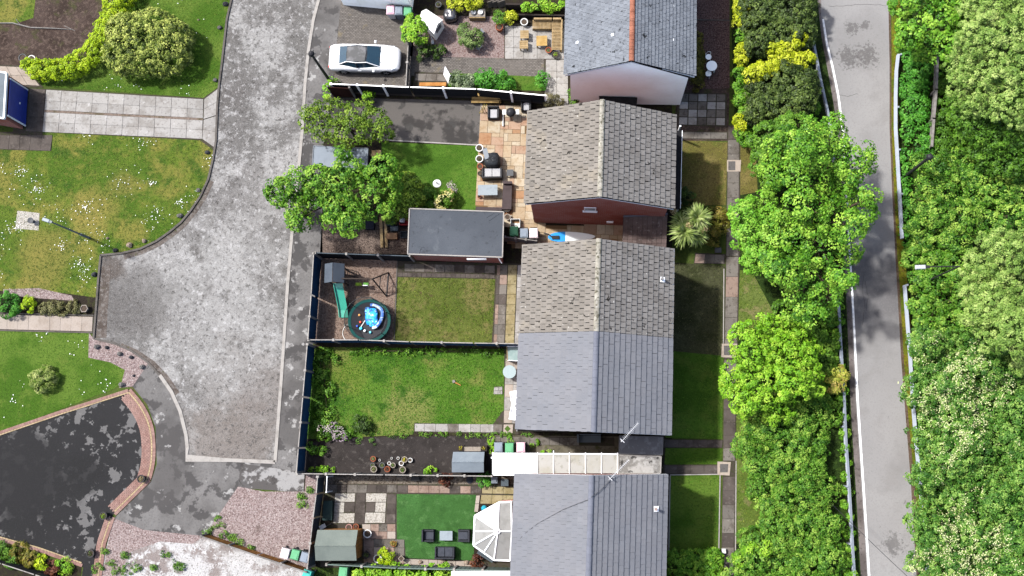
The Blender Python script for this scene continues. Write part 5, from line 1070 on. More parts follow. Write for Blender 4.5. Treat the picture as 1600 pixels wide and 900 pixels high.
def leaf_quads(par, cc, nrm, s, mat, name='foliage', tint=None, off=None, aspect=.62):
    n = len(cc); nrm = nrm+RNG.normal(0, .45, (n, 3)); nrm[:, 2] += .35; nrm /= np.linalg.norm(nrm, axis=1)[:, None]
    a = RNG.normal(size=(n, 3)); a -= nrm*np.sum(a*nrm, 1)[:, None]; a /= np.linalg.norm(a, axis=1)[:, None]; b = np.cross(nrm, a)
    ss = (np.full(n, s) if np.isscalar(s) else s)*RNG.uniform(.7, 1.3, n); ss = ss[:, None]
    fold = nrm*ss*.12
    v = np.stack([cc-a*ss*.5, cc+b*ss*aspect*.5+fold, cc+a*ss*.5, cc-b*ss*aspect*.5+fold], 1).reshape(-1, 3)
    if tint is None: tint = np.clip(RNG.normal(.5, .25, n), 0, 1)
    return npmesh(name, v, 4, mat, par, tint, off)
m_terra = mk('terracotta', C(196, 116, 84), [(4, 5, .5, .65, C(160, 90, 64), .7)]); m_potw = mk('white_glaze', A(.27, .27, .26), [(4, 5, .45, .65, A(.17, .17, .16), .7)], rough=.5); m_potg = mk('grey_pot', C(120, 122, 124), rough=.6); m_potb = mk('black_pot', A(.014, .014, .014), rough=.5); m_stonepot = mk('stone_pot', C(196, 184, 170), [(5, 5, .5, .65, C(160, 148, 136), .7)])
lf_g = leafmat('leaf_mid', C(50, 84, 24), C(92, 140, 44), C(150, 190, 80)); lf_y = leafmat('leaf_gold', C(150, 140, 20), C(214, 200, 40), C(248, 236, 96)); lf_d = leafmat('leaf_dark', C(34, 52, 20), C(64, 92, 34), C(104, 136, 60))
lf_l = leafmat('leaf_lime', C(96, 140, 16), C(148, 196, 30), C(204, 230, 80)); lf_r = leafmat('leaf_red', C(70, 34, 30), C(112, 58, 48), C(160, 104, 84)); lf_s = leafmat('leaf_sage', C(92, 112, 62), C(142, 160, 98), C(196, 206, 148)); fl_w = leafmat('petal_white', C(220, 216, 200), C(236, 234, 226), C(250, 248, 244), .2); fl_y = leafmat('petal_cream', C(226, 206, 140), C(244, 232, 180), C(252, 248, 220), .2); fl_p = leafmat('petal_mauve', C(150, 120, 170), C(190, 170, 205), C(225, 214, 232), .2)
pot(35, 90, .27, .35, m_potg, 'grey round pot beside the lime hedge end', (lf_r, .5, 12)); pot(49, 92, .26, .4, m_potw, 'white round pot beside the lime hedge end')
pot(131, 482, .26, .35, m_stonepot, 'hexagonal stone planter at the end of the heather bed', sides=6)
for u, v, lb, pl in ((220, 748, 'black planter of dry seed heads on the block border corner', leafmat('dry_heads', C(150, 130, 96), C(196, 176, 140), C(226, 212, 180))), (161, 806, 'black planter with green leaves on the block border corner', lf_l), (141, 865, 'black planter with dark leaves on the lower block border', lf_d)):
    pot(u, v, .24, .4, m_potb, lb, (pl, .8, 50))
for k, (u, v, r_, mt, pl) in enumerate(((583, 717, .17, m_terra, lf_s), (582, 727, .15, m_potg, lf_g), (584, 733, .2, m_stonepot, lf_s), (597, 727, .17, m_potg, lf_g), (605, 733, .18, m_terra, lf_r), (608, 724, .11, m_potw, None), (614, 727, .16, m_stonepot, lf_g), (622, 716, .09, m_potw, None), (627, 724, .15, m_potw, None), (632, 718, .19, m_stonepot, lf_y), (629, 734, .2, m_stonepot, lf_g), (641, 719, .14, m_potw, None), (593, 719, .07, m_potw, None), (612, 716, .07, m_potw, None))):
    nm_ = {m_terra: 'terracotta pot', m_potg: 'grey pot', m_stonepot: 'pale stone pot', m_potw: 'white pot'}[mt]; ps_ = {lf_s: ' of sage leaves', lf_g: ' of green leaves', lf_r: ' of red leaves', lf_y: ' of golden leaves', None: ', empty and small' if r_ < .1 else ', empty and wide'}[pl]
    pot(u, v, r_, r_*1.6, mt, nm_+ps_+' in the cluster on dark tarmac', (pl, .95, 40) if pl else None, 'pots clustered on the dark tarmac')
pot(574, 834, .25, .42, m_potw, 'white round tub beside the orange shed end'); pot(590, 873, .25, .42, m_potw, 'white round tub under the pale green fence'); pot(572, 867, .27, .4, m_potb, 'black square tub by the shed corner', (lf_g, .6, 40), sides=4)
pot(545, 824, .2, .3, mk('pink_pot', C(220, 170, 160)), 'pink ringed pot behind the shed'); pot(556, 823, .18, .28, m_terra, 'terracotta pot behind the shed', (lf_r, .9, 30))
pot(615, 850, .16, .2, m_terra, 'small pot of ochre grass at the artificial lawn corner', (leafmat('ochre_grass', C(120, 100, 40), C(170, 146, 60), C(206, 186, 100)), 1.7, 70)); pot(627, 873, .2, .5, m_stonepot, 'narrow stone planter at the lawn edge', sides=4)
for u, v, lb in ((749, 231, 'ornate white urn at the lawn corner of the sandstone patio'), (749, 248, 'white urn with dark soil beside the covered barbecue')): pot(u, v, .24, .4, m_potw, lb, (lf_d, .7, 20))
pot(750, 260, .2, .32, m_terra, 'terracotta pot beside the covered barbecue'); pot(750, 271, .15, .28, m_potb, 'small black pot beside the black garden sofa'); pot(793, 339, .2, .3, m_stonepot, 'pale ringed pot at the garage corner'); pot(749, 307, .12, .2, m_terra, 'tiny terracotta pot under the glass patio table')
pot(780, 42, .24, .55, m_terra, 'orange urn on the rose gravel'); pot(819, 34, .24, .4, m_potw, 'white ring pot beside the wooden corner sofa'); pot(857, 78, .2, .3, m_terra, 'terracotta pot at the end of the corner sofa', (lf_g, .7, 24)); pot(868, 85, .25, .3, m_potb, 'black bowl of green moss beside the pale patio', (lf_l, .7, 50)); pot(884, 89, .13, .3, m_terra, 'red pot against the white rendered house')
pot(885, 37, .24, .5, m_potg, 'grey pot against the white rendered house wall', (lf_d, .8, 20)); pot(792, 326, .22, .35, m_potb, 'black tub at the end of the brown corner bench', (fl_w, .6, 12)); 
pot(685, 7, .2, .3, m_potg, 'grey pot beside the black bag', (lf_d, .9, 30))

# --- furniture
m_rattan = mk('dark_rattan', C(70, 72, 80), [(30, 4, .45, .6, C(48, 50, 56), .8)], rough=.6); m_cushg = mk('grey_cushion', C(92, 96, 106), [(5, 4, .45, .62, C(80, 84, 94), .7)], rough=.9); m_cushw = mk('pale_cushion', C(232, 232, 234), [(4, 4, .5, .65, C(212, 212, 216), .6)], rough=.9)
def seat(u, v, rz, w, d, label, frame, cush, nm='garden_armchair', cat='armchair', ncush=1):
    b = P(u, v, .45); b.z = .03; o = thing(nm, label, cat, b, rz)
    MB().box((0, 0, .17), (w, d, .30)).build('base', frame, o, world=False)
    MB().box((0, -d/2+.05, .50), (w, .10, .40)).build('backrest', frame, o, world=False, bevel=.02)
    for s in (-1, 1): MB().box((s*(w/2-.05), .04, .44), (.10, d-.10, .27)).build('armrest', frame, o, world=False, bevel=.02)
    for k in range(ncush): x = (k+.5-ncush/2)*(w-.22)/ncush; MB().box((x, .05, .37), ((w-.24)/ncush-.01, d-.16, .12)).build('cushion', cush, o, world=False, bevel=.03)
    return o
def table(u, v, rz, w, d, h, label, topm, legm, nm='garden_table', round_=False):
    b = P(u, v, h); b.z = .03; o = thing(nm, label, 'table', b, rz)
    if round_: MB().lathe((0, 0, 0), [(w/2, h-.03), (w/2, h)], 28).build('table_top', topm, o, world=False)
    else: MB().box((0, 0, h-.015), (w, d, .03)).build('table_top', topm, o, world=False); MB().box((0, 0, h-.06), (w-.04, d-.04, .05)).build('apron', legm, o, world=False)
    for x in (-1, 1):
        for y in (-1, 1): MB().box((x*(w/2*(.6 if round_ else .9)), y*(d/2*(.6 if round_ else .86)), (h-.03)/2), (.05, .05, h-.03)).build('leg', legm, o, world=False)
    return o
m_gtop = mk('frosted_glass_top', C(176, 190, 196), [(3, 5, .5, .65, C(150, 164, 170), .6)], rough=.2, spec=.6)
seat(669, 837, R(-90), .72, .74, 'dark rattan armchair on the shed side of the glass coffee table', m_rattan, m_cushg); seat(725, 837, R(90), .72, .74, 'dark rattan armchair between glass coffee table and conservatory', m_rattan, m_cushg)
seat(695, 864, R(0), 1.2, .7, 'dark rattan two-seat sofa on the artificial lawn', m_rattan, m_cushg, 'garden_sofa', 'sofa', 2); table(697, 837, 0, .78, .56, .42, 'glass-topped rattan coffee table on the artificial lawn', m_gtop, m_rattan)
seat(771, 176, R(180), .75, .75, 'black armchair with pale cushions by the timber stack', m_blk, m_cushw); seat(822, 165, R(180), .65, .65, 'black armchair with a grey cushion beside the kettle grill', m_blk, m_cushw)
seat(769, 271, R(0), 1.3, .72, 'black garden sofa with long pale cushions on the sandstone', m_blk, m_cushw, 'garden_sofa', 'sofa', 2)
table(797, 270, 0, .42, .42, .35, 'small grey side table beside the black garden sofa', m_potg, m_blk); table(762, 297, 0, 1.25, .68, .62, 'rectangular glass table on the sandstone patio', m_gtop, m_potg)
bb = thing('corner_bench', 'dark brown L-shaped storage bench round the glass table', 'bench', P(792, 310)); m_bench = mk('brown_composite', C(104, 92, 92), [(3, 5, .45, .62, C(88, 78, 78), .7)])
q = PP([(786, 288), (800, 288), (799, 327), (784, 327)], .45); MB().prism(q, .02).build('seat', m_bench, bb, bevel=.01); MB().prism(PP([(743, 323), (784, 324), (784, 329), (743, 328)], .45), .02).build('seat', m_bench, bb); MB().prism(PP([(786, 283), (800, 283), (800, 287), (786, 287)], .7), .02).build('backrest', m_bench, bb)
# kettle grill, covered barbecue
kg = thing('kettle_grill', 'round black kettle grill with pale side shelves', 'grill', P(798, 176)); b = P(798, 175, .8); b.z = 0.03
MB().lathe(b, [(.05, .45), (.24, .52), (.31, .70), (.31, .74), (.24, .92), (.05, .99)], 20).build('bowl', m_blk, kg, smooth=True)
for s in (-1, 1): MB().box(b+Vector((s*.42, .02, .72)), (.24, .34, .03)).build('side_shelf', m_potw, kg)
for a in (.5, 2.6, 4.7): MB().tube([b+Vector((.2*math.cos(a), .2*math.sin(a), .55)), b+Vector((.34*math.cos(a), .34*math.sin(a), 0))], .02, 6).build('leg', m_blk, kg)
cb_ = thing('covered_barbecue', 'barbecue under a grey-black rumpled cover', 'barbecue', P(769, 248)); b = P(768, 248, .9); b.z = .04
def lump(par, nm, c, d, mat, seed=0, n=12):
    m = MB(); rnd = random.Random(seed); vs = []; fs = []; N_ = 14
    for r_, z in ((1, 0), (1.02, .35), (.96, .75), (.82, .95), (.5, 1.0), (.15, 1.0)):
        for k in range(N_):
            a = 2*math.pi*k/N_; sq = 1/max(abs(math.cos(a)), abs(math.sin(a)))**.7; q = rnd.uniform(.92, 1.06); vs.append((c.x+d[0]/2*r_*sq*math.cos(a)*q, c.y+d[1]/2*r_*sq*math.sin(a)*q, c.z+d[2]*z*rnd.uniform(.93, 1.05)))
    m.add(vs, [(i*N_+k, i*N_+(k+1) % N_, (i+1)*N_+(k+1) % N_, (i+1)*N_+k) for i in range(5) for k in range(N_)]+[tuple(5*N_+k for k in range(N_)), tuple(range(N_))[::-1]]); return m.build(nm, mat, par, smooth=True)
lump(cb_, 'cover', b, (1.0, .95, .95), mk('black_cover', C(72, 76, 80), [(2, 5, .45, .6, C(56, 60, 64), .7)], rough=.45), 3)
MB().box(b+Vector((-.35, .3, .98)), (.30, .7, .05), rz=.25).build('folded_sheet', mk('silver_sheet', C(176, 184, 190), rough=.4), cb_); MB().tube([b+Vector((-.3, -.1, 1.0)), b+Vector((.0, .2, 1.03)), b+Vector((.3, -.1, 1.0)), b+Vector((.05, -.25, 1.0)), b+Vector((-.2, .1, 1.0))], .015, 5).build('cord', m_blk, cb_)
# timber stack, ladder, odd tools on the patio
ts = thing('timber_stack', 'stack of new yellow timber boards against the charcoal fence', 'timber', P(759, 156)); m_new = mk('new_timber', C(222, 186, 122), [(4, 5, .45, .6, C(196, 156, 96), .7)], objr=.12)
for k in range(9):
    q = P(759+random.uniform(-1.5, 1.5), 158-(k % 3)*5+1, .1+.10*(k//3)); MB().box((q.x, q.y, .08+.13*(k//3)), (1.85+random.uniform(-.1, .1), .18, .11), rz=-.03+random.uniform(-.03, .03)).build('board', m_new, ts)
ld = thing('folded_trestle', 'folded yellow trestle leaning beside the black armchair', 'trestle', P(753, 170))
for x in (0, .25): MB().tube([P(751+x*16, 166, .9), P(757+x*16, 178, .05)], .02, 5).build('leg', m_new, ld); MB().tube([P(757+x*14, 163, .9), P(749+x*14, 177, .05)], .02, 5).build('leg', mk('yellow_paint', C(220, 200, 80)), ld)
tb = MB().tube([P(786, 176, .15), P(786, 197, .15)], .05, 8).build('tube', m_potw); tag(solo(tb), 'short pale tube lying on the sandstone by the grill', 'tube')
# wooden corner sofa, stools and coffee table
m_pal = mk('pale_timber', C(214, 186, 140), [(4, 5, .45, .6, C(186, 156, 108), .8)], objr=.1)
ws = thing('corner_sofa', 'slatted wooden corner sofa on the pale patio', 'sofa', P(862, 50))
def slatrun(par, a, b, wid, n, z, nm='slat'):
    d = (b-a); L = d.length; d.normalize(); s = Vector((-d.y, d.x, 0)); an = math.atan2(d.y, d.x)
    for k in range(n):
        q = a+d*(L*(k+.5)/n); MB().box((q.x, q.y, z), (L/n*.62, wid, .03), rz=an).build(nm, m_pal, par)
    for e in (-.42, .42): q = (a+b)/2+s*wid*e; MB().box((q.x, q.y, z/2), (L, .06, z-.03), rz=an).build('frame', m_pal, par)
slatrun(ws, P(832, 38, .4), P(862, 38, .4), .62, 15, .4); slatrun(ws, P(870, 33, .4), P(869, 78, .4), .62, 20, .4)
MB().strip([P(834, 29, .7), P(862, 29, .7)], .12, .35, .72).build('backrest', m_pal, ws); MB().strip([P(864, 29, .7), P(877, 29, .7)], .12, .35, .72).build('backrest', m_pal, ws); MB().strip([P(878, 30, .7), P(877, 78, .7)], .08, .35, .7).build('backrest', m_pal, ws)
for u, v, lb in ((819.5, 54, 'square wooden stool beside the ring pot on the pale patio'), (818.5, 70, 'square wooden stool nearest the block path on the pale patio')):
    b = P(u, v, .42); b.z = .045; o = thing('wooden_stool', lb, 'stool', b)
    for k in range(4): MB().box((0, (k-1.5)*.14, .41), (.55, .13, .03)).build('slat', m_pal, o, world=False)
    for x in (-.23, .23):
        for y in (-.23, .23): MB().box((x, y, .2), (.06, .06, .4)).build('leg', m_pal, o, world=False)
b = P(846.5, 64, .42); b.z = .045; o = thing('wooden_coffee_table', 'square yellow wooden coffee table in front of the corner sofa', 'table', b); m_yel = mk('yellow_timber', C(228, 192, 124), [(4, 5, .45, .6, C(206, 166, 96), .7)], objr=.06)
for k in range(6): MB().box((0, (k-2.5)*.115, .41), (.70, .11, .03)).build('slat', m_yel, o, world=False)
for x in (-.3, .3):
    for y in (-.3, .3): MB().box((x, y, .2), (.07, .07, .4)).build('leg', m_yel, o, world=False)
# planter bench with two pots, black bag, grey chairs on the rose gravel
pb = thing('trough_planter', 'wooden trough planter with pale pots above the rose gravel', 'planter', P(745, 22)); MB().prism(PP([(733, 14), (758, 14), (758, 26), (733, 26)], .45), .02).build('trough', m_stonepot, pb); MB().strip([P(733, 27.5, .45), P(758, 27.5, .45)], .06, .02, .47).build('front_board', m_pal, pb)
for u in (740, 751): MB().lathe(P(u, 20, .45), [(.13, 0), (.18, .12), (.16, .16), (.06, .14)], 14).build('bowl', m_potw, pb)
lump(thing('rubbish_bag', 'black plastic bag beside the white play shed', 'bag', P(705, 27)), 'bag', P(705, 27, .02)+Vector((0, 0, -.01)), (.95, .9, .7), mk('black_plastic', A(.012, .012, .013), rough=.25, spec=.6), 9)
for u, v, rz, lb in ((751, 51, .5, 'grey plastic chair between the olive shrub and the orange urn'), (747, 73, 2.6, 'grey plastic chair between the olive shrub and the block path')):
    b = P(u, v, .4); b.z = .02; o = thing('plastic_chair', lb, 'chair', b, rz); mg = mk('grey_plastic', C(160, 166, 172), rough=.5)
    MB().box((0, 0, .42), (.42, .42, .03)).build('seat', mg, o, world=False); MB().box((0, -.21, .62), (.42, .03, .40), rx=.2).build('backrest', mg, o, world=False)
    for x in (-.18, .18):
        for y in (-.18, .18): MB().box((x, y, .2), (.035, .035, .41)).build('leg', mg, o, world=False)
o = thing('slatted_bench', 'small grey slatted bench under the lime bush', 'bench', P(658, 70)); 
for k in range(4): MB().box(P(653+k*2.6, 66, .42), (.08, .9, .03), rz=-.15).build('slat', m_greywood, o)
for v in (58, 74): MB().box(P(658, v, .2), (.42, .06, .4), rz=-.15).build('leg_frame', m_greywood, o)
wp = MB().box(P(698, 117, .6)-Vector((0, 0, .05)), (.05, .7, 1.1), rz=.5, ry=.25).build('white_board', m_upvc); tag(solo(wp), 'white board leaning beside the silvery shrub', 'board')
o = MB().box(P(677, 133.5, .3), (1.75, .24, .5), rz=-.02).build('timber_planter', m_orwood); tag(solo(o), 'orange timber box planter against the charcoal fence', 'planter')
pw = thing('garden_ornament', 'slim white bird figure standing beside the grey bench', 'ornament', P(676, 66)); b = P(676, 66, .3); b.z = 0
lump(pw, 'body', b+Vector((0, 0, .25)), (.2, .34, .2), m_potw, 4); MB().tube([b+Vector((0, .1, .4)), b+Vector((-.05, .25, .6)), b+Vector((-.08, .3, .75))], [.05, .04, .05], 8).build('neck', m_potw, pw); MB().tube([b, b+Vector((0, 0, .3))], .02, 6).build('leg', m_blk, pw)
# white bistro set on the brown gravel
m_iron = mk('white_iron', A(.5, .51, .5), rough=.5)
o = table(1112, 103, 0, .68, .68, .7, 'round white bistro table on the brown gravel', m_iron, m_iron, round_=True)
for u, v, rz, lb in ((1107, 89, .3, 'white scrollwork chair tucked in on the gravel kerb side of the bistro table'), (1107, 115, 2.8, 'white scrollwork chair on the small-slab side of the bistro table')):
    b = P(u, v, .45); b.z = .02; o = thing('bistro_chair', lb, 'chair', b, rz); MB().lathe((0, 0, .42), [(.19, 0), (.19, .03)], 16).build('seat', m_iron, o, world=False)
    MB().tube([(-.17, .1, .43), (-.17, .16, .75), (0, .2, .88), (.17, .16, .75), (.17, .1, .43)], .014, 6).build('backrest', m_iron, o, world=False)
    for a in range(4): MB().tube([(.14*math.cos(a*1.57+.78), .14*math.sin(a*1.57+.78), .42), (.2*math.cos(a*1.57+.78), .2*math.sin(a*1.57+.78), 0)], .012, 6).build('leg', m_iron, o, world=False)
# long-lawn garden bits
table(796, 581, 0, .82, .82, .7, 'round pale glass table on the weathered slabs', mk('aqua_glass', C(200, 222, 222), rough=.15, spec=.6), m_iron, round_=True)
cf = thing('cold_frame', 'pale aqua cold frame against the pair of houses', 'cold frame', P(801, 552)); MB().prism(PP([(792, 541), (812, 541), (812, 564), (793, 563)], .75), .03).build('glazed_box', mk('aqua_sheet', C(178, 206, 202), [(2, 4, .5, .65, C(200, 222, 218), .7)], rough=.25), cf)
for a, b in (((792, 541), (812, 541)), ((792, 541), (793, 563)), ((793, 563), (812, 564))): MB().tube([P(*a, .77), P(*b, .77)], .025, 5).build('frame_bar', m_pal if a[0] == b[0]-1 else m_upvc, cf)
for u, v, rz, lb in ((804, 622, .15, 'white plastic recliner folded upright near the round glass table'), (803, 645, -.2, 'white plastic recliner lying tilted near the green inset slab')):
    b = P(u, v, .3); b.z = .04; o = thing('plastic_recliner', lb, 'recliner', b, rz); MB().box((0, .2, .27), (.45, .5, .04)).build('seat', m_upvc, o, world=False); MB().box((0, -.25, .45), (.45, .5, .04), rx=-.7).build('backrest', m_upvc, o, world=False)
    for x in (-.22, .22): MB().box((x, .1, .36), (.05, .6, .04)).build('armrest', m_upvc, o, world=False); MB().box((x, .38, .13), (.04, .04, .26)).build('leg', m_upvc, o, world=False); MB().box((x, -.1, .13), (.04, .04, .26)).build('leg', m_upvc, o, world=False)
o = thing('wooden_toy', 'small wooden bird ornament fallen on the long lawn', 'ornament', P(713, 598)); MB().tube([P(708, 596, .06), P(720, 602, .06)], [.05, .03], 6).build('shaft', m_orwood, o); MB().box(P(709, 596, .08), (.16, .16, .1), rz=.4).build('head', m_greywood, o)
tp = thing('bench_planter', 'timber seat planter with yellow flowers behind the pale shed', 'planter', P(738, 700)); MB().prism(PP([(725, 698), (751, 698), (751, 705), (725, 705)], .42), .02).build('seat', m_stonepot, tp)
for u in (720, 756):
    MB().prism(PP([(u-5, 696), (u+5, 696), (u+5, 705), (u-5, 705)], .45), .02).build('box', m_dkwood, tp); tuft(tp, tuple(P(u, 700, .5)-tp.location), .16, lf_y, 40)
ub = thing('grey_bench', 'grey-blue garden bench in the shaded gap below the gable', 'bench', P(918, 686)); mb_ = mk('bench_grey', C(130, 142, 150), rough=.6)
MB().box(P(922, 686, .45)-Vector((0, 0, .03)), (1.3, .42, .06)).build('seat', mb_, ub); MB().box(P(903, 685, .55), (.12, .5, .5)).build('armrest', mb_, ub); MB().box(P(922, 679, .6), (1.3, .06, .5)).build('backrest', mb_, ub)
for u in (908, 936): MB().box(P(u, 686, .2), (.07, .4, .4)).build('leg', mb_, ub)
# slab terrace bits
gb = thing('storage_bench', 'dark green storage bench beside the slate-grey fence', 'bench', P(513, 797)); m_dg = mk('dark_green_paint', C(62, 84, 82), [(3, 4, .5, .65, C(50, 70, 68), .7)])
MB().prism(PP([(506, 784), (519, 783), (518, 812), (504, 812)], .5), .02).build('chest', m_dg, gb, bevel=.01); MB().prism(PP([(505.5, 783), (519.5, 782), (518.5, 813), (503.5, 813)], .55), .51).build('lid', m_dg, gb)
o = thing('tool_stand', 'small white metal stand behind the shed', 'stand', P(505, 823)); MB().box(P(504, 823, .4), (.4, .25, .05), rz=.5).build('top', m_potw, o); MB().tube([P(506, 824, .2), P(518, 818, .2)], .02, 5).build('handle', m_potg, o); MB().box(P(504, 823, .2), (.2, .1, .38), rz=.5).build('stem', m_potg, o)
o = MB().box(P(649, 748, .2)-Vector((0, 0, .02)), (.55, .24, .34)).build('trough', m_potb); tag(solo(o), 'black trough in the chippings strip under the fence', 'planter')
o = thing('drain_cover', 'round dark drain cover on the chippings strip', 'cover', P(734, 750)); MB().lathe(P(734, 750, 0), [(.22, .0), (.22, .06), (.06, .08)], 18).build('disc', mk('blue_black', C(52, 58, 70), rough=.5), o)
o = MB().box(P(773, 750, .35), (.38, .38, .6)).box(P(773, 750, .68), (.2, .2, .06)).build('meter_box', mk('box_grey', C(150, 158, 168), rough=.5)); tag(solo(o), 'grey meter box beside the clipped green plant', 'box')
o = MB().box(P(789, 754, .3), (.45, .4, .5)).build('storage_crate', m_panel_slate); tag(solo(o), 'dark crate under the white lean-to end', 'crate')
o = MB().lathe(P(757, 794, .0), [(.1, .02), (.17, .1), (.19, .18), (.15, .28), (.06, .34)], 16).build('glazed_ball', mk('teal_glaze', A(.01, .12, .16), rough=.2)); tag(solo(o), 'teal glazed ball beside the conservatory', 'ornament')
o = thing('slatted_step', 'dark slatted seat leaning along the conservatory wall', 'bench', P(760, 869)); a, b = P(747, 861, .35), P(771, 876, .35)
for k in range(3): n_ = Vector((-(b-a).y, (b-a).x, 0)).normalized()*(k-1)*.11; MB().strip([a+n_, b+n_], .09, .32, .36).build('slat', m_panel_slate, o)
for e in (.1, .9): q = a.lerp(b, e); MB().box((q.x, q.y, .17), (.3, .06, .3), rz=.9).build('leg', m_panel_slate, o)
# --- play equipment
py = thing('play_tower', 'swing and slide set with a grey-roofed tower', 'play tower', P(527, 437)); tw = P(521, 426, 2.2); tw.z = 0; m_grp = mk('grey_play_roof', C(108, 118, 130), [(2, 4, .5, .65, C(92, 102, 114), .6)]); m_slide = mk('green_slide', A(.015, .14, .095), rough=.35, spec=.5); m_tim = mk('brown_play_timber', C(96, 84, 76), objr=.1)
for x in (-.45, .45):
    for y in (-.45, .45): MB().box((tw.x+x, tw.y+y, 1.0), (.08, .08, 2.0)).build('post', m_tim, py)
MB().box((tw.x, tw.y, 1.05), (1.0, 1.0, .06)).build('deck', m_tim, py)
for s in (-1, 1):
    p = [Vector((tw.x+s*.02, tw.y-.6, 2.42)), Vector((tw.x+s*.62, tw.y-.6, 1.95)), Vector((tw.x+s*.62, tw.y+.6, 1.95)), Vector((tw.x+s*.02, tw.y+.6, 2.42))]
    if s < 0: p = p[::-1]
    MB().hexa([x-Vector((0, 0, .04)) for x in p]+p).build('roof_slope', m_grp, py)
sp = [Vector((tw.x+.05, tw.y-.5, 1.08)), Vector((tw.x+.08, tw.y-.75, 1.02)), Vector((tw.x+.16, tw.y-1.5, .55)), Vector((tw.x+.22, tw.y-2.1, .22)), Vector((tw.x+.25, tw.y-2.55, .12))]
sm = MB(); rows = []
for q in sp: rows.append([q+Vector((-.26, 0, .14)), q+Vector((-.24, 0, 0)), q+Vector((.24, 0, 0)), q+Vector((.26, 0, .14)), q+Vector((.30, 0, .14)), q+Vector((.27, 0, -.05)), q+Vector((-.27, 0, -.05)), q+Vector((-.30, 0, .14))])
sm.add([v for r_ in rows for v in r_], [(i*8+j, i*8+(j+1) % 8, (i+1)*8+(j+1) % 8, (i+1)*8+j) for i in range(4) for j in range(8)]); sm.build('slide', m_slide, py)
bz = 2.05; b0, b1 = Vector((tw.x+.5, tw.y-.35, bz)), P(582, 436, bz)
MB().tube([b0, b1], .045, 8).build('swing_beam', m_tim, py)
lg = [P(607, 426, .02), P(604, 463, .02)]
for e in lg: MB().tube([b1, e], .045, 6).build('frame_leg', m_blk, py)
MB().tube(lg, .045, 6).build('frame_brace', m_blk, py); MB().tube([b1.lerp(lg[0], .5), b1.lerp(lg[1], .5)], .03, 6).build('frame_brace', m_blk, py)
for x, mc, w in ((.38, mk('lime_seat', C(150, 190, 40), rough=.4), .42), (.62, mk('green_seat', C(110, 190, 70), rough=.4), .32)):
    q = b0.lerp(b1, x); st_ = MB().box((q.x, q.y-.1, .5), (w, .2, .05)).build('swing_seat', mc, py)
    if w < .4: MB().box((q.x, q.y-.2, .62), (w, .04, .22)).build('seat_back', m_upvc, st_)
    for e in (-w/2, w/2): MB().tube([(q.x+e, q.y, bz), (q.x+e, q.y-.1, .5)], .008, 4).build('rope', m_blk, py)
for k in range(5): z = .25+k*.22; MB().tube([(tw.x+.55+.09*(5-k), tw.y+.05, z), (tw.x+.55+.09*(5-k), tw.y+.4, z)], .02, 6).build('rung', m_blk, py)
for y in (.05, .4): MB().tube([(tw.x+1.05, tw.y+y, .02), (tw.x+.5, tw.y+y, 1.3)], .025, 6).build('ladder_rail', m_blk, py)
# trampoline with net, full of paddling pool and toys
tc = P(577, 501, .6); tc.z = 0; tr = thing('trampoline', 'round netted trampoline holding a blue paddling pool', 'trampoline', tc + Vector((0, 0, .01))); RR = 1.32; m_tg = mk('trampoline_green', A(.006, .045, .04), rough=.6); m_net = mk('net_mesh', A(.01, .02, .02), rough=.8, alpha=.5)
ringp = lambda r_, z, n=32: [tc+Vector((r_*math.cos(2*math.pi*k/n), r_*math.sin(2*math.pi*k/n), z)) for k in range(n+1)]
MB().tube(ringp(RR, .6), .03, 6).build('frame_ring', m_galv, tr); MB().lathe(tc, [(RR-.1, .585), (RR-.1, .6)], 32).build('jump_mat', mk('jump_mat', A(.018, .018, .02), rough=.8), tr)
pd = MB(); n = 32; vs = []
for r_, z in ((RR-.14, .62), (RR+.04, .645), (RR+.05, .59)):
    for k in range(n): a = 2*math.pi*k/n; vs.append(tc+Vector((r_*math.cos(a), r_*math.sin(a), z)))
pd.add(vs, [(i*n+k, (i+1)*n+k, (i+1)*n+(k+1) % n, i*n+(k+1) % n)[::-1] for i in range(2) for k in range(n)]); pd.build('safety_pad', m_tg, tr)
vs = []
for r_, z in ((RR-.02, .62), (RR+.02, 1.2), (RR, 1.85)):
    for k in range(n): a = 2*math.pi*k/n; vs.append(tc+Vector((r_*math.cos(a), r_*math.sin(a), z)))
nb = MB(); nb.add(vs, [(i*n+k, i*n+(k+1) % n, (i+1)*n+(k+1) % n, (i+1)*n+k) for i in range(2) for k in range(n)]); nb.build('net', m_net, tr); MB().tube(ringp(RR, 1.86), .02, 6).build('top_ring', m_blk, tr)
for k in range(6): a = k*math.pi/3+.3; q = Vector((math.cos(a), math.sin(a), 0)); MB().tube([tc+q*(RR+.03), tc+q*(RR+.03)+Vector((0, 0, 1.88))], .025, 6).build('net_pole', m_tg, tr)
ppc = tc+Vector((.25, .25, .60)); pp_ = thing('paddling_pool', 'crumpled blue paddling pool lying in the trampoline', 'paddling pool', ppc+Vector((0, 0, .01))); m_pool = mk('pool_blue', A(.012, .15, .36), [(2.5, 5, .52, .58, A(.05, .28, .45), .9), (4, 6, .52, .56, A(.012, .03, .14), .9), (5, 5, .6, .64, A(.3, .42, .5), .8)], rough=.35)
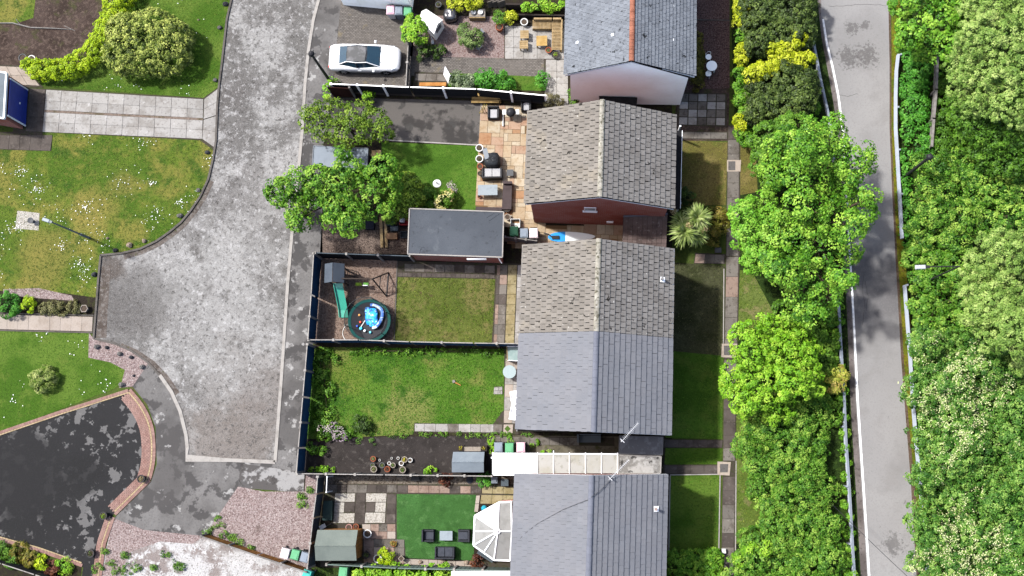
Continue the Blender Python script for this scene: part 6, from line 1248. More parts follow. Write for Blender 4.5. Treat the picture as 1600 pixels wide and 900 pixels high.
lump(pp_, 'floor', ppc+Vector((-.08, 0, .005)), (.8, 1.1, .2), m_pool, 21); lump(pp_, 'fold', ppc+Vector((.05, -.45, .005)), (.6, .45, .22), m_pool, 33); lump(pp_, 'fold', ppc+Vector((-.3, .35, .005)), (.45, .5, .18), mk('pool_navy', A(.012, .04, .16), [(4, 5, .5, .56, A(.1, .3, .5), .9)], rough=.35), 34); MB().tube([ppc+Vector((.68*math.cos(a)*(.9+.1*math.sin(3*a)), .72*math.sin(a), .2+.06*math.sin(5*a))) for a in [-1.6+k*.17 for k in range(21)]], .11, 8).build('inflated_rim', mk('pool_rim', A(.26, .3, .33), [(3, 4, .46, .5, A(.015, .06, .22), .9)], rough=.35), pp_)
for k, (dx, dy, r_, c) in enumerate(((-.5, -.5, .1, A(.05, .4, .6)), (-.62, .35, .08, A(.5, .25, .08)), (-.25, -.65, .09, A(.5, .5, .48)), (-.55, -.1, .08, A(.45, .06, .04)), (-.75, -.35, .07, A(.06, .1, .4)), (.1, -.75, .08, A(.1, .35, .5)))):
    q = tc+Vector((dx, dy, .602)); o = MB().lathe(q, [(r_*.3, 0), (r_*.85, r_*.4), (r_, r_), (r_*.85, r_*1.6), (r_*.3, r_*2)], 14).build('toy_ball', mk('toy_%d' % k, c, rough=.4), smooth=True); tag(solo(o), ['pale blue play ball on the trampoline mat', 'orange play ball on the trampoline mat', 'white play ball on the trampoline mat', 'red play ball on the trampoline mat', 'navy play ball on the trampoline mat', 'dull teal play ball on the trampoline mat'][k], 'ball')
o = MB().tube([tc+Vector((-.6, -.55, .64)), tc+Vector((-.25, -.0, .66))], .04, 6).build('toy_bat', m_potw); tag(solo(o), 'pale toy bat lying across the trampoline mat', 'toy')
o = MB().tube([P(550, 520, .03)+Vector((.6*math.cos(a), .6*math.sin(a), 0)) for a in [1.2+k*.2 for k in range(20)]], .025, 6).build('hose', m_potw); tag(solo(o), 'pale hose curled on the gravel by the trampoline', 'hose')
# --- gravel drive clutter
for k, (u, lb) in enumerate(((595, 'long weathered plank on the gravel, beside the dark tubs'), (602, 'long weathered plank on the gravel, beside the cardboard box'))):
    a, b = P(u, 339, .3), P(u+2, 387, .1); o = MB().hexa([a+Vector((-.09, 0, -.04)), a+Vector((.09, 0, -.04)), b+Vector((.09, 0, -.04)), b+Vector((-.09, 0, -.04))][::-1]+[a+Vector((-.09, 0, .04)), a+Vector((.09, 0, .04)), b+Vector((.09, 0, .04)), b+Vector((-.09, 0, .04))][::-1]).build('plank', m_pal); tag(solo(o), lb, 'plank')
def crate(u, v, w, d, h, mat, label, nm='storage_crate', cat='crate', lid=None):
    b = P(u, v, h); b.z = .015; o = thing(nm, label, cat, b); t = .03
    m = MB(); m.box((0, 0, .02), (w, d, .03))
    for s in (-1, 1): m.box((s*(w/2-t/2), 0, h/2), (t, d, h)); m.box((0, s*(d/2-t/2), h/2), (w-2*t, t, h))
    m.build('box', mat, o, world=False)
    if lid: MB().box((0, 0, h+.015), (w+.02, d+.02, .03)).build('lid', lid, o, world=False, bevel=.008)
    return o
crate(612, 369, .68, .38, .4, mk('cardboard', C(202, 160, 122)), 'cardboard box beside the planks', 'cardboard_box', 'box', MATS['cardboard']); crate(610, 345, .5, .6, .5, m_dg, 'dark green tub with lid between the planks and the red crate', 'storage_tub', 'tub', m_dg); crate(631, 345, .55, .5, .4, mk('red_crate', A(.25, .03, .03)), 'open red crate with white round lid against the garage'); lump(thing('white_lidded_pan', 'white round pan standing in the red crate', 'pan', P(629, 344)), 'pan', P(629, 344, .3), (.36, .36, .25), m_potw, 5)
crate(634, 366, .7, .42, .35, m_panel_slate, 'long slate-grey crate against the garage end'); crate(616, 357, .5, .3, .3, m_potg, 'small grey crate above the cardboard box', lid=m_panel_slate); crate(633, 353, .7, .2, .3, m_dkwood, 'narrow dark timber crate below the red crate'); crate(577, 352, .6, .5, .4, mk('navy_tub', C(54, 60, 76), rough=.5), 'navy tub under the tree edge on the gravel drive', 'storage_tub', 'tub', MATS['navy_tub'])
lump(thing('pink_ball', 'pink play ball at the edge of the leafy tree', 'ball', P(565, 350)), 'ball', P(565, 350, .02), (.36, .36, .36), mk('pink_rubber', C(206, 130, 176), rough=.4), 2); crate(588, 241, .6, .5, .5, m_stonepot, 'buff planter box beside the metal shed', 'planter_box', 'planter', m_pal); crate(598, 258, .3, .9, .5, m_dkwood, 'dark timber trough beside the metal shed', 'planter_box', 'planter')
o = thing('parasol_base', 'white round parasol base on the green lawn', 'parasol base', P(683, 287)); MB().lathe(P(683, 287, 0), [(.27, .02), (.27, .07), (.12, .10), (.05, .12)], 22).build('disc', m_potw, o); MB().tube([P(683, 287, 0)+Vector((0, 0, .1)), P(683, 287, 0)+Vector((0, 0, .35))], .03, 8).build('socket', m_potg, o)
# paddle board in the alley
kb = thing('paddle_board', 'blue and white paddle board beside the house wall', 'paddle board', P(893, 370)); m_kb = mk('board_white', A(.36, .38, .38), rough=.4); pts = []
for k in range(24): a = 2*math.pi*k/24; pts.append(P(893, 370, .16)+Vector((1.5*math.cos(a), .32*math.sin(a)*(1-.3*math.cos(a)), 0)))
MB().prism(pts, .05).build('hull', m_kb, kb); MB().prism([Vector((q.x*.0+q.x, q.y, .166)) for q in pts if (q.x-kb.location.x) < -.25], .161).build('nose_patch', mk('board_blue', A(.012, .12, .30), rough=.4), kb); MB().box(P(868, 371, .22), (.45, .22, .1)).build('deck_pad', m_blk, kb); MB().tube([P(850, 364, .1), P(857, 366, .2), P(863, 371, .2)], .04, 6).build('leash', m_blk, kb)
crate(805, 349, .62, .6, .4, m_potw, 'white basket of washing in the side alley', 'laundry_basket', 'basket')
crate(1122, 391, .38, .3, .2, mk('grey_red_box', C(120, 60, 56)), 'small dark red box beside the slab path', 'small_box', 'box', m_potg); crate(1131, 861, .22, .26, .3, m_potw, 'small white post cap at the hedge end of the path', 'marker_box', 'box', m_potw)
bl = thing('bin_store', 'black flat-topped bin store between the white and brick houses', 'bin store', P(966, 160)); MB().prism(PP([(936, 150), (996, 152), (994, 172), (938, 172)], 1.6), 1.5).build('roof', MATS['black_felt'], bl); MB().prism(PP([(938, 153), (994, 154), (993, 171), (940, 171)], 1.5), .02).build('cabinet', m_panel_dark, bl)
fig = thing('bird_bath', 'small dark bird bath on the pebble square', 'bird bath', P(48, 345)); b = P(49, 345, .3); b.z = .02; MB().lathe(b, [(.12, 0), (.05, .08), (.05, .3), (.2, .38), (.2, .42), (.06, .37)], 14).build('basin', m_potg, fig)
# fallen branches on the soil
br = MB().tube([P(-5, 36, .05), P(20, 36, .08), P(48, 43, .06), P(80, 44, .1), (P(114, 46, .05))], [.04, .05, .05, .04, .02], 6).tube([P(100, 40, .1), P(117, 48, .06)], .02, 5).tube([P(25, 30, .1), P(32, 39, .06)], .02, 5).build('fallen_branch', m_greywood); tag(solo(br), 'pale dead branch lying across the bare soil', 'branch')
# ============================================================ TREES, HEDGES, SHRUBS
m_bark = mk('bark', C(112, 96, 80), [(5, 5, .45, .62, C(80, 68, 56), .8)], bump=(9, .03))
def leaf_cloud(lobes, rc, leaf, cover=1.5, spread=.25, tbias=0.0, zmin=.05, fill=.35, ragged=1.0, gap=1.0):
    """leaf centres, normals and tints for a crown made of ellipsoid lobes, in clumps so that gaps and dark hollows show"""
    Cn = np.array([[*l[0]] for l in lobes]); Rd = np.array([l[1] for l in lobes]); out = []
    for i, (c, r_) in enumerate(zip(Cn, Rd)):
        area = 2*math.pi*(r_[0]*r_[1])**.5*(r_[2]*.7+(r_[0]*r_[1])**.5*.5)
        nc = max(3, int(area/(rc*rc*1.6*gap))); d = RNG.normal(size=(nc*2, 3)); d /= np.linalg.norm(d, axis=1)[:, None]; d = d[d[:, 2] > -.35][:nc]
        cc = c+d*r_*RNG.uniform(1-.26*ragged, 1+.07*ragged, len(d))[:, None]
        keep = np.ones(len(cc), bool)
        for j in range(len(Cn)):
            if j != i: keep &= (((cc-Cn[j])/Rd[j])**2).sum(1) > .62
        cc = cc[keep]; d = d[keep]
        if not len(cc): continue
        rr = rc*RNG.uniform(.6, 1.3, len(cc)); per = max(4, int(cover*4*rc*rc/(leaf*leaf*.62)))
        k = np.repeat(np.arange(len(cc)), per); n = len(k); o = RNG.normal(size=(n, 3)); o /= np.linalg.norm(o, axis=1)[:, None]
        s = (o*d[k]).sum(1); o[s < -.35] *= -1; up = o[:, 2] < -.4; o[up, 2] *= -1
        p = cc[k]+o*(rr[k]*RNG.uniform(.35, 1.0, n)**.5)[:, None]*np.array([1, 1, .75])
        nn = o*.7+d[k]*.45; nn[:, 2] += .3
        ct = RNG.normal(.5+tbias, spread*.8, len(cc)); tt = ct[k]+RNG.normal(0, spread*.6, n)
        out.append((p, nn, tt))
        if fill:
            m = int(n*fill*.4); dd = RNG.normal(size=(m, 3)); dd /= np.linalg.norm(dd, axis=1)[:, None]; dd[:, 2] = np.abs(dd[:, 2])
            out.append((c+dd*r_*RNG.uniform(.35, .66, m)[:, None], dd, RNG.normal(.02, .1, m)))  # inner leaves tinted dark, painting shade into the crown's hollows
    p = np.concatenate([a for a, _, _ in out]); n = np.concatenate([b for _, b, _ in out]); t = np.clip(np.concatenate([c for _, _, c in out]), 0, 1)
    k = p[:, 2] > zmin; return p[k], n[k], t[k]
def lobes_px(L, z, rz, zj=.0, k=1.0):
    out = []
    for l in L:
        u, v, r_ = l[:3]; ry = l[3] if len(l) > 3 else r_; zz = z+random.uniform(-zj, zj); c = P(u, v, zz); m = (H-zz)/F*k
        out.append(((c.x, c.y, c.z), (r_*m, ry*m, rz)))
    return out
def tree(label, L, z, rz, mat, leaf, rc, cat='tree', name='tree', cover=1.5, zj=.5, trunk=.16, limbs=6, group=None, spread=.25, tbias=0, fill=.35, base=None, extra=None, ragged=1.0, gap=1.0):
    leaf *= .86; lb = lobes_px(L, z, rz, zj); c = np.array([l[0] for l in lb]).mean(0); b = Vector((c[0], c[1], 0)) if base is None else P(*base)
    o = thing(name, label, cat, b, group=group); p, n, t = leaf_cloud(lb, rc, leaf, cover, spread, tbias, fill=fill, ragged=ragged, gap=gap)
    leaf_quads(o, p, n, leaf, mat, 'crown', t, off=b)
    if trunk:
        tk = MB(); top = Vector((c[0], c[1], z)); mid = b.lerp(top, .5)+Vector((random.uniform(-.2, .2), random.uniform(-.2, .2), 0)); tk.tube([b, mid, top], [trunk, trunk*.8, trunk*.45], 9)
        for l in random.sample(lb, min(limbs, len(lb))):
            e = Vector(l[0])+Vector((0, 0, l[1][2]*.35)); s = b.lerp(top, random.uniform(.45, .75)); m = s.lerp(e, .5)+Vector((0, 0, .15)); tk.tube([s, m, e], [trunk*.5, trunk*.3, trunk*.1], 6)
            for _ in range(3):
                e2 = e+Vector((random.uniform(-1, 1)*l[1][0], random.uniform(-1, 1)*l[1][1], random.uniform(.1, .5)*l[1][2]))*.8; tk.tube([m.lerp(e, .6), e2], [trunk*.16, trunk*.05], 5)
        tk.build('trunk', m_bark, o, smooth=True)
    if extra: extra(o, p, n, t, b)
    return o
def shrub(label, L, z, rz, mat, leaf, rc=None, cat='shrub', name='shrub', **kw):
    kw.setdefault('trunk', .04); kw.setdefault('limbs', 3); kw.setdefault('zj', .05); return tree(label, L, z, rz, mat, leaf, rc or leaf*1.8, cat, name, **kw)
LM = lambda n, a, b, c, t=.3: leafmat(n, C(*a), C(*b), C(*c), t)
lm_lime = LM('hedge_lime', (130, 164, 10), (186, 220, 20), (226, 244, 60)); lm_clip = LM('clipped_olive', (74, 92, 34), (150, 168, 76), (226, 232, 140)); lm_maple = LM('maple_leaf', (62, 116, 28), (112, 172, 48), (184, 226, 96), .3)
lm_maple2 = LM('maple_small', (86, 146, 36), (134, 200, 64), (186, 230, 108), .35); lm_dkc = LM('dark_conifer', (40, 56, 24), (76, 98, 46), (124, 144, 78), .15); lm_gold = LM('golden_privet', (132, 150, 16), (208, 220, 36), (250, 250, 104), .3)
lm_green = LM('hedge_green', (62, 110, 20), (108, 168, 40), (172, 214, 86)); lm_mid = LM('tree_mid', (60, 100, 24), (100, 150, 44), (150, 190, 80)); lm_yg = LM('tree_yellowgreen', (92, 150, 26), (146, 206, 50), (206, 240, 100), .35)
lm_will = LM('willow_sage', (94, 130, 56), (146, 182, 92), (206, 226, 150), .3); lm_fern = LM('fern_green', (50, 110, 30), (84, 160, 52), (130, 200, 84)); lm_elder = LM('elder_leaf', (52, 100, 32), (96, 148, 58), (164, 200, 110)); lm_olive = LM('tree_olive', (64, 92, 20), (106, 140, 34), (160, 186, 74)); lm_bright = LM('tree_bright', (60, 112, 22), (104, 160, 42), (170, 208, 88), .35)
lm_ivy = LM('ivy_green', (54, 104, 24), (104, 160, 50), (182, 216, 104)); lm_red = LM('photinia', (96, 80, 30), (132, 134, 50), (190, 160, 90))
# left gardens
shrub('curving lime-green hedge round the bare soil', [(196, -12, 24), (184, 8, 22), (176, 28, 20), (168, 46, 19), (160, 64, 19), (150, 80, 19), (134, 95, 19), (115, 105, 18), (95, 110, 17), (76, 112, 17), (60, 110, 15), (47, 104, 11)], .6, .75, lm_lime, .12, .2, 'hedge', 'hedge', trunk=.03, limbs=0)
shrub('big domed clipped olive-green shrub on the upper lawn', [(232, 72, 64, 54), (198, 84, 36, 36), (262, 84, 38, 34), (240, 44, 44, 30), (200, 52, 32, 30), (272, 62, 30, 32)], 1.1, 1.3, lm_clip, .15, .22, spread=.34, trunk=.1, ragged=.6)
shrub('round green bush at the cream path edge', [(14, 477, 20)], .5, .6, lm_fern, .12); shrub('small lime bush beside the round green bush', [(45, 476, 11)], .35, .4, lm_lime, .1)
shrub('low brown-green heather beside the hexagonal planter', [(72, 482, 10), (86, 481, 11), (100, 483, 10), (116, 480, 10)], .2, .3, LM('heather', (84, 76, 50), (122, 122, 80), (176, 168, 140)), .09)
shrub('small pale-edged shrub on the lower lawn', [(68, 592, 21, 19), (62, 596, 12)], .4, .55, LM('variegated', (90, 112, 40), (146, 168, 84), (214, 220, 160)), .11, spread=.32)
for k, (u, v, r_, mt) in enumerate(((18, 872, 14, lm_mid), (30, 862, 13, lm_red), (48, 872, 13, lm_red), (66, 880, 10, lm_lime), (100, 886, 11, lm_yg), (84, 890, 10, lf_r), (4, 862, 12, lm_mid))): shrub({lm_mid: 'mid-green', lm_red: 'rust-tinted', lm_lime: 'lime', lm_yg: 'yellow-green', lf_r: 'dark red'}[mt]+' leafy plant in the bed beside the black fence', [(u, v, r_)], .2, .3, mt, .12, group='plants in the bed by the black fence', name='bed_plant', cat='plant', trunk=.02, limbs=1)
def weed(u, v, r_, label, group, mt=lf_g): return shrub(label, [(u, v, r_*.7), (u+r_*.8, v+r_*.4, r_*.4), (u-r_*.5, v+r_*.5, r_*.35)], .05, .12, mt, .10, cover=.8, group=group, name='weed', cat='weed', trunk=.012, limbs=1, fill=.1)
for u, v, r_ in ((152, 887, 8), (182, 890, 7), (200, 889, 9), (216, 884, 8), (258, 865, 6), (281, 884, 8), (275, 878, 5), (195, 866, 5), (172, 878, 6), (164, 860, 4), (240, 886, 4)): weed(u, v, r_, ('large' if r_ > 6.5 else 'small')+' green weed growing in the white pebbles', 'weeds in the white pebbles')
for u, v, r_ in ((342, 815, 9), (325, 829, 8), (351, 834, 5), (363, 838, 5), (372, 847, 6), (472, 772, 7), (472, 787, 7), (392, 856, 4), (484, 766, 4)): weed(u, v, r_, 'green weed on the pink gravel '+('beside the slate-grey fence' if u > 450 else 'along the orange timber fence' if u > 348 else 'edge where the orange fence starts'), 'weeds on the pink gravel')
# trees beside the footway
tree('open olive-green tree with bare twigs beside the grey tarmac drive', [(484, 186, 18), (505, 178, 20), (500, 200, 22), (530, 180, 24), (560, 180, 26), (545, 205, 28), (585, 195, 26), (600, 205, 16), (570, 207, 18), (522, 204, 14)], 2.7, .75, lm_olive, .17, .26, cover=.85, zj=.5, trunk=.1, limbs=10, spread=.3, fill=.12)
tree('spreading bright green tree over the metal shed and footway', [(440, 300, 20), (462, 322, 24), (470, 290, 26), (500, 310, 34), (496, 283, 24), (535, 330, 34), (530, 290, 34), (552, 270, 18), (570, 300, 36), (536, 243, 11), (600, 270, 26), (590, 320, 26), (548, 352, 18), (430, 305, 12), (468, 345, 16), (605, 295, 22)], 3.5, 1.0, lm_bright, .20, .30, cover=1.15, zj=.8, trunk=.15, limbs=12, spread=.3, fill=.3)
shrub('dark leafy bush between green lawn and garage', [(620, 300, 26), (640, 290, 18), (645, 310, 18), (615, 325, 22), (636, 322, 18)], 1.4, .9, lm_olive, .16, .24, trunk=.06)
shrub('cream rose bush against the garage', [(692, 312, 13), (702, 308, 10)], .5, .5, lm_mid, .12); shrub('clump of cream roses over the rose bush', [(690, 316, 9), (698, 308, 8), (700, 303, 5)], .95, .2, fl_y, .13, name='flower_clump', cat='flowers', trunk=.01, fill=0, cover=.8); shrub('low dark shrub between the roses and the leafy bush', [(668, 310, 15), (675, 318, 12)], .35, .4, lm_mid, .14)
shrub('mauve flowers standing on the green lawn', [(705, 291, 6), (711, 296, 5)], .3, .2, fl_p, .1, name='flower_clump', cat='flowers', trunk=.015, fill=0, cover=.6)
# first garden
for a in (('lime bush over the grey slatted bench', [(646, 40, 15), (650, 54, 16), (642, 58, 10), (655, 44, 11)], 1.2, .7, lm_yg, .16), ('yellow-flowered shrub above the trough planter', [(712, 4, 11), (728, 5, 13), (742, 2, 11)], .7, .6, lm_gold, .13), ('golden shrub by the wooden corner sofa', [(798, 28, 8, 9)], .4, .5, lm_gold, .12), ('dark green shrub beside the slatted bench', [(668, 84, 14, 12)], .4, .5, lf_d, .14),
          ('small dark shrub on the rose gravel edge', [(688, 82, 9)], .3, .4, lf_d, .12), ('grey-green olive shrub in the rose gravel', [(733, 56, 16), (741, 62, 12), (727, 50, 9)], .8, .6, LM('olive_shrub', (70, 96, 50), (112, 140, 80), (166, 188, 130)), .13), ('silvery shrub along the charcoal fence', [(715, 124, 12), (728, 130, 15), (740, 128, 9)], .5, .4, LM('silver_leaf', (84, 100, 84), (120, 138, 118), (176, 188, 168)), .13),
          ('green arching shrub along the charcoal fence', [(758, 126, 15), (775, 124, 15), (790, 130, 11), (748, 130, 10)], .5, .45, lm_fern, .15), ('small grassy shrub at the narrow lawn end', [(847, 126, 10, 11)], .4, .4, lm_fern, .13), ('green pot plant above the orange urn', [(781, 28, 10)], .5, .4, lm_mid, .13), ('leafy climber along the dark sleepers', [(822, 12, 10, 6), (840, 14, 12, 6), (858, 10, 10, 7), (875, 8, 8, 5), (850, 3, 14, 5)], .7, .3, lm_yg, .13), ('straggly plant at the foot of the brown gate', [(521, 128, 5), (515, 143, 6, 10), (576, 152, 7)], .5, .5, lm_yg, .14), ('ragged shrub against the patio end of the fence', [(858, 158, 8), (870, 160, 8)], .5, .5, LM('dry_twigs', (80, 76, 60), (116, 108, 86), (160, 150, 124)), .12), ('small leafy plant at the white gable corner', [(897, 158, 5), (893, 146, 3)], .3, .4, lm_mid, .12)): shrub(*a)
o = thing('sleeper_bed', 'raised bed of dark sleepers behind the corner sofa', 'raised bed', P(845, 14)); MB().strip([P(788, 22, .5), P(886, 24, .5)], .1, .01, .5).build('sleeper', m_dkwood, o); MB().strip([P(790, 6, .9), P(886, 8, .9)], .12, .01, .9).build('sleeper', m_dkwood, o)
o = thing('grey_flags', 'stack of grey flagstones leaning at the top fence', 'flagstones', P(775, 8)); 
for k in range(3): MB().box(P(768+k*8, 6, .3), (.5, .06, .6), rz=.3, rx=-.25).build('flag', m_slab_grey, o)
# long lawn weeds and corner plants
shrub('tall weeds along the navy fence of the long lawn', [(500+random.uniform(-6, 14), v, random.uniform(8, 15)) for v in range(552, 660, 11)]+[(528, 560, 7), (515, 625, 6)], .08, .32, lm_mid, .15, .24, name='weed_bank', cat='weeds', limbs=4, cover=1.0)
shrub('ragged weeds under the navy cross fence', [(u, 549+random.uniform(-2, 3), random.uniform(5, 8), random.uniform(3, 5)) for u in range(556, 790, 17)], .04, .22, lm_mid, .14, .2, name='weed_bank', cat='weeds', limbs=4, cover=.9)
shrub('sprawling corner bush with mauve blossom beside the dark tarmac', [(500, 662, 10), (515, 660, 9), (508, 678, 10), (528, 674, 8), (545, 681, 6), (490, 700, 7), (502, 706, 5)], .2, .38, lm_mid, .14); shrub('mauve blossom on the sprawling corner bush', [(520, 668, 7), (531, 684, 9), (526, 676, 7), (537, 686, 5), (505, 672, 5)], .72, .16, fl_p, .12, name='flower_clump', cat='flowers', trunk=.01, fill=0, cover=.55)
shrub('dark round bush at the lower lawn edge', [(565, 661, 11), (572, 668, 8)], .3, .4, lf_d, .13); shrub('fringe of grassy weeds along the tarmac edge', [(u+random.uniform(-6, 6), 679+random.uniform(-1.5, 1.5), random.uniform(3, 8), random.uniform(1.2, 2.6)) for u in range(585, 830, 11)]+[(562, 688, 6, 4), (582, 690, 4)], .02, .09, lm_mid, .09, name='weed_fringe', cat='weeds', trunk=0, cover=.8, fill=0); shrub('low weeds at the foot of the pale-capped fence', [(u, 735, 7, 4) for u in (492, 505, 515)]+[(675, 735, 6, 4), (665, 738, 5, 3)], .06, .22, lm_yg, .11, name='weed_fringe', cat='weeds', trunk=0, fill=0)
shrub('moss and weeds round the wheelie bins', [(768, 690, 4, 8), (797, 689, 4, 5), (772, 705, 4, 6), (835, 692, 6, 3), (855, 707, 8, 3)], .04, .18, lm_yg, .1, name='weed_fringe', cat='weeds', trunk=0, fill=0)
shrub('clipped bright green plant beside the grey meter box', [(757, 751, 9)], .3, .4, lm_fern, .13); shrub('yellow-green shrub under the pale green fence', [(602, 869, 10), (608, 874, 7)], .35, .4, lm_lime, .12); shrub('red-leaved plant beside the conservatory', [(745, 877, 7)], .2, .3, lf_r, .14); shrub('dark red low shrub in the chippings strip', [(697, 750, 9, 6)], .2, .3, lf_r, .12)
shrub('leafy plants crowding below the pale green fence', [(560+12*k, 894+random.uniform(-2, 3), random.uniform(7, 11)) for k in range(12)], .4, .4, lm_yg, .16, name='plant_bank', cat='plants')
# front gardens
shrub('olive scrub along the front of the white house', [(1090, v, 8, 9) for v in range(60, 136, 12)], .15, .35, LM('scrub_olive', (70, 70, 20), (112, 104, 36), (150, 140, 60)), .13, trunk=.02)
shrub('dark shrub at the brick house corner', [(1074, 306, 9, 12)], .3, .5, lf_d, .13); shrub('rust-tinted shrub between palm and path', [(1120, 340, 13, 14), (1128, 352, 10), (1108, 362, 14), (1118, 372, 12), (1125, 335, 8)], .3, .35, lm_red, .13)
shrub('clipped box hedge at the front lawn end', [(u, v, 13, 12) for u in (1054, 1072, 1090, 1106, 1116) for v in (872, 886, 902, 920)], .55, .55, lm_green, .11, .16, 'hedge', 'hedge', ragged=.5)
# cordyline palm with several heads
pm = thing('cordyline_palm', 'spiky cordyline palm with pale flower heads beside the porch', 'palm', P(1077, 358)); mp = LM('palm_leaf', (110, 134, 66), (160, 182, 108), (224, 232, 184)); vv = []; tt = []
for (u, v, z, L_, n) in ((1070, 362, 3.2, 1.0, 260), (1090, 340, 3.5, .95, 230), (1088, 366, 2.6, .85, 130), (1062, 345, 2.9, .7, 80)):
    c = P(u, v, z); MB().tube([P(1077, 356), P(1077, 356).lerp(c, .5)+Vector((0, 0, .1)), c], [.12, .09, .07], 8).build('stem', m_bark, pm)
    for k in range(n):
        a = random.uniform(0, 6.283); el = random.uniform(-.25, 1.2); l = L_*random.uniform(.8, 1.1); d = Vector((math.cos(a)*math.cos(el), math.sin(a)*math.cos(el), math.sin(el))); s = Vector((-math.sin(a), math.cos(a), 0))*.04
        m = c+d*l*.55; e = c+d*l+Vector((0, 0, -.22*l*math.cos(el))); vv += [c-s*.6, c+s*.6, m+s, m-s, m-s, m+s, e+s*.1, e-s*.1]; tt += [min(1, max(0, random.gauss(.5, .22)))]*2
npmesh('leaves', np.array([[q.x, q.y, q.z] for q in vv]), 4, mp, pm, np.array(tt), off=pm.location)
for u, v, z in ((1052, 330, 3.4), (1077, 352, 3.7), (1100, 357, 3.4)): tuft(pm, tuple(P(u, v, z)-pm.location), .26, LM('palm_bloom', (170, 140, 110), (206, 178, 148), (232, 214, 190)), 90, 'flower_head')
# the hedge line between the fronts and the lane
tree('dark evergreen conifer mound across the golden privet from the maple', [(1215, -10, 45), (1190, 30, 34), (1235, 30, 40), (1215, 62, 34), (1185, 70, 22), (1250, 55, 22), (1175, 8, 20), (1255, 5, 22)], 1.4, 1.5, lm_dkc, .15, .22, 'conifer', 'conifer', zj=.2, spread=.3, ragged=.7)
tree('dark evergreen conifer mound between the golden privet and the maple', [(1200, 140, 36), (1240, 140, 40), (1220, 175, 40), (1248, 165, 24), (1190, 175, 26), (1225, 118, 26), (1256, 132, 16)], 1.3, 1.5, lm_dkc, .15, .22, 'conifer', 'conifer', zj=.2, spread=.3, ragged=.7)
shrub('band of golden privet between the two dark conifers', [(1246, 62, 11), (1238, 74, 11), (1222, 78, 13), (1205, 76, 8), (1228, 95, 14), (1210, 103, 13), (1192, 110, 13), (1176, 116, 11), (1248, 96, 13), (1263, 94, 10)], 2.2, .6, lm_gold, .15, .22, trunk=.05)
shrub('golden hedge edge along the brown gravel', [(1158, -5, 14), (1160, 14, 13), (1158, 34, 12), (1156, 80, 8), (1158, 98, 10), (1162, 88, 9), (1153, 190, 7), (1157, 200, 7)], .9, .7, lm_gold, .13, .2)
shrub('green leafy edge under the conifers', [(1158, 58, 10), (1152, 118, 9), (1156, 138, 11), (1158, 158, 11), (1160, 178, 11), (1160, 208, 12), (1170, 220, 10), (1262, 90, 8), (1267, 130, 8), (1272, 170, 8)], .7, .6, lm_green, .14, .22)
tree('mid-green bushy tree behind the big maple', [(1205, 225, 34), (1235, 210, 34), (1195, 255, 24), (1210, 270, 24), (1262, 215, 24)], 2.6, 1.3, lm_mid, .16, .26, zj=.3)
tree('big bright green maple spreading over the lane', [(1228, 232, 30), (1262, 226, 34), (1300, 212, 24), (1298, 240, 30), (1330, 250, 26), (1335, 275, 22), (1350, 262, 12), (1215, 275, 28), (1255, 275, 38), (1300, 285, 34), (1325, 312, 24), (1357, 310, 13), (1348, 335, 14), (1260, 325, 40), (1300, 345, 32), (1330, 355, 20), (1240, 375, 36), (1285, 390, 36), (1320, 395, 18), (1225, 420, 32), (1265, 435, 36), (1300, 430, 24), (1250, 470, 28), (1285, 465, 22), (1318, 440, 12), (1272, 492, 16)], 5.6, 1.25, lm_maple, .185, .44, cover=1.1, zj=1.8, fill=.2, ragged=1.7, gap=1.3, trunk=.28, limbs=16, spread=.3, base=(1238, 372))
tree('rounded lime-green tree with fine leaves beside the slab path', [(1165, 335, 24), (1190, 330, 26), (1170, 365, 26), (1205, 360, 34), (1185, 390, 28), (1215, 400, 26), (1175, 408, 18)], 3.4, 1.2, lm_maple2, .16, .24, zj=.7, ragged=1.7, spread=.25)
tree('yellow-green sycamore between the pale grass and ivy hedge', [(1170, 530, 26), (1205, 520, 28), (1240, 530, 28), (1180, 560, 34), (1225, 560, 36), (1262, 560, 20), (1150, 590, 22), (1190, 600, 34), (1235, 600, 30), (1262, 590, 18), (1140, 610, 12), (1165, 630, 22), (1210, 635, 26), (1270, 610, 12)], 3.0, 1.1, lm_yg, .165, .25, ragged=2.0, gap=1.1, zj=1.1, trunk=.14, limbs=8)
shrub('small yellow and pink tinted shrub leaning over the guard rail', [(1300, 592, 10), (1310, 582, 9), (1316, 588, 7), (1305, 602, 10)], .9, .5, LM('tinted', (150, 160, 60), (196, 200, 90), (230, 190, 130)), .14)
shrub('dark undergrowth beneath the maple beside the guard rail', [(1220, 510, 16), (1250, 508, 18), (1275, 520, 22), (1295, 540, 14), (1285, 560, 20), (1290, 590, 18), (1280, 620, 22), (1298, 625, 14), (1295, 500, 12), (1225, 490, 18), (1270, 545, 18), (1300, 650, 14)], .4, .7, lm_mid, .16, .26, spread=.25)
HL = {640: 1185, 670: 1178, 700: 1160, 730: 1180, 760: 1192, 790: 1205, 820: 1205, 850: 1175, 880: 1158, 910: 1150, 940: 1148}
hl = []
for v, u0 in HL.items():
    u = u0
    while u < 1290+(v-640)*.045: hl.append((u+random.uniform(-5, 5), v+random.uniform(-6, 6), random.uniform(17, 25))); u += 23
tree('dense ivy-green hedge between the fronts and the lane', hl, 1.0, .75, lm_ivy, .115, .2, 'hedge', 'hedge', zj=.4, ragged=1.6, trunk=.1, limbs=3, spread=.28, cover=1.2)
shrub('pale tufts in the hedge corner beside the slab path', [(1175, 862, 12, 8), (1195, 858, 10, 7), (1160, 872, 9)], 1.6, .35, lm_yg, .14, name='hedge_tuft', cat='plant')
shrub('leafy fringe along the foot of the long guard rail', [(1316+(v-640)*.06+random.uniform(-3, 2), v, random.uniform(4, 8)) for v in range(480, 900, 22)], .2, .4, lm_green, .13, name='verge_plants', cat='plants', trunk=.02)
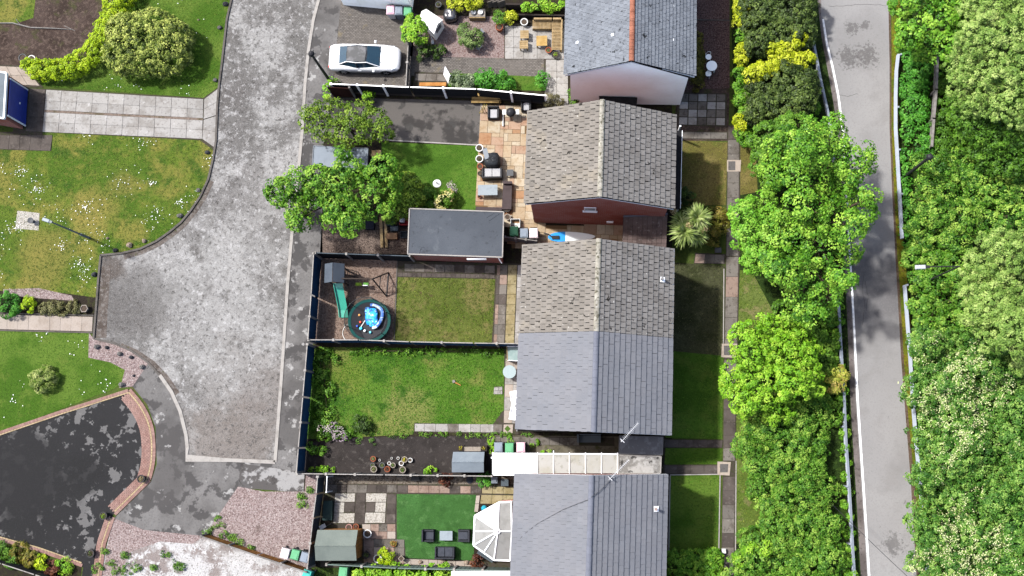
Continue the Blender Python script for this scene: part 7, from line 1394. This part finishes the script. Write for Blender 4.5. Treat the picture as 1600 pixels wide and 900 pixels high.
# the wood across the lane
shrub('dark nettle undergrowth behind the rail fence', [(1478+(k % 6)*24+random.uniform(-6, 6), 100+(k//6)*30+random.uniform(-6, 6), random.uniform(15, 20)) for k in range(42)], .5, .7, lm_mid, .16, .28, name='undergrowth', cat='undergrowth', limbs=2, tbias=-.15)
tree('lime-green maple at the open end of the ferny guard rail', [(1415, 10, 20), (1440, 5, 28), (1475, 0, 30), (1430, 38, 24), (1465, 35, 30), (1495, 45, 24), (1420, 62, 18), (1450, 70, 24), (1482, 75, 20), (1505, 10, 26), (1470, 88, 12)], 4.6, 1.1, lm_maple, .22, .34, zj=.7, limbs=6)
tree('pale sage willow standing behind the weathered rail fence', [(1540, 20, 40), (1585, 10, 45), (1530, 60, 36), (1570, 65, 44), (1600, 110, 40), (1515, 100, 32), (1555, 112, 38), (1500, 130, 20), (1540, 150, 34), (1585, 160, 38), (1515, 165, 18), (1610, 50, 40)], 6.2, 1.5, lm_will, .12, .22, zj=1.3, ragged=1.9, cover=1.6, limbs=6, spread=.3)
shrub('ferny green bank behind the upper guard rail', [(1416+random.uniform(0, 36), v, random.uniform(12, 17)) for v in range(95, 260, 10)]+[(1432, v, 16) for v in range(100, 250, 16)]+[(1415+random.uniform(-2, 4), v, 8) for v in range(265, 380, 18)], .25, .5, lm_fern, .17, .25, name='fern_bank', cat='ferns', cover=1.2)
tree('dark green shaded tree under the sage willow', [(1525, 200, 28), (1560, 210, 32), (1595, 220, 36), (1540, 240, 26), (1580, 255, 30), (1500, 185, 18), (1610, 190, 30)], 3.2, 1.0, lm_mid, .16, .24, zj=.8, ragged=1.6, tbias=-.2)
tree('pale-tipped bramble mound beside the utility pole', [(1470, 262, 20), (1500, 265, 28), (1530, 275, 28), (1455, 290, 20), (1485, 300, 30), (1520, 310, 32), (1560, 300, 28), (1590, 300, 26), (1440, 325, 20), (1465, 335, 24), (1500, 345, 28), (1545, 345, 28), (1585, 345, 30), (1430, 355, 14), (1450, 375, 22), (1490, 380, 24), (1440, 255, 12)], 1.5, .8, lm_ivy, .14, .26, 'bramble', 'bramble_mound', zj=.5, spread=.38, ragged=1.5)
tree('pale feathery willow beside the long-armed street lamp', [(1560, 390, 32), (1595, 400, 36), (1535, 420, 30), (1575, 440, 38), (1605, 470, 36), (1530, 460, 28), (1560, 485, 34), (1525, 495, 18), (1590, 520, 34), (1555, 525, 24), (1610, 560, 30)], 5.8, 1.5, lm_will, .12, .22, zj=1.3, ragged=1.9, cover=1.6, limbs=6, spread=.3)
tree('ivy-covered bank beneath the long-armed street lamp', [(1430, 400, 18), (1460, 405, 20), (1490, 405, 22), (1435, 440, 18), (1465, 440, 22), (1498, 440, 22), (1440, 478, 18), (1470, 475, 22), (1500, 480, 20), (1445, 515, 18), (1475, 512, 20), (1440, 548, 16), (1505, 515, 20), (1515, 420, 16)], .9, .8, lm_ivy, .155, .25, 'ivy', 'ivy_bank', zj=.25)
el = []
for j, v in enumerate(range(540, 940, 34)):
    u = 1448+(j % 2)*15+max(0, (v-640))*.035-(9 if v > 740 else 0)
    while u < 1625: el.append((u+random.uniform(-6, 6), v+random.uniform(-7, 7), random.uniform(22, 30))); u += 34
def blossoms(o, p, n, t, b):
    w = np.sin(p[:, 0]*.9+1)+np.sin(p[:, 1]*.7)+np.sin(p[:, 0]*2.1-p[:, 1]*1.7)*.8; k = np.where((t > .45) & (p[:, 2] > 2.7) & (w+RNG.normal(0, .7, len(w)) > .7))[0]; k = RNG.choice(k, min(1700, len(k)), replace=False); pts = []; nn = []
    for i in k:
        m = int(RNG.integers(3, 12)); off = RNG.normal(0, .05+.006*m, (m, 3))*np.array([1, 1, .3]); pts.append(p[i]+off+np.array([0, 0, .10])); q = np.zeros((m, 3)); q[:, 2] = 1.5; nn.append(q)
    leaf_quads(o, np.concatenate(pts), np.concatenate(nn), .075, LM('elder_blossom', (196, 206, 150), (226, 230, 190), (246, 246, 226), .2), 'blossom', off=b, aspect=.9)
tree('big elder thicket speckled with cream blossom across the lane', el, 3.0, 1.0, lm_elder, .145, .21, zj=1.0, ragged=1.8, gap=1.0, limbs=12, spread=.32, extra=blossoms)
shrub('ragged brambles along the overgrown guard rail', [(1432+(v-540)*.055+random.uniform(0, 8), v, random.uniform(7, 12)) for v in range(530, 900, 17)], .35, .5, lm_ivy, .15, name='bramble_edge', cat='brambles')
